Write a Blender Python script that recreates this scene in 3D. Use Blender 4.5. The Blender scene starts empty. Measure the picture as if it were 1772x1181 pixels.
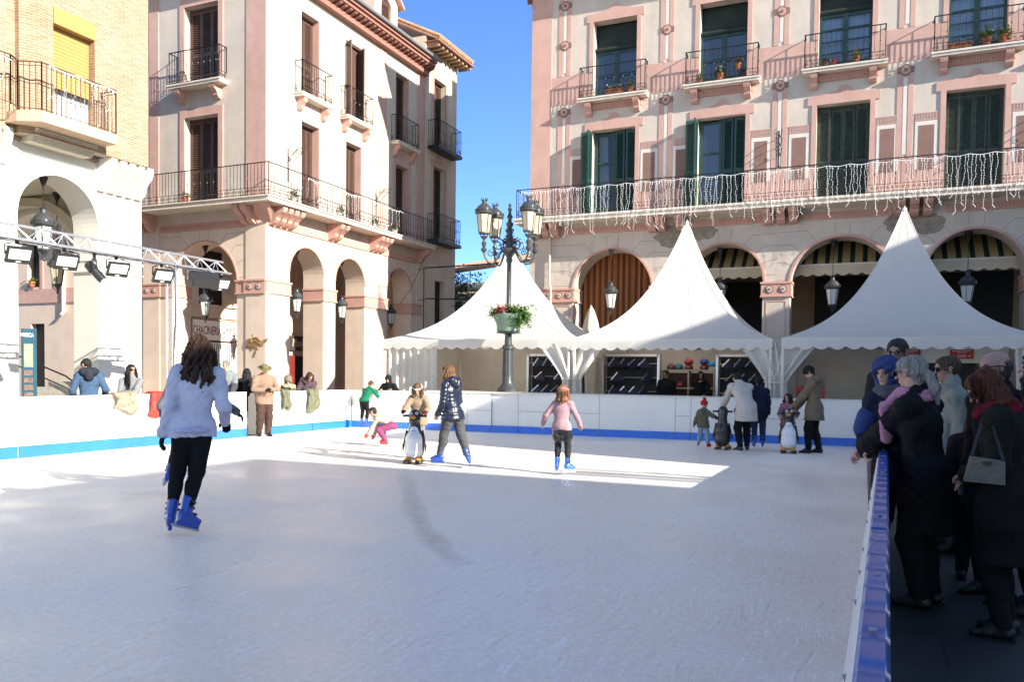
EXPO, SUN_E, SKY_E = 1.52, 4.5, 0.115
import bpy, bmesh, math, random
import numpy as np
from mathutils import Vector, Matrix, Quaternion
from mathutils.geometry import tessellate_polygon
R = math.radians
rnd = random.Random(7)
scene = bpy.context.scene
COL = scene.collection

# ------------------------------------------------------------------ materials
def nodes(name):
    m = bpy.data.materials.new(name); m.use_nodes = True
    nt = m.node_tree; b = nt.nodes['Principled BSDF']
    return m, nt, b
def N(nt, t, **kw):
    n = nt.nodes.new(t)
    for k, v in kw.items():
        if k in n.inputs.keys(): n.inputs[k].default_value = v
        else: setattr(n, k, v)
    return n
def c4(c): return (c[0], c[1], c[2], 1)
def worldpos(nt, scale=(1, 1, 1)):
    g = N(nt, 'ShaderNodeNewGeometry'); mp = N(nt, 'ShaderNodeMapping')
    mp.inputs['Scale'].default_value = scale
    nt.links.new(g.outputs['Position'], mp.inputs['Vector'])
    return mp.outputs['Vector']
def M(name, col, rough=.6, var=.12, scale=2.5, bump=0., bscale=60., metal=0., spec=.5, stain=0., coat=0., trans=0.):
    m, nt, b = nodes(name)
    b.inputs['Roughness'].default_value = rough
    b.inputs['Metallic'].default_value = metal
    b.inputs['Specular IOR Level'].default_value = spec
    b.inputs['Coat Weight'].default_value = coat
    L = nt.links.new
    src = None
    v = worldpos(nt)
    n = N(nt, 'ShaderNodeTexNoise', Scale=scale, Detail=6., Roughness=.65)
    L(v, n.inputs['Vector'])
    mx = N(nt, 'ShaderNodeMix', data_type='RGBA')
    r = N(nt, 'ShaderNodeMapRange'); r.inputs[1].default_value = .3; r.inputs[2].default_value = .7
    L(n.outputs['Fac'], r.inputs['Value']); L(r.outputs[0], mx.inputs['Factor'])
    mx.inputs[6].default_value = c4([max(0, x*(1-var)) for x in col])
    mx.inputs[7].default_value = c4([min(1, x*(1+var)) for x in col])
    out = mx.outputs[2]
    if stain:
        vs = worldpos(nt, (1.6, 1.6, .22))
        n2 = N(nt, 'ShaderNodeTexNoise', Scale=1.3, Detail=8., Roughness=.7); L(vs, n2.inputs['Vector'])
        r2 = N(nt, 'ShaderNodeMapRange'); r2.inputs[1].default_value = .5; r2.inputs[2].default_value = .78
        r2.inputs[3].default_value = 0; r2.inputs[4].default_value = stain
        L(n2.outputs['Fac'], r2.inputs['Value'])
        m2 = N(nt, 'ShaderNodeMix', data_type='RGBA'); L(r2.outputs[0], m2.inputs['Factor']); L(out, m2.inputs[6])
        m2.inputs[7].default_value = c4([col[0]*.55, col[1]*.52, col[2]*.48])
        out = m2.outputs[2]
    L(out, b.inputs['Base Color'])
    if bump:
        nb = N(nt, 'ShaderNodeTexNoise', Scale=bscale, Detail=4.); L(v, nb.inputs['Vector'])
        bp = N(nt, 'ShaderNodeBump', Strength=bump, Distance=.02); L(nb.outputs['Fac'], bp.inputs['Height'])
        L(bp.outputs[0], b.inputs['Normal'])
    return m

# ------------------------------------------------------------------ mesh builder
class MB:
    def __init__(s): s.v = []; s.f = []; s.mi = []; s.cur = 0
    def add(s, vs, fs):
        o = len(s.v); s.v += [tuple(p) for p in vs]
        for f in fs: s.f.append(tuple(i+o for i in f)); s.mi.append(s.cur)
        return s
    def box(s, x0, x1, y0, y1, z0, z1, fr=None):
        vs = [(x, y, z) for z in (z0, z1) for y in (y0, y1) for x in (x0, x1)]
        if fr: vs = [fr(*p) for p in vs]
        return s.add(vs, [(0, 2, 3, 1), (4, 5, 7, 6), (0, 1, 5, 4), (2, 6, 7, 3), (0, 4, 6, 2), (1, 3, 7, 5)])
    def obox(s, c, ax, ay, az):        # oriented box: centre and three half axes
        c, ax, ay, az = map(Vector, (c, ax, ay, az))
        vs = [c+ax*i+ay*j+az*k for k in (-1, 1) for j in (-1, 1) for i in (-1, 1)]
        return s.add(vs, [(0, 2, 3, 1), (4, 5, 7, 6), (0, 1, 5, 4), (2, 6, 7, 3), (0, 4, 6, 2), (1, 3, 7, 5)])
    def tube(s, pts, r, seg=6, cap=True):
        pts = [Vector(p) for p in pts]; n = len(pts); rs = r if isinstance(r, (list, tuple)) else [r]*n
        prev = None; rings = []
        for i, p in enumerate(pts):
            t = (pts[min(i+1, n-1)]-pts[max(i-1, 0)])
            if t.length < 1e-9: t = Vector((0, 0, 1))
            t.normalize()
            if prev is None:
                a = t.orthogonal().normalized()
            else:
                a = prev-t*prev.dot(t)
                a = a.normalized() if a.length > 1e-6 else t.orthogonal().normalized()
            prev = a; b = t.cross(a)
            rings.append([p+(a*math.cos(2*math.pi*k/seg)+b*math.sin(2*math.pi*k/seg))*rs[i] for k in range(seg)])
        vs = [q for rg in rings for q in rg]; fs = []
        for i in range(n-1):
            for k in range(seg):
                fs.append((i*seg+k, i*seg+(k+1) % seg, (i+1)*seg+(k+1) % seg, (i+1)*seg+k))
        if cap: fs += [tuple(range(seg-1, -1, -1)), tuple((n-1)*seg+k for k in range(seg))]
        return s.add(vs, fs)
    def lathe(s, prof, c=(0, 0, 0), seg=16, ph=0., sx=1., sy=1.):
        vs = []; fs = []; n = len(prof)
        for r, z in prof:
            for k in range(seg):
                a = ph+2*math.pi*k/seg
                vs.append((c[0]+r*math.cos(a)*sx, c[1]+r*math.sin(a)*sy, c[2]+z))
        for i in range(n-1):
            for k in range(seg):
                fs.append((i*seg+k, i*seg+(k+1) % seg, (i+1)*seg+(k+1) % seg, (i+1)*seg+k))
        fs += [tuple(range(seg-1, -1, -1)), tuple((n-1)*seg+k for k in range(seg))]
        return s.add(vs, fs)
    def ball(s, c, r, seg=10, rings=6, sz=1.):
        pr = [(max(1e-4, r*math.sin(math.pi*i/rings)), -r*sz*math.cos(math.pi*i/rings)) for i in range(rings+1)]
        return s.lathe(pr, c, seg)
    def wall(s, fr, outline, holes, thick, w0=0.):
        """plate in the frame fr(u, z, w) with loops of (u, z) cut through it"""
        loops = [outline]+holes
        tri = tessellate_polygon([[Vector((u, z, 0)) for u, z in l] for l in loops])
        flat = [p for l in loops for p in l]; n = len(flat)
        vs = [fr(u, z, w0) for u, z in flat]+[fr(u, z, w0-thick) for u, z in flat]
        fs = [tuple(t) for t in tri]+[tuple(i+n for i in reversed(t)) for t in tri]
        o = 0
        for l in loops:
            for i in range(len(l)):
                j = (i+1) % len(l); fs.append((o+i, o+j, o+j+n, o+i+n))
            o += len(l)
        return s.add(vs, fs)
    def prism(s, pts, d):
        """closed polygon of 3D points pushed along vector d"""
        n = len(pts); d = Vector(d); vs = [Vector(p) for p in pts]; vs = vs+[p+d for p in vs]
        return s.add(vs, [tuple(range(n-1, -1, -1)), tuple(range(n, 2*n))]+[(i, (i+1) % n, (i+1) % n+n, i+n) for i in range(n)])
    def build(s, name, mats, parent=None, smooth=False, local=False, recalc=True, angle=None):
        me = bpy.data.meshes.new(name)
        off = Vector((0, 0, 0))
        if parent is not None and not local:
            p = parent
            while p is not None: off += p.location; p = p.parent
        me.from_pydata([(x-off.x, y-off.y, z-off.z) for x, y, z in s.v], [], s.f)
        if not isinstance(mats, (list, tuple)): mats = [mats]
        for m in mats: me.materials.append(m)
        if len(mats) > 1: me.polygons.foreach_set('material_index', s.mi)
        if recalc:
            bm = bmesh.new(); bm.from_mesh(me); bmesh.ops.recalc_face_normals(bm, faces=bm.faces); bm.to_mesh(me); bm.free()
        if smooth:
            me.polygons.foreach_set('use_smooth', [True]*len(me.polygons))
            if angle: me.set_sharp_from_angle(angle=R(angle))
        me.update()
        o = bpy.data.objects.new(name, me); COL.objects.link(o)
        if parent is not None: o.parent = parent
        return o

def build_each(mb, name, mats, parent, join=0):
    """one object per loose piece of the builder (join: faces of consecutive pieces kept together)"""
    par = list(range(len(mb.v)))
    def find(i):
        while par[i] != i: par[i] = par[par[i]]; i = par[i]
        return i
    for f in mb.f:
        for i in f[1:]: par[find(i)] = find(f[0])
    groups = {}
    for f, mi in zip(mb.f, mb.mi): groups.setdefault(find(f[0]), []).append((f, mi))
    gl = list(groups.values())
    if join: gl = [sum(gl[i:i+join], []) for i in range(0, len(gl), join)]
    out = []
    for g in gl:
        idx = {}; q = MB()
        for f, mi in g:
            q.cur = mi; nf = []
            for i in f:
                if i not in idx: idx[i] = len(q.v); q.v.append(mb.v[i])
                nf.append(idx[i])
            q.f.append(tuple(nf)); q.mi.append(mi)
        out.append(q.build(name, mats, parent))
    return out
def tag(o, label=None, cat=None, group=None, kind=None):
    if label: o['label'] = label
    if cat: o['category'] = cat
    if group: o['group'] = group
    if kind: o['kind'] = kind
    return o
def thing(name, label, cat, loc=(0, 0, 0), group=None, rz=0.):
    o = bpy.data.objects.new(name, None); COL.objects.link(o); o.location = loc; o.rotation_euler = (0, 0, rz)
    o.empty_display_size = .2
    return tag(o, label, cat, group)
def dup(o, parent=None, label=None, loc=None, rz=None):
    c = o.copy(); COL.objects.link(c)
    if parent is not None: c.parent = parent
    if label: c['label'] = label
    if loc is not None: c.location = loc
    if rz is not None: c.rotation_euler = (0, 0, rz)
    for ch in list(o.children): dup(ch, c)
    return c
# frames: (u, z, w) -> world; w is outward
def FX(x): return lambda u, z, w: (x+w, u, z)          # facade facing +X, u = Y
def FY(y): return lambda u, z, w: (u, y-w, z)          # facade facing -Y, u = X
def rect(u0, u1, z0, z1): return [(u0, z0), (u1, z0), (u1, z1), (u0, z1)]
def arch(u0, u1, z0, zs, n=20):
    c = (u0+u1)/2; r = (u1-u0)/2
    return [(u0, z0), (u1, z0)]+[(c+r*math.cos(math.pi*i/n), zs+r*math.sin(math.pi*i/n)) for i in range(n+1)]
def fb(mb, fr, u0, u1, z0, z1, w0, w1):
    vs = [fr(u, z, w) for w in (w0, w1) for z in (z0, z1) for u in (u0, u1)]
    return mb.add(vs, [(0, 2, 3, 1), (4, 5, 7, 6), (0, 1, 5, 4), (2, 6, 7, 3), (0, 4, 6, 2), (1, 3, 7, 5)])
def text_mesh(name, body, size, mat, origin, ux, uz, parent=None, sx=1., depth=.006, align='CENTER', shear=0.):
    cu = bpy.data.curves.new(name, 'FONT'); cu.body = body; cu.size = size; cu.extrude = depth/2
    cu.align_x = align; cu.shear = shear
    t = bpy.data.objects.new(name, cu); COL.objects.link(t)
    me = bpy.data.meshes.new_from_object(t.evaluated_get(bpy.context.evaluated_depsgraph_get()))
    bpy.data.objects.remove(t)
    ux = Vector(ux); uz = Vector(uz); un = ux.cross(uz)
    off = Vector((0, 0, 0)); p = parent
    while p is not None: off += p.location; p = p.parent
    for v in me.vertices:
        c = v.co.copy(); v.co = Vector(origin)+ux*c.x*sx+uz*c.y+un*c.z-off
    me.materials.clear(); me.materials.append(mat); me.name = name
    o = bpy.data.objects.new(name, me); COL.objects.link(o)
    if parent: o.parent = parent
    return o
# ------------------------------------------------------------------ camera, light, sky
cam_d = bpy.data.cameras.new('camera'); cam = bpy.data.objects.new('camera', cam_d); COL.objects.link(cam)
cam_d.sensor_width = 36; cam_d.lens = 36*1400/1772; cam_d.clip_end = 2000; cam_d.clip_start = .05
cam_d.shift_y = (696-590.5)/1772
_y, _p, _r = R(23.5), R(-1.96), .0126
_f = Vector((-math.sin(_y)*math.cos(_p), math.cos(_y)*math.cos(_p), math.sin(_p)))
_r0 = Vector((math.cos(_y), math.sin(_y), 0)); _u0 = _r0.cross(_f)
_rt = _r0*math.cos(_r)+_u0*math.sin(_r); _up = _u0*math.cos(_r)-_r0*math.sin(_r)
cam.matrix_world = Matrix(((_rt.x, _up.x, -_f.x, 0), (_rt.y, _up.y, -_f.y, 0), (_rt.z, _up.z, -_f.z, 1.5), (0, 0, 0, 1)))
scene.camera = cam
scene.view_settings.view_transform = 'Standard'; scene.view_settings.look = 'None'
scene.view_settings.gamma = 1; scene.view_settings.use_curve_mapping = False
scene.view_settings.exposure = EXPO
SUN = Vector((-1, .25, -.43)).normalized()
sl = bpy.data.lights.new('sun', 'SUN'); sl.energy = SUN_E; sl.angle = R(.5); sl.color = (1, .93, .82)
so = bpy.data.objects.new('sun', sl); COL.objects.link(so)
so.rotation_euler = SUN.to_track_quat('-Z', 'Y').to_euler(); so.location = (40, -10, 30)
w = bpy.data.worlds.new('World'); scene.world = w; w.use_nodes = True
nt = w.node_tree; bg = nt.nodes['Background']
sk = nt.nodes.new('ShaderNodeTexSky'); sk.sky_type = 'NISHITA'; sk.sun_disc = False
sk.sun_elevation = math.asin(-SUN.z); sk.sun_rotation = math.atan2(-SUN.x, -SUN.y)
sk.altitude = 450; sk.air_density = 0.9; sk.dust_density = 0.0; sk.ozone_density = 4.5
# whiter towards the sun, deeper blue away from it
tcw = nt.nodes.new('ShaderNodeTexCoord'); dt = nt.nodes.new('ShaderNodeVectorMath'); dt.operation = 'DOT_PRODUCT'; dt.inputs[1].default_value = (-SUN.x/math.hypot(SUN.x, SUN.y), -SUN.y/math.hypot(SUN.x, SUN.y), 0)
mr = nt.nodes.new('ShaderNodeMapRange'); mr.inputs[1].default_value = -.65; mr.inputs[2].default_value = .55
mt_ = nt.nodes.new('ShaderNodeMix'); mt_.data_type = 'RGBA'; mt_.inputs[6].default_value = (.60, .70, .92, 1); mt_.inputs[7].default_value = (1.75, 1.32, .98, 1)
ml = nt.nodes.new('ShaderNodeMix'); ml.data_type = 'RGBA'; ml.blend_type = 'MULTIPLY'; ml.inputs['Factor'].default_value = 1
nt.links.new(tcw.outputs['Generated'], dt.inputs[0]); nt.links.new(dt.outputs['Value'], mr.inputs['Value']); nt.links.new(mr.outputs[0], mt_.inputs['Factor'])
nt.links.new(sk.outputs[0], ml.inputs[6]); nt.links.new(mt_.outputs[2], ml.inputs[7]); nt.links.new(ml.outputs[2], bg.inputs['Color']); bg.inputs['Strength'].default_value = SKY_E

# ------------------------------------------------------------------ material set
m_cream = M('cream_stucco', (.53, .455, .385), .8, .10, 1.5, .25, 30, stain=.34)
m_sand = M('sand_stucco', (.62, .49, .39), .8, .08, 1.5, .25, 30, stain=.25)
m_pink = M('pink_stucco', (.51, .315, .26), .8, .10, 1.8, .25, 30, stain=.32)
m_pinkd = M('salmon_trim', (.52, .295, .235), .75, .08, 3, .2, 40, stain=.15)
m_white = M('white_stucco', (.74, .71, .64), .8, .05, 1.2, .2, 30, stain=.1)
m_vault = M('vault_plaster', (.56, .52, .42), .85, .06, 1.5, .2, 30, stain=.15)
m_brown = M('brown_paint', (.22, .125, .10), .8, .12, 3, .2, 40)
m_line = M('joint_line', (.36, .25, .20), .8, .1)
m_stone = M('pale_stone', (.66, .58, .49), .7, .12, 5, .3, 50, stain=.3)
m_bare = M('bare_render', (.26, .22, .17), .9, .35, 6, .8, 25, stain=.3)
m_iron = M('black_iron', (.018, .018, .02), .45, .2, 8, 0, metal=.3)
m_lampiron = M('grey_painted_iron', (.055, .06, .065), .42, .25, 9, .1, 60, metal=.2)
m_shut = M('dark_brown_shutter', (.075, .038, .027), .6, .25, 5, .2, 80)
m_green = M('dark_green_paint', (.012, .045, .035), .4, .3, 6, .15, 60)
m_oldgreen = M('weathered_green_paint', (.035, .05, .035), .7, .5, 9, .4, 60)
m_dark = M('dark_interior', (.012, .011, .011), .7, .3)
m_cornice = M('brown_cornice', (.27, .125, .095), .7, .12, 4, .2, 50)
m_gutter = M('grey_gutter', (.16, .17, .17), .45, .15)
m_tile = M('clay_tile', (.42, .25, .15), .85, .35, 3, .4, 30)
m_plastic = M('white_board_plastic', (.80, .775, .73), .3, .04, 1.2, .05, 8, spec=.5, stain=.12)
def scuff(m, c, amt, sc=(2.2, 2.2, 26)):
    nt = m.node_tree; b = nt.nodes['Principled BSDF']; src = b.inputs['Base Color'].links[0].from_socket; L = nt.links.new
    n = N(nt, 'ShaderNodeTexNoise', Scale=1.6, Detail=7., Roughness=.75, Distortion=.6); L(worldpos(nt, sc), n.inputs['Vector'])
    r = N(nt, 'ShaderNodeMapRange'); r.inputs[1].default_value = .60; r.inputs[2].default_value = .74; r.inputs[4].default_value = amt; L(n.outputs['Fac'], r.inputs['Value'])
    mx = N(nt, 'ShaderNodeMix', data_type='RGBA'); L(r.outputs[0], mx.inputs['Factor']); L(src, mx.inputs[6]); mx.inputs[7].default_value = c4(c); L(mx.outputs[2], b.inputs['Base Color'])
scuff(m_plastic, (.33, .34, .36), .55)
m_seam = M('board_seam', (.25, .28, .30), .5, .1)
m_blue = M('blue_plastic', (.022, .155, .66), .25, .1, 2, .05, 10, spec=.5, coat=.3)
m_capblue = M('cap_blue_plastic', (.008, .095, .36), .24, .15, 3, .06, 10, spec=.5)
m_alu = M('aluminium', (.62, .63, .65), .35, .1, 8, metal=.85)
m_steel = M('steel', (.55, .56, .58), .3, .1, 8, metal=.9)
m_canvas = M('white_canvas', (.86, .84, .79), .5, .03, 2, .12, 12)
def translucent(m, fac):
    nt = m.node_tree; b = nt.nodes['Principled BSDF']; t = N(nt, 'ShaderNodeBsdfTranslucent'); t.inputs[0].default_value = (.85, .82, .76, 1)
    mx = N(nt, 'ShaderNodeMixShader'); mx.inputs[0].default_value = fac; L = nt.links.new
    L(b.outputs[0], mx.inputs[1]); L(t.outputs[0], mx.inputs[2]); L(mx.outputs[0], nt.nodes['Material Output'].inputs['Surface'])
translucent(m_canvas, .42)
m_tarp = M('grey_tarp', (.68, .62, .53), .6, .08, 1.5, .25, 6)
m_bulb = M('white_wire', (.85, .85, .84), .4, .02)
m_blk = M('black_plastic', (.015, .015, .017), .4, .2)
m_lens = M('pale_lens', (.62, .70, .66), .12, .05, 6)
m_terra = M('terracotta', (.42, .13, .06), .75, .15, 9)
m_wood = M('worn_wood', (.30, .19, .11), .65, .3, 8, .3, 40)
m_red = M('red_paint', (.42, .03, .025), .45, .1)
m_lett = M('white_lettering', (.8, .8, .78), .6, .02)

def glass_mat(name, tint=(.02, .025, .03), ior=1.9, rough=.02):
    m, nt, b = nodes(name)
    b.inputs['Base Color'].default_value = c4(tint); b.inputs['Roughness'].default_value = rough
    b.inputs['IOR'].default_value = ior
    nz = N(nt, 'ShaderNodeTexNoise', Scale=1.4, Detail=2.); nt.links.new(worldpos(nt), nz.inputs['Vector'])
    bp = N(nt, 'ShaderNodeBump', Strength=.05, Distance=.05); nt.links.new(nz.outputs[0], bp.inputs['Height'])
    nt.links.new(bp.outputs[0], b.inputs['Normal'])
    return m
m_glass = glass_mat('dark_window_glass', (.012, .018, .035), 2.0)
def thin_glass():
    m, nt, b = nodes('clear_window_glass')
    tr = N(nt, 'ShaderNodeBsdfTransparent'); tr.inputs[0].default_value = (.75, .82, .9, 1)
    gl = N(nt, 'ShaderNodeBsdfGlossy', Roughness=.02); fr = N(nt, 'ShaderNodeFresnel', IOR=1.6)
    mx = N(nt, 'ShaderNodeMixShader'); L = nt.links.new
    L(fr.outputs[0], mx.inputs[0]); L(tr.outputs[0], mx.inputs[1]); L(gl.outputs[0], mx.inputs[2])
    L(mx.outputs[0], nt.nodes['Material Output'].inputs['Surface'])
    return m
m_clear = thin_glass()
def frosted(name, col):
    m, nt, b = nodes(name)
    b.inputs['Base Color'].default_value = c4(col); b.inputs['Roughness'].default_value = .35
    b.inputs['Transmission Weight'].default_value = .25; b.inputs['Subsurface Weight'].default_value = .0
    return m
m_lampglass = frosted('yellowed_lamp_glass', (.66, .57, .40))
m_lampwhite = frosted('frosted_lamp_glass', (.74, .76, .74))

def brick_mat():
    m, nt, b = nodes('ochre_brick'); L = nt.links.new
    b.inputs['Roughness'].default_value = .85
    g = N(nt, 'ShaderNodeNewGeometry'); sp = N(nt, 'ShaderNodeSeparateXYZ'); L(g.outputs['Position'], sp.inputs[0])
    ad = N(nt, 'ShaderNodeMath', operation='ADD'); L(sp.outputs[0], ad.inputs[0]); L(sp.outputs[1], ad.inputs[1])
    cb = N(nt, 'ShaderNodeCombineXYZ'); L(ad.outputs[0], cb.inputs[0]); L(sp.outputs[2], cb.inputs[1])
    bt = N(nt, 'ShaderNodeTexBrick', Scale=1.); L(cb.outputs[0], bt.inputs['Vector'])
    bt.inputs['Brick Width'].default_value = .25; bt.inputs['Row Height'].default_value = .062
    bt.inputs['Mortar Size'].default_value = .008; bt.inputs['Bias'].default_value = .1
    bt.inputs['Color1'].default_value = (.35, .245, .155, 1); bt.inputs['Color2'].default_value = (.29, .175, .10, 1)
    bt.inputs['Mortar'].default_value = (.43, .36, .275, 1)
    nz = N(nt, 'ShaderNodeTexNoise', Scale=1.2, Detail=6.); L(g.outputs['Position'], nz.inputs['Vector'])
    mx = N(nt, 'ShaderNodeMix', data_type='RGBA', blend_type='MULTIPLY'); mx.inputs['Factor'].default_value = .5
    L(bt.outputs['Color'], mx.inputs[6]); cr = N(nt, 'ShaderNodeValToRGB'); L(nz.outputs['Fac'], cr.inputs[0])
    cr.color_ramp.elements[0].position = .3; cr.color_ramp.elements[0].color = (.7, .62, .55, 1)
    cr.color_ramp.elements[1].position = .7; cr.color_ramp.elements[1].color = (1.15, 1.1, 1.05, 1)
    L(cr.outputs[0], mx.inputs[7]); L(mx.outputs[2], b.inputs['Base Color'])
    bp = N(nt, 'ShaderNodeBump', Strength=.5, Distance=.01); L(bt.outputs['Fac'], bp.inputs['Height']); bp.invert = True
    L(bp.outputs[0], b.inputs['Normal'])
    return m
m_brick = brick_mat()

def stripes(name, ca, cb_, period, axis=0, duty=.5, third=None):
    m, nt, b = nodes(name); L = nt.links.new; b.inputs['Roughness'].default_value = .75
    g = N(nt, 'ShaderNodeNewGeometry'); sp = N(nt, 'ShaderNodeSeparateXYZ'); L(g.outputs['Position'], sp.inputs[0])
    d = N(nt, 'ShaderNodeMath', operation='DIVIDE'); L(sp.outputs[axis], d.inputs[0]); d.inputs[1].default_value = period
    fr = N(nt, 'ShaderNodeMath', operation='FRACT'); L(d.outputs[0], fr.inputs[0])
    cr = N(nt, 'ShaderNodeValToRGB'); cr.color_ramp.interpolation = 'CONSTANT'; L(fr.outputs[0], cr.inputs[0])
    cr.color_ramp.elements[0].color = c4(ca); cr.color_ramp.elements[1].position = duty; cr.color_ramp.elements[1].color = c4(cb_)
    if third:
        e = cr.color_ramp.elements.new(third[0]); e.color = c4(third[1])
    L(cr.outputs[0], b.inputs['Base Color'])
    return m
m_stripe = stripes('orange_striped_canvas', (.34, .12, .03), (.10, .035, .012), .21)
m_awn = stripes('green_cream_striped_canvas', (.50, .38, .18), (.012, .03, .022), .36, 0, .62)
m_awnv = M('cream_canvas', (.58, .50, .36), .75, .08)

def ice_mat():
    m, nt, b = nodes('skated_ice'); L = nt.links.new
    g = N(nt, 'ShaderNodeNewGeometry')
    def strokes(layers, lo, hi):
        acc = None
        for rot, sc, st in layers:
            mp = N(nt, 'ShaderNodeMapping'); mp.inputs['Rotation'].default_value = (0, 0, rot); mp.inputs['Scale'].default_value = (sc, sc*st, 1); mp.inputs['Location'].default_value = (rot*3, sc, 0)
            wv = N(nt, 'ShaderNodeTexNoise', Scale=.9, Detail=0.); L(g.outputs['Position'], wv.inputs['Vector'])
            mv = N(nt, 'ShaderNodeMix', data_type='RGBA', blend_type='ADD'); mv.inputs['Factor'].default_value = .3
            L(g.outputs['Position'], mv.inputs[6]); L(wv.outputs['Color'], mv.inputs[7]); L(mv.outputs[2], mp.inputs['Vector'])
            n = N(nt, 'ShaderNodeTexNoise', Scale=1., Detail=1.); L(mp.outputs[0], n.inputs['Vector'])
            r = N(nt, 'ShaderNodeMapRange'); r.inputs[1].default_value = lo; r.inputs[2].default_value = hi; L(n.outputs['Fac'], r.inputs['Value'])
            if acc is None: acc = r.outputs[0]
            else:
                mm = N(nt, 'ShaderNodeMath', operation='MAXIMUM'); L(acc, mm.inputs[0]); L(r.outputs[0], mm.inputs[1]); acc = mm.outputs[0]
        return acc
    acc = strokes(((.25, 48, .06), (1.15, 42, .07), (2.05, 55, .05), (2.75, 38, .06), (.7, 32, .04), (1.65, 64, .09)), .66, .76)
    dark = strokes(((.5, 40, .05), (1.45, 36, .045), (2.4, 46, .06)), .69, .80)
    n1 = N(nt, 'ShaderNodeTexNoise', Scale=.45, Detail=7., Roughness=.65); L(g.outputs['Position'], n1.inputs['Vector'])
    n2 = N(nt, 'ShaderNodeTexNoise', Scale=24., Detail=6., Roughness=.7); L(g.outputs['Position'], n2.inputs['Vector'])
    cr = N(nt, 'ShaderNodeValToRGB'); L(n1.outputs['Fac'], cr.inputs[0])
    cr.color_ramp.elements[0].position = .32; cr.color_ramp.elements[0].color = (.85, .765, .64, 1)
    cr.color_ramp.elements[1].position = .62; cr.color_ramp.elements[1].color = (.95, .875, .755, 1)
    mx = N(nt, 'ShaderNodeMix', data_type='RGBA'); L(cr.outputs[0], mx.inputs[6]); mx.inputs[7].default_value = (.97, .94, .88, 1)
    fm = N(nt, 'ShaderNodeMath', operation='MULTIPLY'); L(acc, fm.inputs[0]); fm.inputs[1].default_value = .9; L(fm.outputs[0], mx.inputs['Factor'])
    d2 = N(nt, 'ShaderNodeMath', operation='MULTIPLY'); L(dark, d2.inputs[0]); d2.inputs[1].default_value = .4
    md = N(nt, 'ShaderNodeMix', data_type='RGBA'); L(d2.outputs[0], md.inputs['Factor']); L(mx.outputs[2], md.inputs[6]); md.inputs[7].default_value = (.40, .38, .35, 1); mx = md
    m3 = N(nt, 'ShaderNodeMix', data_type='RGBA', blend_type='MULTIPLY'); m3.inputs['Factor'].default_value = .5
    L(mx.outputs[2], m3.inputs[6]); r3 = N(nt, 'ShaderNodeMapRange'); r3.inputs[1].default_value = .3; r3.inputs[2].default_value = .7; r3.inputs[3].default_value = .62; r3.inputs[4].default_value = 1.18
    L(n2.outputs['Fac'], r3.inputs['Value']); L(r3.outputs[0], m3.inputs[7]); L(m3.outputs[2], b.inputs['Base Color'])
    rr = N(nt, 'ShaderNodeMapRange'); rr.inputs[1].default_value = .35; rr.inputs[2].default_value = .65; rr.inputs[3].default_value = .30; rr.inputs[4].default_value = .6
    L(n1.outputs['Fac'], rr.inputs['Value']); L(rr.outputs[0], b.inputs['Roughness'])
    b.inputs['Specular IOR Level'].default_value = .4
    ha = N(nt, 'ShaderNodeMath', operation='ADD'); L(acc, ha.inputs[0]); L(n2.outputs['Fac'], ha.inputs[1])
    bp = N(nt, 'ShaderNodeBump', Strength=.25, Distance=.006); L(ha.outputs[0], bp.inputs['Height']); L(bp.outputs[0], b.inputs['Normal'])
    return m
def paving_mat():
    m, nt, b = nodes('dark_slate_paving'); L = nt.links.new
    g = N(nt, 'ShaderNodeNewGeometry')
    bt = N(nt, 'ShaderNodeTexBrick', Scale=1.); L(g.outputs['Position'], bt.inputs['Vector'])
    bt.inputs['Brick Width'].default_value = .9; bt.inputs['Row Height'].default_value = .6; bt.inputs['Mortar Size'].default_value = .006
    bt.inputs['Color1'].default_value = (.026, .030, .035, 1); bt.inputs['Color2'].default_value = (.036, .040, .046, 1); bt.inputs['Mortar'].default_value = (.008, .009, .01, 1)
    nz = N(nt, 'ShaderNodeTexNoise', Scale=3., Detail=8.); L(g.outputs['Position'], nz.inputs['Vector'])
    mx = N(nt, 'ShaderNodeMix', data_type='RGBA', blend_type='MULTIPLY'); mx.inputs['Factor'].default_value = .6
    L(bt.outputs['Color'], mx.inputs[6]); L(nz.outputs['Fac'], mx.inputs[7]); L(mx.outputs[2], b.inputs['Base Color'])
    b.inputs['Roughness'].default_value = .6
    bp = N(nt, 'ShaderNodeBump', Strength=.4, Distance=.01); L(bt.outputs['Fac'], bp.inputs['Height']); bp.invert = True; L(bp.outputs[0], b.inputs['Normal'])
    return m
m_ice = ice_mat(); m_pave = paving_mat()

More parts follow.
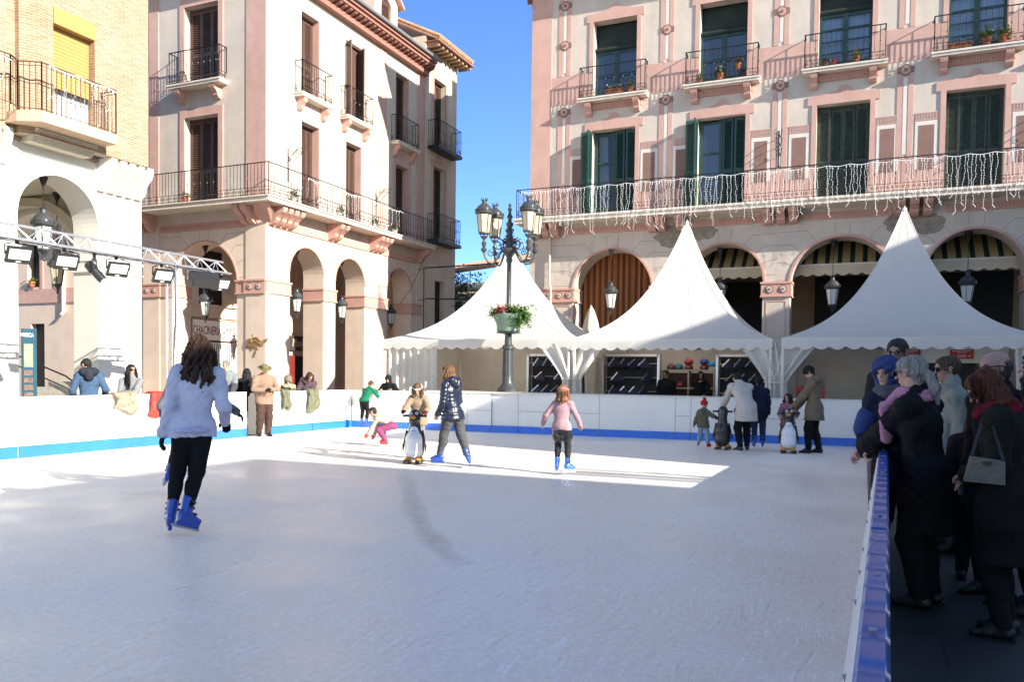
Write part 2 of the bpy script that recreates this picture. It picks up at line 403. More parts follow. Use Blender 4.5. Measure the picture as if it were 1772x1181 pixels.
# ------------------------------------------------------------------ ground and ice
g = MB(); g.box(-300, 300, -300, 300, -1.0, -.03); tag(g.build('ground', M('pale_paving', (.26, .24, .215), .8, .15, 2, .3, 30)), kind='structure')
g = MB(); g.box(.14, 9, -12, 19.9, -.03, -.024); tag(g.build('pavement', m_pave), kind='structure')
RX0, RX1 = -12.85, .03                     # inner faces of the side boards
def back_y(x): return 18.55+(x+12.85)*.0625   # inner face of the back board
g = MB(); g.prism([(RX0-.05, -9, -.028), (RX1+.05, -9, -.028), (RX1+.05, back_y(RX1)+.03, -.028), (RX0-.05, back_y(RX0)+.03, -.028)], (0, 0, .028))
tag(g.build('ice', m_ice), kind='structure')
def dark_streak():  # darker curved streak laid over the ice, fading out at its edges
    m, nt, b = nodes('streak_ice'); L = nt.links.new; b.inputs['Base Color'].default_value = (.56, .53, .49, 1); b.inputs['Roughness'].default_value = .3
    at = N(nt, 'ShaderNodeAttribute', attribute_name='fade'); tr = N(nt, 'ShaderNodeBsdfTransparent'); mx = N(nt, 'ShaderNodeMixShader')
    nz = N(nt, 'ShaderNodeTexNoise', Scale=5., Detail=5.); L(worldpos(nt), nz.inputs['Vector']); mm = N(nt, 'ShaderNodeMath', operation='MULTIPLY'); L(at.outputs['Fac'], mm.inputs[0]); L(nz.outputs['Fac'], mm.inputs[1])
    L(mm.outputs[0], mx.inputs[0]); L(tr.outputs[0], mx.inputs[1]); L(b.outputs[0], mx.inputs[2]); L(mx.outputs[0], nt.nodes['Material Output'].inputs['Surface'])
    ctl = STREAK; pts = []
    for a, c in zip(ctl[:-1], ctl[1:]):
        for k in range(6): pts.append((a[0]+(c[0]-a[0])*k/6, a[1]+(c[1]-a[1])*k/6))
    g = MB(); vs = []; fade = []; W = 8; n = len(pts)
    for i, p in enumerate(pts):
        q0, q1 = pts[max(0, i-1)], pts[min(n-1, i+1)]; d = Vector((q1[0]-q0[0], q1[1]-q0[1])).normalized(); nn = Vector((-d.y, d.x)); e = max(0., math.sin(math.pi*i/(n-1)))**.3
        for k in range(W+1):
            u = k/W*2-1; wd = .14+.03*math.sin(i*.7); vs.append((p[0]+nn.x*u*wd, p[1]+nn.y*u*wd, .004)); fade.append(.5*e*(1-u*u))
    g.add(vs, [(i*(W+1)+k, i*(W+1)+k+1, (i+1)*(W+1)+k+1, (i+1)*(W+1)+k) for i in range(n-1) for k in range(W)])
    o = g.build('dark_streak', m); at = o.data.attributes.new('fade', 'FLOAT', 'POINT'); at.data.foreach_set('value', fade); tag(o, kind='structure')
STREAK = [(-6.5, 10.8), (-5.27, 8.88), (-4.35, 7.45), (-3.69, 6.56), (-3.17, 5.93), (-2.72, 5.49)]
dark_streak()
# ------------------------------------------------------------------ building helpers
def spiral(cx, cz, r, turns, flip, n=14):
    return [(cx+flip*(r*(1-.8*i/n))*math.cos(turns*2*math.pi*i/n+math.pi/2), cz+(r*(1-.8*i/n))*math.sin(turns*2*math.pi*i/n+math.pi/2)) for i in range(n+1)]
def railing(pts, z0, h, parent, sp=.13, scroll=True, mat=None, name='railing', thin=.008, knob=True):
    mb = MB(); mat = mat or m_iron
    for a, b in zip(pts[:-1], pts[1:]):
        a = Vector((a[0], a[1], 0)); b = Vector((b[0], b[1], 0)); d = b-a; L = d.length; d.normalize(); nn = Vector((-d.y, d.x, 0))
        for zz, t in ((z0+h, .018), (z0+.04, .012), (z0+.24, .010) if scroll else (z0+h-.08, .009)):
            mb.obox((a+b)/2+Vector((0, 0, zz)), d*(L/2+t*.4), nn*t, Vector((0, 0, t*.6)))
        n = max(1, int(round(L/sp)))
        for i in range(n+1):
            p = a+d*(L*i/n); t = thin*(1.7 if i in (0, n) or i % 14 == 0 else 1)
            mb.tube([(p.x, p.y, z0+(.0 if i % 2 == 0 or not scroll else .24)), (p.x, p.y, z0+h)], t, 4)
            if knob and i % 2 == 0: mb.lathe([(.004, -.05), (.017, -.02), (.017, .02), (.004, .05)], (p.x, p.y, z0+h*.55), 5)
            if scroll and i < n:
                c = a+d*(L*(i+.5)/n)
                w = L/n*.46
                for fl in (-1, 1):
                    pp = spiral(0, 0, w*.5, 1.2, fl, 8)
                    mb.tube([c+d*(fl*w*.45+x)+Vector((0, 0, z0+.14+zz*1.5)) for x, zz in pp], .006, 3)
    return mb.build(name, mat, parent)
def corbel(mb, fr, u0, u1, ztop, h, w):
    pr = [(0, 0), (w, 0), (w, -.18*h), (w*.92, -.34*h), (w*.70, -.48*h), (w*.55, -.62*h), (w*.52, -.78*h), (w*.38, -.92*h), (w*.22, -h), (0, -h)]
    n = len(pr); vs = [fr(u0, ztop+z, ww) for ww, z in pr]+[fr(u1, ztop+z, ww) for ww, z in pr]
    mb.add(vs, [tuple(range(n)), tuple(range(2*n-1, n-1, -1))]+[(i, (i+1) % n, (i+1) % n+n, i+n) for i in range(n)])
def leaf(mb, fr, W, z0, z1, pitch=.07, st=.06):
    """louvred shutter leaf in a local frame, u in 0..W"""
    for a, b in ((0, st), (W-st, W)): fb(mb, fr, a, b, z0, z1, -.02, .02)
    zm = z0+(z1-z0)*.42
    for a, b in ((z0, z0+.1), (zm-.05, zm+.05), (z1-.09, z1)): fb(mb, fr, st+.001, W-st-.001, a, b, -.018, .018)
    for a, b in ((z0+.1, zm-.05), (zm+.05, z1-.09)):
        n = int((b-a)/pitch)
        for i in range(n):
            z = a+(b-a)*(i+.5)/n
            vs = [fr(u, z+dz+e, ww) for u in (st, W-st) for dz, ww in ((-.026, .016), (.026, -.016)) for e in (0, .008)]
            mb.add(vs, [(0, 1, 3, 2), (4, 6, 7, 5), (0, 4, 5, 1), (2, 3, 7, 6), (0, 2, 6, 4), (1, 5, 7, 3)])
def lf(fr, u0, w0, ang=0., flip=1):
    ca, sa = math.cos(ang), math.sin(ang)
    return lambda u, z, w: fr(u0+flip*(u*ca-w*sa), z, w0+u*sa+w*ca)
def line(mb, fr, p, q, wd=.016, w1=.004):
    p, q = Vector(p), Vector(q); d = q-p; L = d.length; d.normalize(); n = Vector((-d.y, d.x))*wd/2
    c = [p-n, p+n, q+n, q-n]
    vs = [fr(x.x, x.y, -.02) for x in c]+[fr(x.x, x.y, w1) for x in c]
    mb.add(vs, [(0, 1, 2, 3), (4, 7, 6, 5)]+[(i, (i+1) % 4, (i+1) % 4+4, i+4) for i in range(4)])
def voussoirs(mb, fr, u0, u1, zs, ulo, uhi, ztop):
    c = (u0+u1)/2; r = (u1-u0)/2
    for s in (-1, 1):
        line(mb, fr, (c+s*.17, zs+math.sqrt((r+.06)**2-.03)), (c+s*.22, ztop))
        lim = uhi if s > 0 else ulo
        for k, (a, zz) in enumerate(((1.08, zs+r+.22), (.72, zs+r*.82+.08), (.42, zs+r*.5+.02), (.12, zs+r*.14))):
            e = (c+s*(r+.06)*math.cos(a), zs+(r+.06)*math.sin(a)); g = (r+.06)+(.62, .34, .26, .2)[k]
            m_ = (c+s*g*math.cos(a), zz)
            if (lim-m_[0])*s < .05: continue
            line(mb, fr, e, m_); line(mb, fr, m_, (lim, zz))
def archband(mb, fr, u0, u1, zs, wd=.07, w1=.03, n=24, z0=None):
    c = (u0+u1)/2; r = (u1-u0)/2
    pts = [(math.pi*i/n) for i in range(n+1)]
    inner = [(c+r*math.cos(a), zs+r*math.sin(a)) for a in pts]; outer = [(c+(r+wd)*math.cos(a), zs+(r+wd)*math.sin(a)) for a in pts]
    if z0 is not None:
        inner = [(u1, z0)]+inner+[(u0, z0)]; outer = [(u1+wd, z0)]+outer+[(u0-wd, z0)]
    n = len(inner)-1
    vs = []
    for (a, b), (d, e) in zip(inner, outer): vs += [fr(a, b, -.02), fr(d, e, -.02), fr(d, e, w1), fr(a, b, w1)]
    fs = []
    for i in range(n):
        for k in range(4): fs.append((i*4+k, i*4+(k+1) % 4, i*4+4+(k+1) % 4, i*4+4+k))
    fs += [(0, 1, 2, 3), (n*4+3, n*4+2, n*4+1, n*4)]
    mb.add(vs, fs)
def rosette(mb, fr, u, z, r, w):
    for k, (rr, ww) in enumerate(((r, w), (r*.72, w+.012), (r*.3, w+.028))):
        mb.cur = 1 if k != 1 else 2
        n = 12; vs = [fr(u+rr*math.cos(2*math.pi*i/n), z+rr*math.sin(2*math.pi*i/n), -.03) for i in range(n)]+[fr(u+rr*math.cos(2*math.pi*i/n), z+rr*math.sin(2*math.pi*i/n), ww) for i in range(n)]
        mb.add(vs, [tuple(range(n-1, -1, -1)), tuple(range(n, 2*n))]+[(i, (i+1) % n, (i+1) % n+n, i+n) for i in range(n)])
    mb.cur = 0
def impost(fr, u0, u1, z0, z1, p, parent, ros=None, wback=-.85, mat=None, edges=True):
    """moulded block round a pier"""
    mb = MB(); fb(mb, fr, u0-p, u1+p, z0, z1, wback, p)
    fb(mb, fr, u0-p-.025, u1+p+.025, z1-.05, z1+.012, wback-.01, p+.028); fb(mb, fr, u0-p-.02, u1+p+.02, z0-.012, z0+.03, wback-.008, p+.022)
    for (u, r) in ros or []: rosette(mb, fr, u, (z0+z1)/2, r, p+.012)
    return mb.build('impost_block', [mat or m_pinkd, m_brown, m_cream], parent)
def balcony(fr, u0, u1, zt, p, parent, th=.14, mat=None, brackets=(), sp=.125, h=1.05, dent=False):
    mb = MB(); fb(mb, fr, u0-.05, u1+.05, zt-th, zt, -.05, p+.05); fb(mb, fr, u0-.08, u1+.08, zt-.045, zt+.004, -.04, p+.08)
    b = mb.build('balcony', mat or m_stone, parent)
    a, c, d, e = fr(u0, 0, 0), fr(u0, 0, p), fr(u1, 0, p), fr(u1, 0, 0)
    railing([a[:2], c[:2], d[:2], e[:2]], zt+.004, h, b, sp)
    for (v0, v1) in brackets:
        k = MB(); corbel(k, fr, v0, v1, zt-th-.004, .42, p*.95+.03); k.build('bracket', m_pinkd, b)
    if dent:
        k = MB(); fb(k, fr, u0+.16, u1-.16, zt-th-.22, zt-th-.004, -.03, .06)
        n = int((u1-u0-.4)/.07)
        for i in range(n):
            u = u0+.2+(u1-u0-.4)*i/n; fb(k, fr, u, u+.035, zt-th-.2, zt-th-.06, .05, .10)
        k.build('dentil_band', m_pinkd, b)
    return b
def shutters(fr, u0, u1, z0, z1, w, parent, n=2, mat=None, pitch=.07, angs=None):
    f = MB()
    for a, b_ in ((u0, u0+.05), (u1-.05, u1)): fb(f, fr, a, b_, z0, z1, w-.06, w+.03)
    fb(f, fr, u0+.05, u1-.05, z1-.07, z1, w-.06, w+.03); fb(f, fr, u0+.04, u1-.04, z0+.01, z1-.02, w-.10, w-.07)
    win = f.build('window', mat or m_shut, parent)
    W = (u1-u0-.1)/n
    for i in range(n):
        g = MB(); a = (angs or [0]*n)[i]
        if a >= 0: leaf(g, lf(fr, u0+.05+W*i, w, a), W-.006, z0+.02, z1-.08, pitch)
        else: leaf(g, lf(fr, u0+.05+W*(i+1), w, -a, -1), W-.006, z0+.02, z1-.08, pitch)
        g.build('shutter', mat or m_shut, win)
    return win
def surround(fr, u0, u1, z0, z1, wd, parent, mat=None, crest=True, ears=.0, w=.03):
    """painted plaster frame round a window, with a small arched crest"""
    mb = MB()
    fb(mb, fr, u0-wd, u0, z0, z1, -.02, w); fb(mb, fr, u1, u1+wd, z0, z1, -.02, w)
    c = (u0+u1)/2
    top = [(u0-wd-ears, z1), (u0-wd-ears, z1+.26), (u0+.1, z1+.28)]
    if crest: top += [(c-.3, z1+.34), (c-.2, z1+.36)]+[(c+.17*math.cos(a), z1+.38+.15*math.sin(a)) for a in [math.pi*(1-i/8) for i in range(9)]]+[(c+.2, z1+.36), (c+.3, z1+.34)]
    top += [(u1-.1, z1+.28), (u1+wd+ears, z1+.26), (u1+wd+ears, z1)]
    mb.wall(fr, top, [], w+.02, w)
    return mb.build('window_surround', mat or m_pink, parent)

# ================================================================== pink and cream corner house
def pink_house():
    T = thing('corner_house', 'cream and salmon corner house with sunlit arcade and long corner balcony', 'building', (-17.5, 20.5, 0))
    fx, fy = FX(-17.5), FY(20.5)
    A = [(21.69, 23.50, 4.80), (24.21, 26.05, 4.76), (27.63, 29.50, 4.80)]
    g = MB(); g.wall(fx, rect(20.5, 30.5, -.05, 6.42), [arch(a, b, -.04, s) for a, b, s in A], .86)
    B = [(-21.45, -18.65, 4.33)]
    g.wall(fy, rect(-24.4, -18.361, -.05, 6.42), [arch(a, b, -.04, s) for a, b, s in B], .86)
    g.wall(fy, rect(-31, -24.402, -.05, 6.42), [rect(-28.45, -27.72, 0, 3.15), rect(-28.62, -27.98, 4.5, 6.3)], .4)
    g.build('arcade_wall', m_sand, T)
    W = [(22.25, 23.21), (24.78, 25.76), (28.19, 29.18)]
    g = MB(); g.wall(fx, rect(20.5, 30.5, 6.42, 14.6), [rect(a, b, 6.87, 9.9) for a, b in W]+[rect(a, b, 10.72, 13.55) for a, b in W], .34)
    L = [(-20.87, -19.42)]
    g.wall(fy, rect(-31, -17.841, 6.42, 14.6), [rect(a, b, 6.87, 9.84) for a, b in L]+[rect(a, b, 10.84, 13.45) for a, b in L]+[rect(-28.7, -27.5, 6.87, 9.84)], .34)
    g.build('upper_wall', m_cream, T)
    g = MB()   # inside of the arcade
    g.box(-21.7, -21.5, 21.4, 30.4, -.05, 3.0); g.box(-21.7, -21.5, 21.4, 30.4, 3.0, 6.2)
    g.box(-24.5, -18.4, 21.37, 30.4, 6.2, 6.36); g.box(-24.4, -24.3, 21.37, 30.4, -.05, 6.2); g.box(-21.5, -18.4, 30.3, 30.45, -.05, 6.2)
    g.build('arcade_interior', m_sand, T)
    g = MB(); g.box(-21.52, -21.44, 21.75, 22.8, 3.85, 5.75)   # grille window over the shop sign
    gw = g.build('window', m_dark, T)
    g = MB()
    for i in range(6): g.tube([(-21.42, 21.85+.17*i, 3.9), (-21.42, 21.85+.17*i, 5.0)], .012, 4)
    for i in range(12):
        a = rnd.uniform(21.9, 22.7); z = rnd.uniform(3.95, 4.9); g.tube([(-21.42, a+x, z+zz) for x, zz in spiral(0, 0, .1, 1.3, rnd.choice((-1, 1)), 8)], .008, 3)
    g.build('grille', m_iron, gw)
    g = MB(); g.box(-21.5, -21.42, 21.1, 23.6, 3.38, 3.47); g.box(-21.5, -21.40, 21.1, 23.6, 3.8, 3.85); g.build('string_course', m_sand, T)
    # shop front below the sign
    g = MB(); g.box(-21.5, -21.42, 21.35, 23.35, 1.75, 2.52)
    sh = g.build('shop_window', m_dark, T); g = MB()
    for i in range(19): g.box(-21.415, -21.40, 21.38+i*.105, 21.43+i*.105, 1.78, 2.5)
    for z in (1.76, 2.1, 2.46): g.box(-21.412, -21.395, 21.35, 23.35, z, z+.04)
    g.build('grille', m_plastic, sh)
    g = MB(); g.box(-21.5, -21.36, 22.4, 23.35, 0, 1.74); g.build('shop_door', M('pale_green_door', (.45, .50, .44), .5, .08), T)
    g = MB(); g.box(-21.5, -21.35, 26.35, 27.5, 0, 2.15); dd = g.build('shop_door', M('oxblood_door', (.16, .022, .014), .45, .15), T)
    g = MB(); g.box(-21.348, -21.33, 26.85, 27.45, .1, 2.1); g.build('pane', m_dark, dd)
    # pilasters, bands, imposts
    g = MB()
    for u0, u1 in ((-22.44, -22.02), (-18.27, -17.478)): fb(g, fy, u0, u1, 6.9, 14.2, -.02, .022)
    fb(g, fx, 26.98, 27.5, 6.9, 14.2, -.02, .022); fb(g, fx, 29.87, 30.49, 6.9, 14.2, -.02, .022)
    fb(g, fx, 20.502, 20.72, 6.9, 14.2, -.02, .020)
    build_each(g, 'pilaster', m_pink, T)
    g = MB()
    for u0, u1 in ((-22.75, -22.0), (-18.27, -17.47)): fb(g, fy, u0, u1, 0, 6.3, -.02, .03)
    fb(g, fx, 20.502, 20.7, 0, 6.3, -.02, .028); fb(g, fx, 26.9, 27.3, 0, 6.3, -.02, .03); fb(g, fx, 29.9, 30.49, 0, 6.3, -.02, .03)
    build_each(g, 'pilaster', m_sand, T)
    for u0, u1 in ((20.53, 21.69), (23.5, 24.21), (26.05, 27.63), (29.5, 30.3)): impost(fx, u0, u1, 4.0, 4.42, .035, T)
    impost(fy, -22.75, -22.0, 3.98, 4.42, .06, T, [(-22.55, .1), (-22.2, .1)], -.3); impost(fy, -21.97, -21.45, 3.98, 4.42, .03, T)
    impost(fy, -18.27, -17.53, 3.98, 4.42, .06, T, [(-18.08, .12), (-17.72, .12)], -.3); impost(fy, -18.65, -18.31, 3.98, 4.42, .03, T)
    g = MB()
    for (a, b, s), lo, hi in zip(A, (20.8, 23.86, 27.35), (23.86, 26.8, 29.85)): voussoirs(g, fx, a, b, s, lo, hi, 6.1)
    voussoirs(g, fy, -21.45, -18.65, 4.33, -21.95, -18.3, 6.1)
    g.build('joint_line', m_line, T)
    g = MB()
    for a, b, s in A: archband(g, fx, a, b, s, .06, .02)
    archband(g, fy, -21.45, -18.65, 4.33, .06, .02); build_each(g, 'arch_moulding', m_pinkd, T)
    g = MB(); fb(g, fy, -21.9, -18.3, 6.12, 6.36, -.02, .05)
    for i in range(44): fb(g, fy, -21.85+i*.08, -21.81+i*.08, 6.18, 6.3, .04, .075)
    fb(g, fx, 20.8, 29.8, 6.12, 6.36, -.02, .05); g.build('frieze', m_pinkd, T)
    # window furniture
    for a, b in W:
        shutters(fx, a, b, 6.88, 9.89, -.3, T, 3); surround(fx, a, b, 6.88, 9.9, .2, T, m_cream if a < 27 else m_pink, a > 27, w=.025)
    shutters(fx, *W[0], 10.73, 13.54, -.3, T, 2); shutters(fx, *W[1], 10.73, 13.54, -.06, T, 2, None, .07, [R(115), -R(60)]); shutters(fx, *W[2], 10.73, 13.54, -.3, T, 2)
    g = MB()
    for a, b in W:                       # salmon painted reveals
        for z0, z1 in ((6.88, 9.895), (10.73, 13.545)):
            fb(g, fx, b-.006, b+.01, z0, z1, -.33, -.002)
    build_each(g, 'painted_reveal', m_pink, T)
    for a, b in L:
        for z0, z1 in ((6.88, 9.84), (10.85, 13.45)):
            shutters(fy, a, b, z0, z1-.01, -.26, T, 3); surround(fy, a, b, z0, z1, .2, T, None, False, .0)
    shutters(fy, -28.7, -27.5, 6.88, 9.83, -.26, T, 2)
    g = MB(); g.box(-28.5, -27.65, 20.72, 20.78, -.02, 3.2); g.build('door', m_dark, T)
    g = MB(); g.box(-28.7, -27.9, 20.75, 20.8, 4.4, 6.35); g.build('window', m_dark, T)
    g = MB(); fb(g, fy, -30.9, -24.42, 3.9, 4.42, -.02, .05); fb(g, fy, -27.9, -27.75, 4.43, 6.4, -.02, .03); fb(g, fy, -27.2, -26.9, 4.43, 6.4, -.02, .03); build_each(g, 'band', m_pink, T)
    g = MB(); g.tube([(-26.6, 20.42, 7), (-26.6, 20.42, 3.55), (-26.55, 20.3, 3.45)], .06, 8); g.build('downpipe', m_plastic, T)
    for a, b in W:
        balcony(fx, (a+b)/2-.8, (a+b)/2+.8, 10.72, .31, T, .12, None, [((a+b)/2-.72, (a+b)/2-.55), ((a+b)/2+.55, (a+b)/2+.72)])
    balcony(fy, -21.2, -19.08, 10.84, .34, T, .12, None, [(-21.0, -20.8), (-19.5, -19.3)])
    # long corner balcony
    p = .75
    g = MB(); g.prism([(-31, 20.55, 6.72), (-31, 20.5-p, 6.72), (-17.5+p, 20.5-p, 6.72), (-17.5+p, 30.2, 6.72), (-17.55, 30.2, 6.72), (-17.55, 20.55, 6.72)], (0, 0, .13))
    g.prism([(-31, 20.54, 6.85), (-31, 20.45-p, 6.85), (-17.45+p, 20.45-p, 6.85), (-17.45+p, 30.25, 6.85), (-17.54, 30.25, 6.85), (-17.54, 20.54, 6.85)], (0, 0, .035))
    lb = g.build('balcony', m_stone, T)
    railing([(-30.8, 20.5-p), (-17.5+p, 20.5-p), (-17.5+p, 30.15)], 6.89, .98, lb, .135)
    g = MB()
    for u in (20.6, 20.9, 21.2, 21.5, 23.7, 24.0, 26.3, 26.6, 26.9, 29.9): corbel(g, fx, u, u+.2, 6.715, .55, p*.85)
    for u in (-22.7, -22.35, -18.3, -18.0): corbel(g, fy, u, u+.22, 6.715, .55, p*.85)
    g.prism([(-17.5, 20.5, 6.2), (-17.2, 20.5, 6.2), (-17.0, 20.3, 6.5), (-17.0, 20.0, 6.714), (-17.5, 20.0, 6.714), (-17.7, 20.3, 6.4)], (-.05, -.02, .0))
    build_each(g, 'corbel', m_pinkd, lb)
    # eave with modillions, gutter, roof and dormer
    g = MB(); g.box(-17.6, -17.25, 20.2, 30.45, 14.12, 14.3); g.box(-17.6, -16.95, 20.0, 30.45, 14.44, 14.56); g.box(-17.6, -16.86, 19.9, 30.45, 14.56, 14.66)
    g.box(-31, -17.61, 20.15, 20.6, 14.12, 14.3); g.box(-31, -17.61, 19.95, 20.6, 14.44, 14.66)
    ev = g.build('cornice', m_cornice, T); g = MB()
    y = 20.15
    while y < 30.4:
        corbel(g, fx, y, y+.12, 14.435, .22, .5); y += .3
    x = -30.9
    while x < -17.7: corbel(g, fy, x, x+.12, 14.435, .22, .5); x += .3
    build_each(g, 'modillion', m_cornice, ev)
    g = MB(); g.tube([(-16.80, 19.85, 14.72), (-16.80, 30.6, 14.72)], .075, 8); g.build('gutter', m_gutter, T)
    g = MB(); g.prism([(-16.85, 19.9, 14.67), (-16.85, 30.5, 14.67), (-24, 30.5, 17.9), (-24, 19.9, 17.9)], (0, 0, .1)); g.prism([(-17.4, 20.7, 14.61), (-30.9, 20.7, 14.61), (-30.9, 30.3, 14.61), (-17.4, 30.3, 14.61)], (0, 0, .05))
    g.build('roof', m_tile, T)
    fd = FX(-17.9); g = MB(); g.wall(fd, [(27.2, 14.7), (28.9, 14.7), (28.9, 16.5), (28.05, 17.2), (27.2, 16.5)], [arch(27.7, 28.45, 15.1, 16.1)], .2)
    g.box(-20.5, -18.1, 27.2, 27.3, 14.7, 16.5); g.box(-20.5, -18.1, 28.8, 28.9, 14.7, 16.5)
    dm = g.build('dormer', m_cream, T)
    g = MB(); g.prism([(-17.7, 26.95, 16.4), (-17.7, 28.05, 17.32), (-17.7, 29.15, 16.4), (-17.7, 29.15, 16.5), (-17.7, 28.05, 17.42), (-17.7, 26.95, 16.5)], (-3, 0, 0)); g.build('roof', m_pink, dm)
    shutters(fd, 27.7, 28.45, 15.1, 16.4, -.12, dm, 1)
    return T
pink = pink_house()

# ================================================================== narrow house at the end of the side street
def narrow_house():
    T = thing('townhouse', 'narrow cream townhouse with black balconies and tiled eave beyond the corner house', 'building', (-17.5, 32, 0))
    fx = FX(-17.48)
    g = MB(); g.wall(fx, rect(30.52, 33.4, -.05, 15.9), [rect(31.24, 32.3, z, z+h) for z, h in ((7.3, 3.25), (11.3, 3.05))]+[rect(31.5, 32.4, 3.0, 5.6)], .3)
    g.box(-26, -17.79, 33.25, 33.4, -.05, 15.9); g.box(-26, -17.79, 30.52, 30.6, -.05, 15.9); g.build('wall', M('ochre_stucco', (.56, .46, .36), .8, .1, 1.5, .2, 30, stain=.3), T)
    for z, h in ((7.3, 3.25), (11.3, 3.05)):
        w = shutters(fx, 31.24, 32.3, z, z+h-.01, -.25, T, 2)
        mb = MB(); fb(mb, fx, 30.75, 32.95, z-.13, z, -.04, .55); b = mb.build('balcony', m_iron, T)
        a = [fx(30.8, 0, 0)[:2], fx(30.8, 0, .5)[:2], fx(32.9, 0, .5)[:2], fx(32.9, 0, 0)[:2]]
        railing(a, z, 1.1, b, .11)
        surround(fx, 31.24, 32.3, z, z+h, .2, T, m_pink, True)
    g = MB(); fb(g, fx, 31.4, 32.5, 2.9, 5.7, -.32, -.25); g.build('window', m_dark, T)
    g = MB(); g.prism([(-16.9, 30.5, 15.65), (-16.9, 33.7, 15.65), (-22, 33.7, 18.2), (-22, 30.5, 18.2)], (0, 0, .08))
    rf = g.build('roof', m_tile, T); g = MB()
    for i in range(18):
        y = 30.6+i*.18; g.tube([(-16.8, y, 15.78), (-22, y, 18.35)], .085, 8)
    g.build('tile_row', m_tile, rf)
    g = MB()
    for i in range(9): g.box(-17.5, -16.9, 30.6+i*.37, 30.72+i*.37, 15.42, 15.62)
    g.box(-17.5, -16.88, 30.5, 33.65, 15.622, 15.645); g.build('rafter', m_wood, rf)
    g = MB(); g.tube([(-16.83, 30.4, 15.6), (-16.83, 33.75, 15.6)], .06, 8); g.build('gutter', m_cornice, T)
    for z in (5.9, 4.6):
        g = MB()
        for i in range(2): g.tube([(-17.46, 30.0+3*i, z-.02), (-17.1, 30.0+3*i, z)], .015, 4)
        g.build('cable_bracket', m_iron, T)
    return T
narrow_house()

# ================================================================== white arcade with brick storeys, left
def white_house():
    T = thing('brick_house', 'ochre brick house standing on a white plastered arcade at the left edge', 'building', (-18, 12, 0))
    fx = FX(-18.0)
    A = [(12.66, 14.79, 5.1), (8.7, 10.9, 5.1), (4.7, 6.9, 5.1)]
    g = MB(); g.wall(fx, rect(2, 16.15, -.05, 6.74), [arch(a, b, -.04, s, 28) for a, b, s in A], .88)
    fe = lambda u, z, w: (u, 16.15+w, z)
    g.wall(fe, rect(-26, -18.881, -.05, 6.74), [arch(-23.0, -19.6, -.04, 4.1, 28)], .7)
    g.build('arcade_wall', m_white, T)
    g = MB(); g.box(-24.2, -24, 2, 15.4, -.05, 6.2); g.box(-24, -18.89, 2, 15.44, 6.2, 6.4)
    n = 14                                                       # groin ribs under the ceiling
    for yc in (11.9, 15.2): g.tube([(-18.9-2.4+2.4*math.cos(math.pi*i/n), yc, 4.3+1.75*math.sin(math.pi*i/n)) for i in range(n+1)], .16, 4)
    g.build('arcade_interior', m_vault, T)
    for u0, u1 in ((10.9, 12.66), (14.79, 16.1)): impost(fx, u0, u1, 4.0, 4.32, .03, T, None, -.9, m_white)
    g = MB(); archband(g, fx, *A[0], .05, .015, 28); g.build('arch_moulding', m_white, T)
    # brick storeys, carried out on consoles
    z0, z1 = 6.82, 12.5
    g = MB(); g.wall(FX(-17.4), rect(12.75, 15.85, z0, z1), [rect(13.14, 14.24, 7.28, 9.88)], .3)
    g.prism([(-17.74, 2, z0), (-17.74, 12.45, z0), (-17.6, 12.45, z0), (-17.402, 12.748, z0), (-17.7, 12.748, z0), (-18.3, 12.6, z0), (-18.3, 2, z0)], (0, 0, z1-z0))
    g.box(-26, -17.41, 15.6, 15.848, z0, z1); g.box(-26, -17.9, 2.1, 15.5, z0-.07, z0-.01); g.build('brick_wall', m_brick, T)
    ym = M('yellow_shutter', (.40, .24, .075), .5, .06)
    g = MB(); fb(g, FX(-17.4), 13.145, 14.235, 9.5, 9.875, -.18, .02); wn = g.build('window', ym, T)
    g = MB()
    for i in range(34): fb(g, FX(-17.4), 13.15, 14.23, 8.1+i*.042, 8.139+i*.042, -.22, -.2+.008*(i % 2))
    g.build('roller_shutter', ym, wn)
    g = MB(); fb(g, FX(-17.4), 13.15, 14.23, 7.29, 7.98, -.26, -.22); g.build('door_panel', m_plastic, wn)
    g = MB(); fb(g, FX(-17.4), 13.15, 14.23, 7.98, 8.1, -.27, -.24); g.build('gap', m_dark, wn)
    # balcony
    g = MB(); g.prism([(-17.74, 12.2, 6.98), (-17.35, 12.2, 6.98), (-16.85, 12.45, 6.98), (-16.85, 14.42, 6.98), (-17.42, 14.42, 6.98), (-17.42, 12.7, 6.98)], (0, 0, .24))
    bl = g.build('balcony', M('ochre_concrete', (.50, .36, .25), .8, .12, 4, .2, 30), T)
    railing([(-17.74, 9.2), (-17.3, 9.4), (-17.1, 11.9), (-17.30, 12.2), (-16.88, 12.46), (-16.88, 14.40), (-17.4, 14.4)], 7.225, 1.06, bl, .12, False, M('rust_brown_iron', (.10, .06, .04), .5, .2), 'railing', .009, False)
    g = MB(); g.prism([(-18, 12.7, 6.70), (-17.62, 12.7, 6.70), (-17.35, 12.7, 6.975), (-18, 12.7, 6.975)], (0, 1.6, 0))
    for i in range(32): g.obox((-17.47, 12.73+i*.05, 6.83), (.13, 0, .13), (0, .012, 0), (-.008, 0, .008))
    g.build('moulding', m_vault, bl)
    g = MB()
    for i in range(5): corbel(g, fx, 14.75+i*.28, 14.93+i*.28, 6.815, .78, .56)
    for i in range(4): corbel(g, fx, 11.35+i*.28, 11.53+i*.28, 6.9, .78, .3)
    build_each(g, 'corbel', m_white, T)
    g = MB(); fb(g, fx, 2, 16.1, 6.5, 6.56, -.02, .04); g.build('string_course', m_white, T)
white_house()

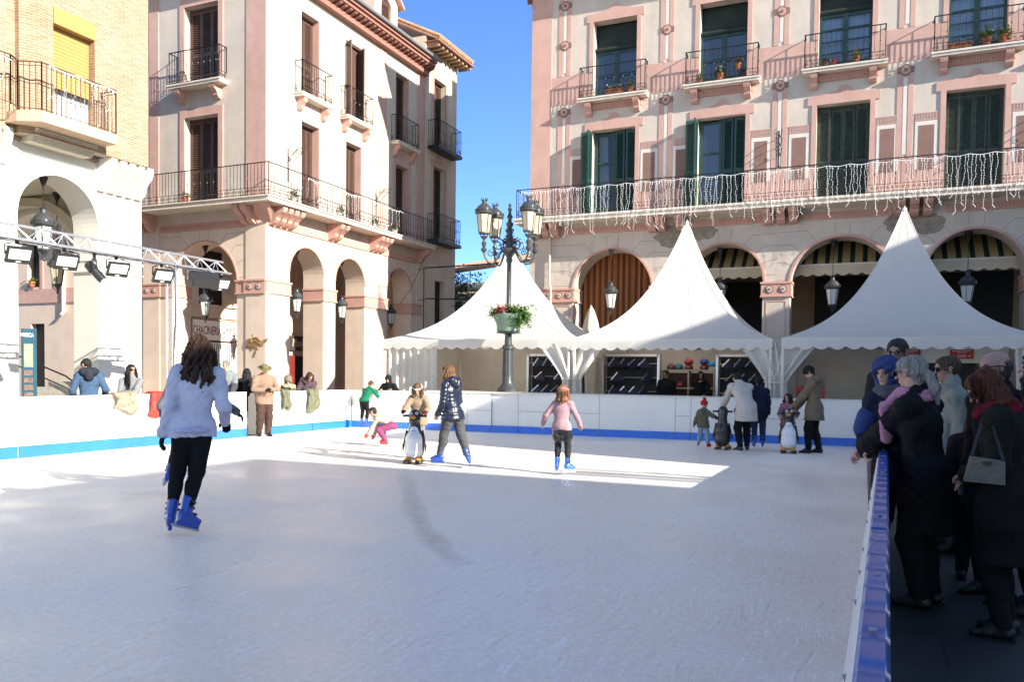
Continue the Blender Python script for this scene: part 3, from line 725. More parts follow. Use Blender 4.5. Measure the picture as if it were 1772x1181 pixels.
# ================================================================== facade with painted panels, right
def painted_house():
    T = thing('painted_house', 'pink and cream painted facade with green shutters and a long lit balcony behind the tents', 'building', (-4, 26, 0))
    fy = FY(26.0); XL, XR = -10.7, 7.4
    A = [(-9.1, -6.42, 4.33), (-5.3, -2.94, 4.49), (-2.14, .74, 4.27), (1.54, 3.98, 4.51), (4.9, 7.0, 4.5)]
    U = [(-8.51, -7.04), (-5.02, -3.56), (-1.5, -.04), (1.92, 3.36), (5.4, 6.85)]
    g = MB(); g.wall(fy, rect(XL, XR, -.05, 6.5), [arch(a, b, -.04, s, 26) for a, b, s in A], .86); g.build('arcade_wall', m_cream, T)
    g = MB(); g.wall(fy, rect(XL, XR, 6.5, 14.6), [rect(a, b, 6.78, 9.63) for a, b in U]+[rect(a, b, 10.66, 13.2) for a, b in U], .34)
    g.build('upper_wall', m_cream, T)
    g = MB(); g.box(XL, XL+.3, 26.861, 40, -.05, 6.5); g.box(XL, XL+.3, 26.341, 40, 6.5, 14.6); g.build('side_wall', m_brick, T)
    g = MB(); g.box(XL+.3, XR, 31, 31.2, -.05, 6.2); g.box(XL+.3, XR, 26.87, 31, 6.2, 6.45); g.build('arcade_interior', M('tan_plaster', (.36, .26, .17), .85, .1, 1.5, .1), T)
    g = MB(); g.box(XL+.35, XR-.05, 27.2, 27.3, 6.6, 14.5); g.build('room_back', m_dark, T)
    g = MB()
    for x0, x1, za, zb in ((-5.4, -3.2, 2.5, 5.0), (-1.7, .9, 2.6, 5.1), (1.6, 4.4, 2.6, 5.1), (-9, -7, 0, 3)): g.box(x0, x1, 30.9, 30.99, za, zb)
    build_each(g, 'shop_window', m_dark, T)
    g = MB(); g.box(XL+.31, XR, 30.85, 30.985, 2.15, 2.4); g.build('string_course', m_pinkd, T)
    # imposts and pier panels
    piers = [(-10.66, -9.1), (-6.42, -5.3), (-2.94, -2.14), (.74, 1.54), (3.98, 4.9)]
    for i, (a, b) in enumerate(piers):
        c = (a+b)/2; d = .2 if i else .38
        rs = [(c-d, .125), (c+d, .125)] if i else [(-10.3, .12), (-9.95, .12), (-9.6, .12), (-9.25, .12)]
        impost(fy, a, b, 3.98, 4.42, .045, T, rs)
    g = MB()
    for a, b in piers:
        for s in ((a+.1, a+.13), (b-.13, b-.1)): fb(g, fy, s[0], s[1], .3, 3.85, -.02, .012)
        fb(g, fy, a+.131, b-.131, 3.82, 3.85, -.02, .012)
    build_each(g, 'pier_panel', m_pinkd, T, 3)
    g = MB(); lims = [-9.9, -5.86, -2.54, 1.14, 4.44, 7.3]
    for (a, b, s), lo, hi in zip(A, lims[:-1], lims[1:]): voussoirs(g, fy, a, b, s, lo, hi, 6.15)
    g.build('joint_line', m_line, T)
    g = MB()
    for a, b, s in A: archband(g, fy, a, b, s, .07, .03)
    build_each(g, 'arch_moulding', m_pinkd, T)
    def patch(mb, cx, cz, w, h, seed, w1):
        r2 = random.Random(seed); n = 22
        pts = [(cx+w*math.cos(2*math.pi*i/n)*r2.uniform(.8, 1.1), cz+h*math.sin(2*math.pi*i/n)*r2.uniform(.8, 1.1)) for i in range(n)]
        mb.wall(fy, pts, [], w1+.02, w1)
    g = MB(); patch(g, -5.75, 6.0, .62, .42, 1, .006); patch(g, -4.85, 6.12, .5, .3, 2, .0075); patch(g, 1.1, 6.02, .7, .36, 3, .006); patch(g, 1.55, 5.95, .45, .3, 5, .0075); patch(g, -1.9, 6.38, .4, .1, 4, .062)
    build_each(g, 'bare_render', m_bare, T)
    g = MB(); fb(g, fy, XL, -6.4, 6.24, 6.45, -.02, .05); fb(g, fy, -5.2, .6, 6.24, 6.45, -.02, .05); fb(g, fy, 2, XR, 6.24, 6.45, -.02, .05)
    x = -9.8
    while x < 7:
        if not (-6.5 < x < -5.1 or .5 < x < 2.1): fb(g, fy, x, x+.04, 6.29, 6.4, .04, .075)
        x += .08
    g.build('frieze', m_pinkd, T)
    # painted order
    pil = [(-9.74, -9.30), (-6.27, -5.84), (-2.78, -2.34), (.66, 1.08), (4.2, 4.62)]
    g = MB(); c_ = MB(); r_ = MB(); o_ = MB()
    fb(g, fy, XL-.012, -9.99, 6.8, 14.4, -.02, .02); 
    eg = [XL-.01]+[v for a, b in U for v in (a-.002, b+.002)]+[XR]
    for a, b in zip(eg[0::2], eg[1::2]): fb(g, fy, a, b, 10.62, 11.56, -.02, .012); fb(g, fy, a, b, 6.8, 7.85, -.02, .008)
    for a, b in pil:
        c = (a+b)/2
        for z0, z1 in ((7.86, 10.3), (11.57, 14.3)):
            fb(g, fy, a, c-.075, z0, z1, -.02, .016); fb(g, fy, c+.075, b, z0, z1, -.02, .016)
            fb(c_, fy, c-.05, c+.05, z0+.1, z1-.15, -.02, .010)
        for zc in (10.36, 12.58, 13.9):
            fb(o_, fy, a-.01, b+.01, zc-.09, zc+.09, -.02, .024); rosette(o_, fy, c, zc, .17, .02)
    for a, b in U:
        for pa, pb in ((a-.68, a-.28), (b+.28, b+.66)):
            fb(c_, fy, pa-.09, pb+.09, 7.5, 8.86, -.02, .0125); fb(r_, fy, pa, pb, 7.5, 8.74, -.02, .018)
            for i in range(8): fb(g, fy, pa-.08+i*.072, pa-.045+i*.072, 8.92, 9.06, -.02, .014)
            fb(g, fy, pa-.1, pb+.1, 9.07, 9.1, -.02, .015); fb(g, fy, pa-.1, pb+.1, 8.88, 8.91, -.02, .015)
    g.build('painted_order', m_pink, T); build_each(c_, 'painted_panel', M('pale_panel_paint', (.64, .58, .52), .8, .06, 2, .1, 30), T); build_each(r_, 'painted_panel', [m_brown, m_brown, m_pink], T); build_each(o_, 'painted_rosette', [m_brown, m_brown, m_pink], T, 4)
    for a, b in U:
        surround(fy, a, b, 7.86, 9.64, .14, T, m_pink, True, .12, .03); surround(fy, a, b, 11.57, 13.2, .14, T, m_pink, True, .1, .03)
        balcony(fy, a-.36, b+.36, 10.64, .30, T, .12, None, [(a-.2, a+.0), (b-.05, b+.15)], .15, 1.0, True)
    # long balcony
    g = MB(); g.box(-10.98, XR, 25.28, 26.02, 6.58, 6.73); g.box(-11.02, XR, 25.24, 26.01, 6.70, 6.765)
    lb = g.build('balcony', m_stone, T)
    railing([(-10.9, 26.6), (-10.93, 25.32), (XR, 25.32)], 6.77, .95, lb, .135)
    g = MB()
    for u in (-10.5, -10.15, -9.8, -6.5, -6.2, -5.6, -2.95, -2.55, -2.2, .7, 1.05, 1.4, 4.3): corbel(g, fy, u, u+.24, 6.575, .42, .62)
    build_each(g, 'corbel', m_pinkd, lb)
    # upper windows
    cur = M('white_curtain', (.72, .74, .78), .8, .05)
    for i, (a, b) in enumerate(U):
        zb = 12.28 if i < 2 else 12.36
        f = MB(); w = -.26
        for s, e in ((a, a+.07), (b-.07, b), ((a+b)/2-.07, (a+b)/2+.07)): fb(f, fy, s, e, 10.66, zb, w-.05, w+.03)
        fb(f, fy, a+.07, b-.07, 10.67, 10.95, w-.04, w+.02); fb(f, fy, a+.07, b-.07, zb-.1, zb, w-.04, w+.02)
        for z in ([11.5] if i < 2 else [11.2, 11.55, 11.9]): fb(f, fy, a+.07, b-.07, z, z+.03, w-.03, w+.015)
        W = f.build('window', m_green, T)
        f = MB(); fb(f, fy, a+.06, b-.06, 10.94, zb-.09, w-.02, w-.01); f.build('pane', m_glass if i < 2 else m_clear, W)
        f = MB(); fb(f, fy, a, b, zb, 13.19, w-.2, w-.15)
        f.tube([fy(a+.02, zb+.06, w+.05), fy(b-.02, zb+.06, w+.05)], .07, 8); f.tube([fy((a+b)/2, zb+.05, w-.1), fy((a+b)/2, zb+.5, w-.1)], .008, 4); f.build('roller_blind', M('dark_green_canvas', (.012, .022, .019), .8, .2), W)
        if i >= 2:
            f = MB(); n = 60
            vs = []
            for k in range(n+1):
                u = a+.06+(b-a-.12)*k/n; ww = w-.12+.025*math.sin(k*.9)+.012*math.sin(k*2.3)
                vs += [fy(u, 10.9, ww), fy(u, zb-.05, ww)]
            f.add(vs, [(2*k, 2*k+1, 2*k+3, 2*k+2) for k in range(n)]); f.build('curtain', cur, W, True)
    # balcony doors
    for i, (a, b) in enumerate(U):
        if i in (0, 1):
            m = (a+b)/2; w = -.27; f = MB()
            for s, e in ((a, a+.12), (m-.1, m), (b-.05, b)): fb(f, fy, s, e, 6.79, 9.62, w-.05, w+.03)
            for z in (7.05, 7.75, 8.55, 9.5): fb(f, fy, a+.12, m-.1, z, z+.07, w-.04, w+.02)
            fb(f, fy, a+.12, m-.1, 6.79, 7.05, w-.03, w+.01)
            W = f.build('window', m_green, T)
            f = MB(); fb(f, fy, a+.11, m-.09, 7.1, 9.52, w-.02, w-.01); f.build('pane', m_clear if i == 0 else m_glass, W)
            if i == 0:
                f = MB(); n = 30; vs = []
                for k in range(n+1):
                    u = a+.1+(m-a-.3)*k/n; ww = w-.15+.03*math.sin(k*1.1)
                    vs += [fy(u, 6.9, ww), fy(u-.12*(k/n), 9.6, ww)]
                f.add(vs, [(2*k, 2*k+1, 2*k+3, 2*k+2) for k in range(n)]); f.build('curtain', M('cream_curtain', (.60, .52, .40), .8, .15, 6), W, True)
            g = MB(); leaf(g, lf(fy, m+.02, w+.06, R(8)), .33, 6.8, 9.6); g.build('shutter', m_green, W)
            g = MB(); leaf(g, lf(fy, b-.02, w+.06, R(12), -1), .34, 6.8, 9.6); g.build('shutter', m_green, W)
            g = MB(); leaf(g, lf(fy, a-.01, .03, R(172)), .36, 6.8, 9.58); g.build('shutter', m_green, W)
            g = MB(); leaf(g, lf(fy, a+.0, .05, R(96)), .33, 6.8, 9.58); g.build('shutter', m_green, W)
        else: shutters(fy, a, b, 6.79, 9.62, -.27, T, 4, m_oldgreen, .06, [R(10), 0, 0, -R(8)])
    # eave, attic added out of view to shade the corner house, downpipe
    g = MB(); g.box(XL-.5, XR, 25.4, 26.3, 14.62, 14.75); g.box(XL-.55, XR, 25.3, 26.4, 14.75, 14.9); g.box(XL-.55, XL+.5, 26.4, 40, 14.75, 14.9)
    for i in range(44): g.box(XL+.1+i*.41, XL+.22+i*.41, 25.45, 26.05, 14.5, 14.62)
    for i in range(30): g.box(XL-.45, XL+.02, 26.1+i*.45, 26.22+i*.45, 14.5, 14.62)
    ev = g.build('eave', m_cornice, T)
    g = MB(); g.box(XL+.05, XL+7, 26.2, 40, 14.9, 16.1); g.build('shade_attic', m_cream, T)
    g = MB(); g.prism([(XL-.45, 25.75, 16.12), (XL+7.4, 25.75, 16.12), (XL+7.4, 40, 16.12), (XL-.45, 40, 16.12)], (0, 0, .12))
    for i in range(70): g.tube([(XL-.5, 25.8+i*.2, 16.26), (XL+2.5, 25.8+i*.2, 16.9)], .085, 6)
    for dy, h in ((2.3, 1.1), (5.2, .9)): g.box(XL+.1, XL+1.0, 26+dy, 26.6+dy, 16.2, 16.9+h)
    g.prism([(XL-.4, 25.7, 14.9), (XR, 25.7, 14.9), (XR, 32, 17), (XL-.4, 32, 17)], (0, 0, .1)); g.build('roof', m_tile, T)
    g = MB(); g.tube([(-9.93, 25.9, 6.5), (-9.93, 25.9, 4.6), (-9.86, 25.84, 4.45), (-9.86, 25.84, 0)], .045, 8); g.build('downpipe', m_sand, T)
    for cx, zc in ((-2.56, 8.15), (4.4, 8.4)):       # iron light brackets standing out of the wall
        g = MB(); g.tube([fy(cx, 7.9, .02), fy(cx, 9.0, .02)], .02, 4)
        for dz in (0, .3, .55): g.tube([fy(cx+.02*k, 8.2+dz+.08*math.sin(k), .02+.09*k) for k in range(9)], .012, 4)
        for k in range(6): g.tube([fy(cx+x, 8.3+.1*k+z, .1+.11*k) for x, z in spiral(0, 0, .1, 1.2, 1, 8)], .008, 3)
        g.build('wall_bracket', m_iron, T)
painted_house()

# ================================================================== east side of the square (out of frame, shades the ice)
def east_row():
    for nm, y0, y1, h, lab in (('plaza_house', -30, 4.55, 11.0, 'cream plaza house with tall roofline behind the photographer'), ('plaza_house', 4.57, 9.2, 7.7, 'low cream plaza house between two taller ones on the east side'), ('plaza_house', 9.22, 34, 11.5, 'cream plaza house with tall roofline opposite the brick house')):
        T = thing(nm, lab, 'building', (16.5, (y0+y1)/2, 0), 'houses along the east side')
        f = lambda u, z, w: (16.5-w, u, z)
        n = max(1, int((y1-y0)/3.4)); st = (y1-y0)/n
        cs = [y0+st*(i+.5) for i in range(n)]
        hs = [arch(c-1.1, c+1.1, -.04, 3.6, 12) for c in cs]
        for z in [zz for zz in (6.4, 9.0) if zz+2 < h]: hs += [rect(c-.6, c+.6, z, z+1.9) for c in cs]
        g = MB(); g.wall(f, rect(y0, y1, -.05, h-.3), hs, .6); g.box(17.12, 24, y0, y1, -.05, h-.32); g.build('wall', m_cream, T)
        g = MB()
        for z in [zz for zz in (6.4, 9.0) if zz+2 < h]:
            for c in cs: fb(g, f, c-.62, c+.62, z, z+1.9, -.35, -.3)
        if len(g.v): build_each(g, 'window', m_glass, T)
        g = MB(); g.box(16.0, 24, y0, y1, h-.29, h); g.build('eave', m_cornice, T)
    T = thing('roof_pergola', 'unseen slatted pergola added over the low plaza house to streak the ice with shade', 'pergola', (17.5, 7, 7.7))  # unseen beams, added to throw thin bands of shade across the lit ice
    g = MB()
    for y, z, t in ((5.0, 8.6, .05), (6.55, 8.6, .07), (6.85, 8.6, .09), (7.2, 8.6, .04)): g.box(15.8, 23, y-t, y+t, z, z+.08)
    build_each(g, 'beam', m_wood, T); g = MB()
    for x in (17, 20, 22.8):
        for y in (5.0, 7.35): g.box(x-.05, x+.05, y-.05, y+.05, 7.705, 8.6)
    build_each(g, 'post', m_wood, T)
east_row()

# ================================================================== houses and tree seen through the gap
def background():
    T = thing('tiled_house', 'pale house with clay tiled roof seen between the corner house and the lamp post', 'building', (-20, 48, 0))
    g = MB(); g.box(-29, -14.4, 44, 52, -.05, 7.0); g.build('wall', M('pale_yellow_wall', (.52, .46, .36), .8, .1, 1.5, .1), T)
    g = MB(); g.prism([(-29.5, 43.3, 6.85), (-14.2, 43.3, 8.3), (-14.2, 48, 9.6), (-29.5, 48, 8.1)], (0, 0, .1))
    rf = g.build('roof', m_tile, T); g = MB()
    for i in range(60):
        x = -29.4+i*.255; e = (x+29.5)/15.3; g.tube([(x, 43.2, 6.97+1.45*e), (x, 48, 8.2+1.5*e)], .1, 6)
    g.build('tile_row', m_tile, rf)
    T = thing('garden_house', 'low white house with bright tiled verge beside the tree behind the corner house', 'building', (-20.5, 40, 0))
    g = MB(); g.box(-26, -17.2, 40, 43, -.05, 5.9); g.build('wall', m_white, T)
    g = MB(); g.prism([(-26.5, 39.4, 6.15), (-16.9, 39.4, 5.85), (-16.9, 43, 6.5), (-26.5, 43, 6.8)], (0, 0, .1))
    for i in range(46): g.tube([(-26.4+i*.21, 39.3, 6.28-i*.0065), (-26.4+i*.21, 43, 6.92-i*.0065)], .085, 6)
    g.build('roof', M('pale_tile', (.55, .44, .26), .85, .3, 4), T)
background()
# ================================================================== rink boards
def rink():
    H = 1.0
    # left barrier, with an open gate where the man with the hat stands
    T = thing('rink_barrier', 'long white rink barrier in full sun on the left with an open gate', 'barrier', (-12.9, 10, 0))
    segs = [(-6, 0), (.015, 3), (3.015, 6), (6.015, 9), (9.015, 12), (12.015, 14.42), (15.12, 16.8), (16.815, 18.52)]
    for a, b in segs:
        g = MB(); g.box(-12.93, -12.85, a, b, .0, H); p = g.build('panel', m_plastic, T)
        g = MB(); g.box(-12.85, -12.825, a+.004, b-.004, .0, .20); g.build('kick_strip', m_blue, p)
        g = MB(); g.box(-12.96, -12.835, a, b, H, H+.018); g.build('cap', m_plastic, p)
        g = MB(); g.box(-13.02, -12.935, a+.05, a+.12, 0, H-.02); g.box(-13.02, -12.935, b-.12, b-.05, 0, H-.02); g.build('post', m_alu, p)
    g = MB(); g.box(-13.35, -12.94, 15.05, 15.10, 0, .98); g.build('gate', m_plastic, T)
    g = MB(); g.box(-12.93, -12.86, 14.425, 14.45, 0, .98); g.box(-12.93, -12.86, 15.08, 15.115, 0, .98); build_each(g, 'gate_post', m_alu, T)
    # back barrier
    T = thing('rink_barrier', 'white rink barrier running across the back in front of the tents', 'barrier', (-6, 18.9, 0))
    px = [-12.84, -9.42, -8.75, -8.02, -5.92, -4.08, -3.72, -2.05, -1.0, .02]
    d = Vector((1, .0625, 0)).normalized(); nn = Vector((-d.y, d.x, 0))
    for i, (a, b) in enumerate(zip(px[:-1], px[1:])):
        A = Vector((a+.006, back_y(a+.006), 0)); B = Vector((b-.006, back_y(b-.006), 0)); c = (A+B)/2; L = (B-A).length/2
        off = .03 if i == 2 else 0
        g = MB(); g.obox(c+nn*(.04+off)+Vector((0, 0, H/2)), d*L, nn*.04, Vector((0, 0, H/2))); p = g.build('panel', m_plastic, T)
        g = MB(); g.obox(c-nn*.012+Vector((0, 0, .09)), d*(L-.003), nn*.0115, Vector((0, 0, .09)))
        g.build('kick_strip', m_blue, p)
        g = MB(); g.obox(c+nn*(.035)+Vector((0, 0, H+.009)), d*L, nn*.06, Vector((0, 0, .009))); g.build('cap', m_plastic, p)
        g = MB(); q = B+d*.006+nn*.02; g.obox(q+Vector((0, 0, H/2)), d*.005, nn*.02, Vector((0, 0, H/2-.01))); g.build('joint_strip', m_seam, p)
        g = MB(); g.obox(c-nn*.0005+Vector((0, 0, .56)), d*(L-.01), nn*.002, Vector((0, 0, .004))); g.build('sheet_edge', m_gutter if i % 2 else m_plastic, p)
        g = MB(); n = max(2, int(L*2/.3))
        for k in range(n+1):
            for z in (.96, .185): g.ball(A+(B-A)*(.02+.96*k/n)-nn*(.004 if z > .5 else .024)+Vector((0, 0, z)), .010, 6, 4)
        g.build('screw', m_steel, p)
    # right barrier beside the camera: leaning white inner face, blue capped top
    T = thing('rink_barrier', 'near rink barrier with glossy blue plastic cap along the right side', 'barrier', (.05, 8, 0))
    k = .024                                    # the run drifts slightly to the right with distance
    y = -3.0; i = 0
    while y < 19.2:
        L = 2.0; y1 = min(y+L, 19.3)
        f = lambda yy: k*(yy-1.2)
        g = MB(); g.prism([(-.135+f(y), y+.004, 0), (-.112+f(y), y+.004, .22), (-.012+f(y), y+.004, .985), (.018+f(y), y+.004, .985), (.018+f(y), y+.004, 0)], (f(y1)-f(y), y1-y-.008, 0))
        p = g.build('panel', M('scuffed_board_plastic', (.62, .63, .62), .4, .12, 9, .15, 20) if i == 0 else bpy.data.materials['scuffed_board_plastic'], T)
        # cap: a rounded channel with hand-hold ribs pressed into it
        prof = [(-.014, .94), (-.013, .985), (-.005, 1.0), (.038, 1.0), (.047, .985), (.050, .80), (.043, .80), (.041, .97), (-.006, .97), (-.009, .94)]
        n = 76; vs = []; fs = []; m_ = len(prof)
        for j in range(n+1):
            yy = y+.006+(y1-y-.012)*j/n
            dip = -.008*max(0, math.sin(yy*2*math.pi/.21))**2
            for q, (xx, zz) in enumerate(prof):
                vs.append((xx+f(yy), yy, zz+(dip if q in (2, 3) else 0)))
        for j in range(n):
            for q in range(m_): fs.append((j*m_+q, j*m_+(q+1) % m_, (j+1)*m_+(q+1) % m_, (j+1)*m_+q))
        fs += [tuple(range(m_)), tuple((n*m_+q) for q in reversed(range(m_)))]
        g = MB(); g.add(vs, fs); g.build('cap', m_capblue, p, True, angle=35)
        g = MB()
        for j in range(4): g.lathe([(.001, 0), (.009, 0), (.009, .003), (.001, .004)], (.016+f(y+.25+j*.5), y+.25+j*.5, 1.0), 10)
        for j in range(3): g.tube([(-.068+f(y+.5+j*.55), y+.5+j*.55, .6), (-.054+f(y+.5+j*.55), y+.5+j*.55, .605)], .012, 8)
        g.build('bolt', m_seam, p)
        y = y1; i += 1
rink()

# ================================================================== marquees
def marquee(cx, W, yf, D, ze, zp, label):
    T = thing('marquee', label, 'tent', (cx, yf+D/2, 0), 'pagoda tents behind the rink')
    x0, x1, y0, y1 = cx-W/2, cx+W/2, yf, yf+D; cy = yf+D/2
    n, m = 40, 26; vs = []; fs = []
    ring = []
    for s in range(4):
        for i in range(n):
            t = i/n
            ring.append([(x0+(x1-x0)*t, y0), (x1, y0+(y1-y0)*t), (x1-(x1-x0)*t, y1), (x0, y1-(y1-y0)*t)][s]+(t,))
    N_ = len(ring)
    for j in range(m+1):
        e = j/m
        prof = (.30*e+.70*e**2.9)                     # concave pagoda profile
        for (x, y, t) in ring:
            q = (1-e)+.022*e
            sag = -.10*math.sin(math.pi*t)*math.sin(math.pi*e)*(1-e)
            wr = .006*math.sin(t*60)*(1-e)*e
            vs.append((cx+(x-cx)*q, cy+(y-cy)*q, ze+(zp-ze)*prof+sag+wr))
    for j in range(m):
        for i in range(N_): fs.append((j*N_+i, j*N_+(i+1) % N_, (j+1)*N_+(i+1) % N_, (j+1)*N_+i))
    fs.append(tuple(m*N_+i for i in range(N_)))
    g = MB(); g.add(vs, fs); rf = g.build('roof', m_canvas, T, True)
    rf.data.set_sharp_from_angle(angle=R(50))
    g = MB()
    for i in [0, n, 2*n, 3*n]+[s_*n+n//3 for s_ in range(4)]+[s_*n+2*n//3 for s_ in range(4)]:
        g.tube([(vs[j*N_+i][0], vs[j*N_+i][1], vs[j*N_+i][2]+.002) for j in range(m+1)], .010 if i % n == 0 else .0055, 4, False)
    g.build('seam', m_canvas, rf, recalc=False)
    g = MB(); g.lathe([(.06, 0), (.05, .12), (.012, .16), (.001, .2)], (cx, cy, zp-.02), 8); g.build('finial', m_canvas, rf)
    g = MB()                                          # scalloped valance on four sides
    for (ax, ay, bx, by) in ((x0, y0, x1, y0), (x1, y0, x1, y1), (x1, y1, x0, y1), (x0, y1, x0, y0)):
        L = math.hypot(bx-ax, by-ay); ns = int(round(L/.36)); k = 10; d = ((bx-ax)/L, (by-ay)/L); nx, ny = d[1], -d[0]
        vs = []; tot = ns*k
        for i in range(tot+1):
            u = i/tot; e = (i % k)/k; low = .21+.075*math.sin(math.pi*e)
            for z, o in ((0, 0), (-.1, .012), (-low, .02+.012*math.sin(u*37+cx))):
                vs.append((ax+(bx-ax)*u+nx*o, ay+(by-ay)*u+ny*o, ze+.015+z+.004*math.sin(u*50)))
        g.add(vs, [(i*3+a, i*3+a+1, i*3+a+4, i*3+a+3) for i in range(tot) for a in (0, 1)])
    g.build('valance', m_canvas, T, True)
    for (x, y) in ((x0, y0), (x1, y0), (x1, y1), (x0, y1)):
        g = MB(); g.tube([(x+(.04 if x == x0 else -.04), y+(.04 if y == y0 else -.04), -.03), (x+(.04 if x == x0 else -.04), y+(.04 if y == y0 else -.04), ze)], .045, 8); g.build('leg', m_tarp, T)
    g = MB()                                          # rear and side walls, slightly billowing
    for (ax, ay, bx, by) in ((x0+.06, y1-.09, x1-.06, y1-.09), (x0+.05, y0+.6, x0+.05, y1-.1), (x1-.05, y0+.9, x1-.05, y1-.1)):
        n2 = 24; vs = []
        for i in range(n2+1):
            for j in range(7):
                u = i/n2; b = .04*math.sin(u*9+j*.7)+.02*math.sin(u*31)
                vs.append((ax+(bx-ax)*u+(b if ax == bx else 0), ay+(by-ay)*u+(b if ay == by else 0), -.02+(ze-.02)*j/6))
        g.add(vs, [(i*7+j, i*7+j+1, (i+1)*7+j+1, (i+1)*7+j) for i in range(n2) for j in range(6)])
    g.build('wall_sheet', m_tarp, T, True, recalc=False)
    g = MB()                                          # eave frame bars
    for (ax, ay, bx, by) in ((x0, y0, x1, y0), (x1, y0, x1, y1), (x1, y1, x0, y1), (x0, y1, x0, y0)):
        g.tube([(ax+(cx-ax)*.02, ay+(cy-ay)*.02, ze-.05), (bx+(cx-bx)*.02, by+(cy-by)*.02, ze-.05)], .03, 6)
    g.build('frame', m_alu, T)
    return T
def drape(x0, x1, y, zt, zb, xt, parent, folds=5, tied=True, seed=0):
    """gathered tent curtain; its top edge spans x0..x1 and it is tied at xt"""
    r2 = random.Random(seed); n, m = 80, 26; vs = []
    ph = [r2.uniform(0, 6.28) for _ in range(4)]
    for j in range(m+1):
        e = j/m; z = zt+(zb-zt)*e
        if tied:
            k = max(0, 1-e/.42)**1.15 if e < .42 else 0
            q = .30+.70*k; 
        else: q = 1
        for i in range(n+1):
            u = i/n; xa = x0+(x1-x0)*u; w0 = .19
            x = xa*k+(xt+(u-.5)*2*w0*(1+.25*max(0, e-.42)/.5))*(1-k) if tied else xa
            am = (.09-.02*(1-k)) if tied else .07
            yy = y+am*math.sin(u*folds*6.283+ph[0]+.6*math.sin(e*3+ph[3]))+am*.3*math.sin(u*folds*11.+ph[1]+e*2)
            vs.append((x, yy, z))
    g = MB(); g.add(vs, [(j*(n+1)+i, j*(n+1)+i+1, (j+1)*(n+1)+i+1, (j+1)*(n+1)+i) for j in range(m) for i in range(n)])
    c = g.build('curtain', m_canvas, parent, True, recalc=False)
    if tied:
        z = zt+(zb-zt)*.42; g = MB(); g.tube([(xt-.2, y-.13, z), (xt, y-.17, z-.02), (xt+.2, y-.13, z+.01)], .014, 5); g.build('tie', m_canvas, c)
    g = MB()
    for i in range(7):
        g.ball((x1-.05-(x1-xt-.2)*i/7*.9 if tied else x1-.04, y-.11, zt-(zt-zb)*(.06+.6*i/7)), .013, 6, 4)
    g.build('eyelet', m_gutter, c)
    return c
YF = 20.6
t1 = marquee(-10.15, 6.05, YF, 5.1, 2.46, 5.42, 'leftmost white pagoda tent, fully sunlit, behind the lamp post')
t2 = marquee(-4.72, 5.3, YF, 5.1, 2.43, 5.78, 'middle white pagoda tent with skate racks and helmets inside, shaded at one corner')
t3 = marquee(.84, 5.4, YF, 5.1, 2.45, 5.78, 'rightmost white pagoda tent, mostly in shade, with red notices inside')
drape(-13.12, -11.42, YF+.1, 2.4, 0, 0, t1, 7, False, 3)
drape(-8.25, -7.2, YF+.08, 2.36, .05, -7.3, t1, 2.2, True, 5); drape(-7.25, -6.3, YF+.12, 2.36, .05, -7.16, t2, 2.2, True, 6)
drape(-2.95, -2.0, YF+.08, 2.36, .05, -2.05, t2, 2.2, True, 7); drape(-1.95, -1.0, YF+.12, 2.36, .05, -1.92, t3, 2.2, True, 8)
drape(3.0, 3.3, YF+.08, 2.36, .05, 3.25, t3, 3, True, 9)

# counter behind the back board
T = thing('counter', 'long grey skate hire counter just behind the back rink barrier', 'counter', (-6.5, 19.9, 0))
g = MB(); g.box(-11.2, -.05, 19.72, 20.15, .97, 1.02); g.build('top', m_tarp, T)
g = MB(); g.box(-11.15, -.1, 19.8, 20.1, -.02, .969); g.build('front', m_gutter, T)

# skate racks and skates
m_boot = M('navy_skate_boot', (.007, .010, .045), .6, .2, 9)
def skate_mesh(name):
    g = MB()     # toe to +x; boot with cuff, blade holder, runner
    prof = [(-.10, .06), (-.115, .16), (-.10, .30), (-.02, .31), (.015, .20), (.11, .145), (.15, .10), (.145, .06)]
    g.prism([(x, -.042, z) for x, z in prof], (0, .084, 0))
    g.prism([(-.09, -.03, .035), (-.1, -.03, .06), (.14, -.03, .06), (.12, -.03, .035)], (0, .06, 0))
    for z in (.26, .19): g.box(-.06, .06, -.05, .05, z, z+.02)
    g.cur = 1; g.box(-.13, .16, -.008, .008, .0, .034)
    return g
def rack(x0, x1, y, label, seed):
    r2 = random.Random(seed)
    T = thing('skate_rack', label, 'skate rack', ((x0+x1)/2, y, 0), 'skate racks in the tents')
    g = MB()
    for x in (x0, x1): g.box(x-.035, x+.035, y-.25, y+.02, -.02, 2.12)
    g.box(x0, x1, y-.25, y-.2, 2.06, 2.12); g.build('frame', m_alu, T)
    for z in (.62, 1.05, 1.45, 1.85):
        g = MB(); g.tube([(x0+.036, y-.06, z), (x1-.036, y-.06, z)], .012, 6); g.build('rail', m_alu, T)
    g = MB(); g.box(x0+.04, x1-.04, y+.03, y+.06, .4, 2.05); g.build('back_panel', m_dark, T)
    return T
skates0 = None
def skate_rows(x0, x1, y, where, seed):
    global skates0
    r2 = random.Random(seed)
    n = int((x1-x0-.2)/.30)
    for row, z in enumerate((1.05, 1.45, 1.85)):
        for i in range(n):
            x = x0+.22+.30*i+(.1 if row % 2 else 0)
            if x > x1-.12 or r2.random() < .07: continue
            lab = 'dark blue hire skate hanging on the %s' % where
            if skates0 is None:
                o = skate_mesh('s').build('ice_skate', [m_boot, m_steel], None, local=True); skates0 = o
            else: o = dup(skates0)
            tag(o, lab, 'ice skate', 'hire skates on the '+where)
            o.location = (x, y-.17, z+.06); o.rotation_euler = (r2.uniform(-.18, .18), R(130)+r2.uniform(-.2, .2), R(18)+r2.uniform(-.35, .35))
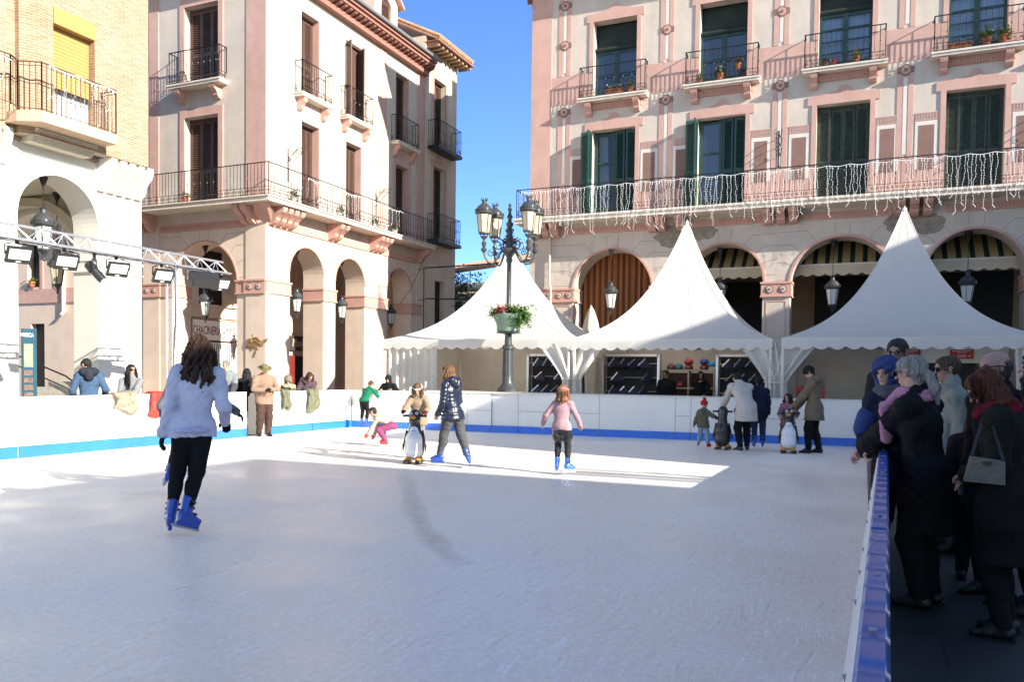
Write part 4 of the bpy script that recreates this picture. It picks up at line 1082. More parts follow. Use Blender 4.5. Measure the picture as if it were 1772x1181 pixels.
for (x0, x1, wh, lab, sd) in ((-9.35, -7.65, 'rack under the leftmost tent', 'metal rack of dark blue hire skates under the leftmost tent', 1),
                              (-6.98, -5.35, 'rack left of the helmet shelf', 'metal rack of hire skates left of the helmet shelf in the middle tent', 2),
                              (-3.72, -1.95, 'rack right of the helmet shelf', 'metal rack of hire skates right of the helmet shelf in the middle tent', 3)):
    rack(x0, x1, 22.9, lab, sd); skate_rows(x0, x1, 22.9, wh, sd)
T = thing('shelf_unit', 'pale wooden cubby shelf with helmets on top inside the middle tent', 'shelf', (-4.55, 23, 0))
g = MB()
for x in (-5.28, -4.53, -3.82): g.box(x-.02, x+.02, 22.8, 23.15, -.02, 1.66)
g.build('upright', M('pale_shelf_wood', (.42, .36, .28), .6, .12, 6), T)
g = MB()
for z in (.55, 1.15, 1.66): g.box(-5.3, -3.8, 22.78, 23.16, z, z+.035)
g.build('shelf', bpy.data.materials['pale_shelf_wood'], T)
g = MB(); g.box(-5.3, -3.8, 23.16, 23.18, 0, 1.6); g.build('back_panel', M('dark_red_backing', (.10, .03, .03), .7, .2), T)
helm0 = None
for x, z, c, nm, pos in ((-5.05, 1.70, (.12, .02, .02), 'dark red', 'at the left end of the helmet row'), (-4.83, 1.70, (.01, .12, .20), 'teal', 'beside the dark red one'), (-4.55, 1.70, (.25, .015, .015), 'red', 'under another red one'),
                    (-4.55, 1.86, (.45, .02, .03), 'bright red', 'on top of another red one'), (-4.12, 1.86, (.04, .05, .22), 'indigo', 'stacked on a red one'), (-4.12, 1.70, (.22, .01, .02), 'crimson', 'under the indigo one'), (-3.9, 1.78, (.01, .22, .42), 'sky blue', 'at the right end of the row'),
                    (-4.78, 1.19, (.2, .015, .02), 'red', 'inside the left cubby'), (-4.2, 1.19, (.2, .015, .02), 'wine red', 'inside the right cubby')):
    m = M('helmet_'+nm.replace(' ', '_'), c, .25, .1, coat=.5)
    T = thing('helmet', '%s skating helmet on the wooden shelf, %s' % (nm, pos), 'helmet', (x, 22.95, z), 'helmets on the shelf')
    g = MB(); g.lathe([(.11, 0), (.125, .03), (.125, .07), (.10, .125), (.06, .155), (.001, .165)], (0, 0, 0), 14, 0, 1, 1.15); g.build('shell', m, T, True, local=True)
    g = MB(); g.lathe([(.112, -.004), (.128, .0), (.128, .018), (.112, .02)], (0, 0, 0), 14, 0, 1, 1.15); g.build('rim', m_blk, T, local=True)
T = thing('red_box', 'red crate standing on the counter at the left of the rightmost tent', 'crate', (-1.2, 21.3, 0))
g = MB(); g.box(-1.55, -.9, 21.2, 21.6, 1.0, 1.3); g.build('body', m_red, T); g = MB(); g.box(-1.5, -.95, 21.18, 21.199, 1.12, 1.18); g.build('handle', m_blk, T)
T = thing('service_window', 'grey kiosk front with two dark openings inside the rightmost tent', 'kiosk', (1.6, 23, 0))
g = MB(); g.box(.45, 3.2, 22.9, 23.0, 1.92, 2.42); g.box(.45, 3.2, 22.9, 23.0, 0, 1.0)
for x in (.45, 1.72, 3.0): g.box(x, x+.12, 22.88, 23.01, 1.0, 1.92)
g.build('frame', m_tarp, T); g = MB(); g.box(.57, 1.72, 23.05, 23.08, 1, 1.92); g.box(1.84, 3.0, 23.05, 23.08, 1, 1.92); g.build('opening', m_dark, T)
for x, p in ((1.02, 'left'), (2.2, 'right')):
    T = thing('notice', 'red notice with white marks on the kiosk front, %s one of the pair' % p, 'sign', (x, 22.85, 2.2), 'red notices in the tent')
    g = MB(); g.box(x-.26, x+.26, 22.855, 22.875, 2.02, 2.25); g.build('board', m_red, T)
    g = MB()
    for j in range(9): g.box(x-.21+j*.047, x-.178+j*.047, 22.849, 22.856, 2.205, 2.222)
    for j in range(5): g.box(x-.1+j*.042, x-.072+j*.042, 22.849, 22.856, 2.17, 2.185)
    for s in (-1, 1):
        g.tube([(x+s*.05+.04*math.cos(a), 22.85, 2.09+.028*math.sin(a)) for a in [i*math.pi/5 for i in range(11)]], .008, 4)
        g.box(x+s*.17-.025, x+s*.17+.025, 22.849, 22.856, 2.085, 2.097)
    g.build('lettering', m_lett, T)
T = thing('parasol', 'closed cream parasol standing behind the gap between the first two tents', 'parasol', (-8.1, 24.9, 0))
g = MB(); g.tube([(-8.1, 24.9, -.03), (-8.1, 24.9, 3.75)], .03, 8); g.build('pole', m_alu, T)
g = MB(); n = 24; vs = []
for j, (r, z) in enumerate([(.03, 3.7), (.10, 3.55), (.2, 3.2), (.27, 2.8), (.30, 2.4), (.26, 2.15)]):
    for k in range(n): q = r*(1+.22*math.cos(k*2*math.pi/n*8)); vs.append((-8.1+q*math.cos(2*math.pi*k/n), 24.9+q*math.sin(2*math.pi*k/n), z))
g.add(vs, [(j*n+k, j*n+(k+1) % n, (j+1)*n+(k+1) % n, (j+1)*n+k) for j in range(5) for k in range(n)]); g.build('canopy', m_awnv, T, True)

# ================================================================== lanterns
def lantern_parts(P, s, zc, glass, hang=True, crown=True):
    """six-sided lantern whose glass runs from zc up; local to P"""
    hb = .42*s
    g = MB(); g.lathe([(.10*s, 0), (.165*s, hb)], (0, 0, zc), 6, R(15)); g.build('glass', glass, P, local=True)
    g = MB()
    for k in range(6):
        a = R(15)+k*math.pi/3; g.tube([(.102*s*math.cos(a), .102*s*math.sin(a), zc-.01), (.168*s*math.cos(a), .168*s*math.sin(a), zc+hb)], .010*s, 4)
    g.lathe([(.02*s, -.10*s), (.05*s, -.07*s), (.11*s, -.015*s), (.112*s, .012*s), (.02*s, .014*s)], (0, 0, zc), 12)
    g.lathe([(.172*s, 0), (.215*s, .03*s), (.225*s, .06*s), (.20*s, .085*s), (.205*s, .10*s), (.15*s, .19*s), (.09*s, .245*s), (.06*s, .26*s), (.055*s, .32*s), (.075*s, .34*s), (.02*s, .36*s)], (0, 0, zc+hb), 16)
    for k in range(14):
        a = k*2*math.pi/14; g.obox((.212*s*math.cos(a), .212*s*math.sin(a), zc+hb+.10*s), (.02*s*-math.sin(a), .02*s*math.cos(a), 0), (.006*s*math.cos(a), .006*s*math.sin(a), 0), (0, 0, .022*s))
    for k in range(7):
        a = k*2*math.pi/7; g.tube([(.05*s*math.cos(a), .05*s*math.sin(a), zc+hb+.33*s), (.085*s*math.cos(a), .085*s*math.sin(a), zc+hb+.40*s)], [.016*s, .005*s], 4)
    if hang:
        g.lathe([(.012*s, -.22*s), (.03*s, -.19*s), (.012*s, -.15*s), (.03*s, -.1*s)], (0, 0, zc), 8)
        for k in range(3):
            a = k*2.09; g.tube([(.10*s*math.cos(a), .10*s*math.sin(a), zc-.01), (.09*s*math.cos(a), .09*s*math.sin(a), zc-.08*s), (.02*s*math.cos(a), .02*s*math.sin(a), zc-.15*s)], .008*s, 4)
    return g.build('casing', m_lampiron, P, local=True)
def hanging(x, y, zt, ztop, s, label, glass=None):
    T = thing('lantern', label, 'lantern', (x, y, zt), 'lanterns hanging in the arches')
    lantern_parts(T, s, 0, glass or m_lampwhite)
    g = MB(); h = ztop-zt; g.tube([(0, 0, .78*s), (0, 0, h-.25)], .010, 5); g.lathe([(.02, -.3), (.03, -.22), (.10, -.04), (.11, 0)], (0, 0, h), 10); g.build('chain', m_iron, T, local=True)
    return T
hanging(-18.42, 13.62, 4.4, 6.15, 1.3, 'black lantern with frosted glass hanging in the white arch behind the lighting truss', m_lampwhite)
hanging(-19.9, 15.1, 3.75, 6.2, 1.1, 'lantern with yellowed glass deeper inside the white arcade, behind the truss', m_lampglass)
hanging(-20.42, 20.95, 3.35, 5.7, 1.1, 'lantern hanging in the wide arch above the butcher shop sign', m_lampwhite)
hanging(-17.85, 22.5, 3.55, 5.68, 1.0, 'lantern in the first sunlit arch of the corner house', m_lampwhite)
hanging(-17.85, 25.1, 3.52, 5.68, 1.0, 'lantern in the second sunlit arch of the corner house', m_lampwhite)
hanging(-17.85, 28.5, 3.5, 5.7, 1.0, 'lantern in the shaded arch of the corner house beside the tent', m_lampwhite)
hanging(-7.72, 25.8, 3.72, 5.65, 1.1, 'lantern in front of the orange striped curtain', m_lampwhite)
hanging(-4.3, 26.4, 3.8, 5.6, 1.1, 'lantern mostly hidden by the slope of the middle tent', m_lampwhite)
hanging(-.95, 26.35, 3.72, 5.65, 1.1, 'lantern under the awning left of the rightmost tent peak', m_lampwhite)
hanging(2.62, 26.35, 3.72, 5.7, 1.1, 'lantern under the awning right of the rightmost tent peak', m_lampwhite)

# ================================================================== street lamp
def street_lamp():
    X, Y = -8.85, 20.05
    T = thing('street_lamp', 'black cast iron street lamp with four lanterns rising in front of the leftmost tent', 'lamp post', (X, Y, 0))
    g = MB(); g.lathe([(.30, -.03), (.30, .5), (.24, .6), (.22, .95), (.28, .98), (.29, 1.08), (.24, 1.14), (.17, 1.22), (.145, 1.28), (.14, 1.5), (.125, 2.15), (.16, 2.18), (.16, 2.26), (.12, 2.3)], (X, Y, 0), 16); g.build('base', m_lampiron, T, True, angle=40)
    g = MB()
    for k in range(12):
        a = k*2*math.pi/12; g.tube([(X+.135*math.cos(a), Y+.135*math.sin(a), 1.3), (X+.12*math.cos(a), Y+.12*math.sin(a), 2.14)], .018, 5)
    g.build('fluting', m_lampiron, T)
    g = MB(); g.lathe([(.10, 2.3), (.085, 2.9), (.10, 2.93), (.10, 2.98), (.075, 3.02), (.068, 3.05), (.085, 3.06), (.085, 3.1), (.066, 3.14), (.06, 4.5), (.085, 4.53), (.085, 4.6), (.07, 4.64), (.12, 4.72), (.21, 4.8), (.22, 4.86), (.10, 4.95), (.07, 5.2), (.09, 5.3), (.05, 5.42), (.09, 5.5), (.10, 5.56), (.05, 5.6), (.05, 5.68), (.085, 5.73), (.05, 5.79), (.035, 5.88), (.062, 5.93), (.03, 6.0), (.045, 6.05), (.005, 6.1)], (X, Y, 0), 14); g.build('pole', m_lampiron, T, True, angle=40)
    g = MB()
    for k in range(8):
        a = k*math.pi/4+.2; g.tube([(X+(.12+r)*math.cos(a), Y+(.12+r)*math.sin(a), 5.1+z) for r, z in spiral(0, 0, .12, 1.3, 1, 10)], .018, 5)
        g.tube([(X+(.07+r)*math.cos(a), Y+(.07+r)*math.sin(a), 5.38+z) for r, z in spiral(0, 0, .08, 1.2, 1, 10)], .014, 5)
    g.build('scrollwork', m_lampiron, T)
    for a in (R(-150), R(150), R(-20), R(28)):
        ca, sa = math.cos(a), math.sin(a)
        ar = MB()
        ar.tube([(X+r*ca, Y+r*sa, z) for r, z in ((.12, 4.86), (.22, 4.80), (.33, 4.60), (.44, 4.47), (.57, 4.50), (.66, 4.64), (.69, 4.80))], [.03, .03, .026, .026, .026, .026, .03], 8)
        ar.tube([(X+(.30+r)*ca, Y+(.30+r)*sa, 4.98+z) for r, z in spiral(0, 0, .17, 1.4, 1, 14)], .018, 5)
        ar.tube([(X+(.50+r)*ca, Y+(.50+r)*sa, 4.74+z) for r, z in spiral(0, 0, .1, 1.3, -1, 12)], .014, 5)
        ar.lathe([(.03, 0), (.075, .05), (.08, .10), (.035, .14), (.06, .2), (.07, .26), (.03, .30), (.03, .34), (.09, .4), (.1, .43), (.02, .44)], (X+.69*ca, Y+.69*sa, 4.76), 12)
        for k in range(4):
            b = k*math.pi/2+.4; ar.tube([(X+.69*ca+.06*math.cos(b), Y+.69*sa+.06*math.sin(b), 5.16), (X+.69*ca+.12*math.cos(b), Y+.69*sa+.12*math.sin(b), 5.27)], .012, 4)
        A = ar.build('arm', m_lampiron, T, True, angle=50)
        lp = bpy.data.objects.new('lamp', None); COL.objects.link(lp); lp.parent = T; lp.location = (.69*ca, .69*sa, 5.27)
        hb = .50
        g = MB(); g.lathe([(.135, 0), (.195, hb)], (0, 0, 0), 6, a); g.build('glass', m_lampglass, lp, local=True)
        g = MB()
        for k in range(6):
            b = a+k*math.pi/3; g.tube([(.137*math.cos(b), .137*math.sin(b), -.01), (.198*math.cos(b), .198*math.sin(b), hb)], .011, 4)
        g.lathe([(.03, -.02), (.15, -.015), (.15, .015), (.03, .02)], (0, 0, 0), 12)
        g.lathe([(.2, 0), (.245, .03), (.25, .07), (.232, .09), (.238, .12), (.19, .20), (.12, .26), (.075, .29), (.06, .33), (.065, .36), (.02, .37)], (0, 0, hb), 18)
        for k in range(16):
            b = k*math.pi/8; g.obox((.243*math.cos(b), .243*math.sin(b), hb+.12), (-.022*math.sin(b), .022*math.cos(b), 0), (.006*math.cos(b), .006*math.sin(b), 0), (0, 0, .03))
        for k in range(8):
            b = k*math.pi/4; g.tube([(.055*math.cos(b), .055*math.sin(b), hb+.35), (.10*math.cos(b), .10*math.sin(b), hb+.44)], [.022, .006], 4)
        g.build('casing', m_lampiron, lp, True, local=True, angle=40)
street_lamp()

# foliage helper: many small leaf faces
def leaves(mb, n, fn, size, r2, droop=0.):
    for _ in range(n):
        p = Vector(fn()); a = r2.uniform(0, 6.283); t = r2.uniform(-.9, .6)-droop
        d = Vector((math.cos(a)*math.cos(t), math.sin(a)*math.cos(t), math.sin(t))); s = d.cross(Vector((0, 0, 1)))
        if s.length < .01: s = Vector((1, 0, 0))
        s.normalize(); L = size*r2.uniform(.6, 1.3); W = L*.32
        mb.add([p, p+d*L*.5+s*W, p+d*L, p+d*L*.5-s*W], [(0, 1, 2, 3)])
def leafmat(name, c, v=.35):
    m, nt, b = nodes(name); L = nt.links.new
    oi = N(nt, 'ShaderNodeNewGeometry'); n = N(nt, 'ShaderNodeTexNoise', Scale=7., Detail=3.); L(oi.outputs['Position'], n.inputs['Vector'])
    mx = N(nt, 'ShaderNodeMix', data_type='RGBA'); L(n.outputs['Fac'], mx.inputs['Factor'])
    mx.inputs[6].default_value = c4([x*(1-v) for x in c]); mx.inputs[7].default_value = c4([min(1, x*(1+v)) for x in c])
    L(mx.outputs[2], b.inputs['Base Color']); b.inputs['Roughness'].default_value = .55
    b.inputs['Transmission Weight'].default_value = .0
    return m
m_fern = leafmat('fern_green', (.10, .20, .035)); m_leaf = leafmat('dark_leaf', (.075, .13, .035)); m_leafy = leafmat('yellow_green_leaf', (.16, .22, .03))
m_petal = M('red_petals', (.50, .02, .035), .6, .25, 20); m_pinkpetal = M('pink_petals', (.65, .16, .22), .6, .2, 20)
def planter():
    r2 = random.Random(4); X, Y, Z = -8.85, 20.05, 2.82
    T = thing('planter', 'sage green planter of ferns and red flowers ringed round the lamp post', 'planter', (X, Y, Z))
    g = MB(); g.lathe([(.26, -.20), (.33, -.16), (.33, .0), (.37, .10), (.46, .26), (.47, .30), (.42, .30), (.40, .24), (.12, .24)], (X, Y, Z), 20, 0, 1.0, .8); g.build('bowl', M('sage_green_plastic', (.17, .25, .185), .45, .06), T, True, angle=40)
    g = MB(); g.lathe([(.08, -.24), (.34, -.21), (.34, -.195), (.08, -.18)], (X, Y, Z), 16); g.build('bracket', m_lampiron, T)
    g = MB()
    def tuft(cx, cz, rx, rz):
        for _ in range(60):
            a = r2.uniform(0, 6.28); rr = r2.uniform(.3, 1); p0 = Vector((X+cx*.5, Y-.05, Z+.25)); p2 = Vector((X+cx+rx*rr*math.cos(a), Y+.3*rr*math.sin(a)-.1, Z+cz+rz*rr*r2.uniform(-.9, 1)))
            p1 = (p0+p2)/2+Vector((0, 0, .16)); n = 9
            for k in range(n):
                t = (k+1)/n; q = p0*(1-t)**2+p1*2*t*(1-t)+p2*t*t; leaves(g, 3, lambda: q+Vector((r2.gauss(0, .015), r2.gauss(0, .015), r2.gauss(0, .012))), .065, r2, .3)
    tuft(.38, .22, .35, .34); tuft(.55, .12, .28, .38); tuft(-.36, .34, .26, .2); tuft(.15, .42, .22, .18); g.build('foliage', m_fern, T, recalc=False)
    g = MB(); leaves(g, 90, lambda: (X-.16+r2.gauss(0, .06), Y-.3+r2.gauss(0, .06), Z+.44+r2.gauss(0, .055)), .06, r2); leaves(g, 20, lambda: (X-.05+r2.gauss(0, .04), Y-.3+r2.gauss(0, .05), Z+.45+r2.gauss(0, .05)), .06, r2); g.build('flowers', m_petal, T, recalc=False)
    g = MB(); leaves(g, 110, lambda: (X+.02+r2.gauss(0, .05), Y-.33+r2.gauss(0, .05), Z+.44+r2.gauss(0, .05)), .06, r2); g.build('flowers', m_pinkpetal, T, recalc=False)
planter()

# ================================================================== flower pots and boxes on the balconies
def pot(x, y, z, kind, label, s=1., leaf=None, fl=None, long=0.):
    s *= .78
    r2 = random.Random(int(abs(x*131+y*17+z*7)))
    T = thing('flower_pot', label, 'flower pot', (x, y, z), 'plants on the balconies')
    g = MB()
    if long: g.prism([(x-long/2, y-.09, z+.18), (x+long/2, y-.09, z+.18), (x+long/2-.02, y-.06, z), (x-long/2+.02, y-.06, z)], (0, .16, 0))
    else: g.lathe([(.075*s, 0), (.11*s, .17*s), (.125*s, .17*s), (.125*s, .21*s), (.09*s, .21*s)], (x, y, z), 12)
    g.build('pot', m_terra if kind == 't' else m_white, T)
    g = MB(); w = long/2 if long else .12*s
    leaves(g, int(130*s*(2 if long else 1)), lambda: (x+r2.uniform(-w, w), y+r2.gauss(0, .07), z+.26*s+r2.gauss(0, .085*s)), .10*s, r2); g.build('foliage', leaf or m_leaf, T, recalc=False)
    if fl:
        g = MB(); leaves(g, int(70*s*(2 if long else 1)), lambda: (x+r2.uniform(-w, w), y+r2.gauss(0, .06), z+.36*s+r2.gauss(0, .05*s)), .055*s, r2); g.build('flowers', fl, T, recalc=False)
yb = 25.83
pot(-7.72, yb, 10.68, 't', 'terracotta trough with pale cyclamen on the leftmost upper balcony', 1, None, m_lett, .62)
pot(-7.2, yb, 10.68, 't', 'terracotta pot of yellowish leaves at the right end of the leftmost upper balcony', 1.1, m_leafy)
pot(-4.35, yb, 10.68, 't', 'terracotta pot with a white flowering bush on the second upper balcony', 1.35, None, m_lett)
pot(-3.8, yb, 10.98, 't', 'terracotta pot with red blooms high at the right of the second upper balcony', 1.0, None, m_petal)
pot(-4.95, yb, 10.68, 't', 'small brown pot at the left corner of the second upper balcony', .9, m_leafy)
pot(-1.28, yb, 10.68, 't', 'pot with a small cactus on the third upper balcony', .95, m_leaf)
pot(-1.05, yb, 10.68, 't', 'pink wrapped pot beside the cactus on the third upper balcony', .8, m_petal)
pot(-.45, yb, 10.68, 't', 'pot of yellow flowers right of the middle of the third upper balcony', 1.1, m_leafy, M('yellow_petals', (.55, .42, .04), .6, .2))
pot(2.85, yb, 10.68, 't', 'pot of bright yellow green leaves on the rightmost upper balcony', 1.4, m_leafy)
pot(3.25, yb, 10.68, 't', 'second pot of yellow green leaves near the end of the rightmost upper balcony', 1.4, m_leafy)
pot(2.2, yb, 10.68, 't', 'low trough of dark leaves left on the rightmost upper balcony', .8, m_leaf, None, .6)
for y, l in ((21.2, 'white trough of red geraniums on the sunlit long balcony nearest the corner'), (23.7, 'white trough of red geraniums on the long balcony by the first shuttered door'), (25.9, 'white trough of red geraniums between the two shuttered doors of the long balcony'), (27.3, 'white trough of red geraniums at the shade edge of the long balcony')):
    pot(-16.95, y, 6.9, 'w', l, 1.25, None, m_petal, .0); 
pot(-20.3, 19.95, 6.9, 't', 'pot with lilac and red flowers on the shaded face of the corner balcony', 1.1, None, m_pinkpetal)
pot(-28.25, 20.42, 4.5, 't', 'pot with a bright green plant on the sill seen through the white arch', 1.2, m_leafy)

# ================================================================== curtain and awnings in the right-hand arcade
T = thing('striped_curtain', 'orange and brown striped curtain closing the first arch of the painted house', 'curtain', (-7.76, 26.5, 0))
g = MB(); vs = []; n = 130
for k in range(n+1):
    x = -9.3+3.0*k/n; yy = 26.95+.03*math.sin(k*.95)
    vs += [(x, yy, 0), (x, yy, 5.85)]
g.add(vs, [(2*k, 2*k+1, 2*k+3, 2*k+2) for k in range(n)]); g.build('cloth', m_stripe, T, True)
g = MB(); g.tube([(-9.3, 26.95, 5.86), (-6.3, 26.95, 5.86)], .03, 6); g.build('rail', m_iron, T)
for i, (a, b, l) in enumerate(((-5.45, -2.8, 'striped awning with cream scalloped valance in the arch behind the middle tent'), (-2.25, .9, 'striped awning with cream scalloped valance in the arch left of the rightmost tent peak'), (1.4, 4.1, 'striped awning with cream scalloped valance in the arch at the right edge'))):
    T = thing('awning', l, 'awning', ((a+b)/2, 27, 5), 'striped awnings in the arcade')
    g = MB(); g.prism([(a, 27.0, 5.02), (b, 27.0, 5.02), (b, 28.4, 6.15), (a, 28.4, 6.15)], (0, 0, .02)); g.build('cloth', m_awn, T)
    g = MB(); ns = int((b-a)/.32)*8; vs = []
    for k in range(ns+1):
        x = a+(b-a)*k/ns; z = 4.74-.07*abs(math.sin(math.pi*k/8)); vs += [(x, 26.98+.01*math.sin(k*.4), 5.03), (x, 26.96+.015*math.sin(k*.4), z)]
    g.add(vs, [(2*k, 2*k+1, 2*k+3, 2*k+2) for k in range(ns)]); g.build('valance', m_awnv, T)
    g = MB(); g.tube([(a, 26.99, 5.03), (b, 26.99, 5.03)], .025, 6); g.build('bar', m_plastic, T)

# ================================================================== icicle lights
def icicles(runs, label, dens, lmin, lmax, gap=None, skip=.1):
    r2 = random.Random(len(label)); T = thing('string_lights', label, 'string lights', (runs[0][0][0], runs[0][0][1], runs[0][0][2]), 'icicle lights on balconies')
    g = MB(); b = MB()
    for p, q in runs:
        p, q = Vector(p), Vector(q); L = (q-p).length; d = (q-p)/L; n = int(L/dens)
        sag = [p+d*(L*i/n)+Vector((0, 0, -.02-.05*abs(math.sin(i*.5)))) for i in range(n+1)]
        g.tube(sag, .008, 4)
        for i in range(n):
            if r2.random() < skip: continue
            s = sag[i]+d*r2.uniform(-.03, .03); h = r2.uniform(lmin, lmax); k = int(h/.07); pts = []; x = 0
            for j in range(k+1):
                x += r2.gauss(0, .012); pts.append(s+d*x+Vector((0, 0, -h*j/k)))
                if j: b.ball(pts[-1]+Vector((r2.gauss(0, .012), r2.gauss(0, .012), 0)), .0078, 4, 3)
            g.tube(pts, .0022, 3, False)
            g.tube([s+Vector((0, 0, .0)), s+Vector((0, 0, -.08))], .008, 4)
            if r2.random() < .6: e = pts[-1]; g.tube([e, e+d*r2.choice((-1, 1))*.07+Vector((0, 0, -.09))], .006, 3, False)
    g.build('wire', m_bulb, T); o = b.build('bulbs', m_bulb, T, recalc=False)
icicles([((-10.7, 25.22, 7.66), (7, 25.22, 7.66))], 'long curtain of white icicle lights hanging along the painted house balcony', .095, .75, 1.5)
icicles([((-16.68, 21.6, 7.8), (-16.68, 27.6, 7.8))], 'white icicle lights hanging along the sunlit side of the corner house balcony', .15, .5, .95, skip=.2)
icicles([((-16.8, 12.6, 8.28), (-16.8, 14.35, 8.28)), ((-17.05, 11.0, 8.2), (-17.05, 11.9, 8.2))], 'white icicle lights tangled over the brick house balcony', .11, .4, 1.0)

# ================================================================== lighting truss
def truss():
    X = -13.5; z0, z1 = 3.72, 3.97; ya, yb_ = 4.0, 14.5
    T = thing('lighting_truss', 'aluminium lattice truss crossing in front of the white arcade on a single mast', 'truss', (X, 12.9, 0))
    ch = [(X-.13, z0), (X+.13, z0), (X, z1)]
    g = MB()
    for x, z in ch: g.tube([(x, ya, z), (x, yb_-(.12 if z == z1 else 0), z)], .026, 8)
    g.build('chord', m_alu, T)
    g = MB(); n = 44; st = (yb_-.1-ya)/n
    for i in range(n):
        y = ya+i*st; s = i % 2
        for a, b in ((0, 2), (1, 2), (0, 1)):
            p, q = ch[a], ch[b]
            if s: p, q = q, p
            g.tube([(p[0], y, p[1]), (q[0], y+st, q[1])], .010, 5)
    g.build('lacing', m_alu, T)
    g = MB()
    for dx, dy in ((-.1, -.08), (.1, -.08), (0, .1)): g.tube([(X+dx, 12.94+dy, -.03), (X+dx, 12.94+dy, z0)], .025, 8)
    for i in range(16):
        z = .1+i*.22; g.tube([(X-.1, 12.86, z), (X+.1, 12.86, z+.2)], .008, 4); g.tube([(X+.1, 12.86, z), (X, 13.04, z+.2)], .008, 4)
    g.box(X-.35, X+.35, 12.6, 13.3, -.03, .03); g.build('mast', m_alu, T)
    g = MB(); g.tube([(X+.14, 12.85, z0), (X+.15, 12.86, 2.6), (X+.12, 12.82, 1.6), (X+.16, 12.9, .6)], .014, 5)
    g.tube([(X+.14, y, z0-.035+.012*math.sin(y*9)) for y in [ya+.25*k for k in range(42)]], .010, 4); g.build('cable', m_blk, T)
    def flood(y, i, lab):
        F = thing('floodlight', lab, 'floodlight', (X+.02, y, z0-.03), 'floodlights clamped on the truss')
        t = R(38); ax = Vector((math.cos(R(-20)), math.sin(R(-20)), 0)); 
        nrm = (ax*math.cos(t)-Vector((0, 0, 1))*math.sin(t)).normalized(); sd = Vector((-ax.y, ax.x, 0)); upv = nrm.cross(sd)*-1
        c = Vector((.05, 0, -.24))
        g = MB(); g.obox(c, sd*.20, upv*.155, nrm*.028)
        for k in range(8): g.obox(c-nrm*.045+sd*(-.17+.049*k), sd*.010, upv*.14, nrm*.02)
        g.build('housing', m_blk, F, local=True)
        g = MB(); g.obox(c+nrm*.03-upv*.03, sd*.165, upv*.10, nrm*.004); g.build('lens', m_lens, F, local=True)
        g = MB(); g.obox(c+nrm*.031+upv*.118, sd*.04, upv*.010, nrm*.003); g.build('badge', m_lens, F, local=True)
        g = MB()
        for s in (-1, 1): g.tube([c+sd*.215*s, c+sd*.215*s+Vector((0, 0, .17)), Vector((.0, 0, -.03))+sd*.08*s], .014, 5)
        g.lathe([(.03, -.05), (.035, -.03), (.035, .05), (.02, .06)], (0, 0, 0), 8); g.build('bracket', m_blk, F, local=True)
    for y, l in ((9.47, 'black floodlight on the truss left of the white arch'), (10.37, 'black floodlight on the truss in front of the white arch'), (11.49, 'black floodlight on the truss between the spotlight and the mast'), (12.6, 'black floodlight on the truss just left of the mast'), (14.25, 'black floodlight at the right end of the truss beside the speaker')):
        flood(y, 0, l)
    F = thing('spotlight', 'black cylindrical spotlight hanging from the truss at the edge of the white arch', 'spotlight', (X+.02, 11.0, z0-.05))
    d = Vector((.55, .35, -.75)).normalized(); c = Vector((0, 0, -.3)); sd = d.cross(Vector((0, 0, 1))).normalized()
    g = MB(); g.tube([c-d*.2, c-d*.17, c-d*.02, c, c+d*.24], [.05, .085, .10, .082, .085], 14); g.build('barrel', m_blk, F, True, local=True, angle=40)
    g = MB(); g.tube([c+d*.241, c+d*.245], [.07, .07], 14); g.build('lens', m_lens, F, local=True)
    g = MB(); g.tube([c+sd*.115, c+sd*.12+Vector((0, 0, .2)), c-sd*.12+Vector((0, 0, .2)), c-sd*.115], .012, 5); g.tube([(0, 0, -.1), (0, 0, .06)], .03, 6); g.build('yoke', m_blk, F, local=True)
    F = thing('loudspeaker', 'black angular loudspeaker slung under the truss right of the mast', 'loudspeaker', (X+.05, 13.72, z0-.05))
    g = MB(); ax = Vector((.9, -.45, 0)).normalized(); sd = Vector((-ax.y, ax.x, 0))
    pr = [(-.12, -.34), (.16, -.34), (.24, -.18), (.12, .0), (-.16, -.02), (-.26, -.16)]
    g.prism([ax*x+Vector((0, 0, z))-sd*.30 for x, z in pr], sd*.60); g.build('cabinet', m_blk, F, local=True)
    g = MB(); g.prism([ax*x+Vector((0, 0, z))-sd*.27 for x, z in ((.17, -.33), (.248, -.18), (.255, -.185), (.18, -.345))], sd*.54); g.build('grille', m_blk, F, local=True)
    g = MB()
    for s in (-1, 1): g.tube([sd*.32*s+Vector((0, 0, -.18)), sd*.32*s+Vector((0, 0, .0)), sd*.1*s+Vector((0, 0, .04))], .014, 5); g.ball(sd*.31*s+Vector((0, 0, -.17)), .03, 8, 5)
    g.build('bracket', m_alu, F, local=True)
truss()

# ================================================================== signs, totem, stairs, rail, cables
T = thing('shop_sign', 'white butcher shop sign with maroon lettering under the wide arch of the corner house', 'sign', (-21.45, 22.3, 2.9))
g = MB(); g.box(-21.44, -21.40, 21.35, 23.55, 2.58, 3.28); bd = g.build('board', m_plastic, T)
g = MB()
for a, b, c, d in ((21.33, 23.57, 3.28, 3.31), (21.33, 23.57, 2.55, 2.58)): g.box(-21.45, -21.385, a, b, c, d)
for a in (21.33, 23.55): g.box(-21.45, -21.385, a, a+.02, 2.58, 3.28)
g.build('frame', m_cornice, T)
text_mesh('lettering', 'CHACINERIA AMADO', .44, M('maroon_lettering', (.22, .012, .03), .5, .05), (-21.395, 22.5, 2.77), (0, 1, 0), (0, 0, 1), T, .52)
T = thing('bar_sign', 'dark fascia sign with pale gothic lettering seen through the first sunlit arch', 'sign', (-21.45, 26.9, 2.9))
g = MB(); g.box(-21.46, -21.36, 25.9, 28.0, 2.36, 2.95); g.build('board', M('dark_olive_sign', (.045, .04, .03), .5, .1), T)
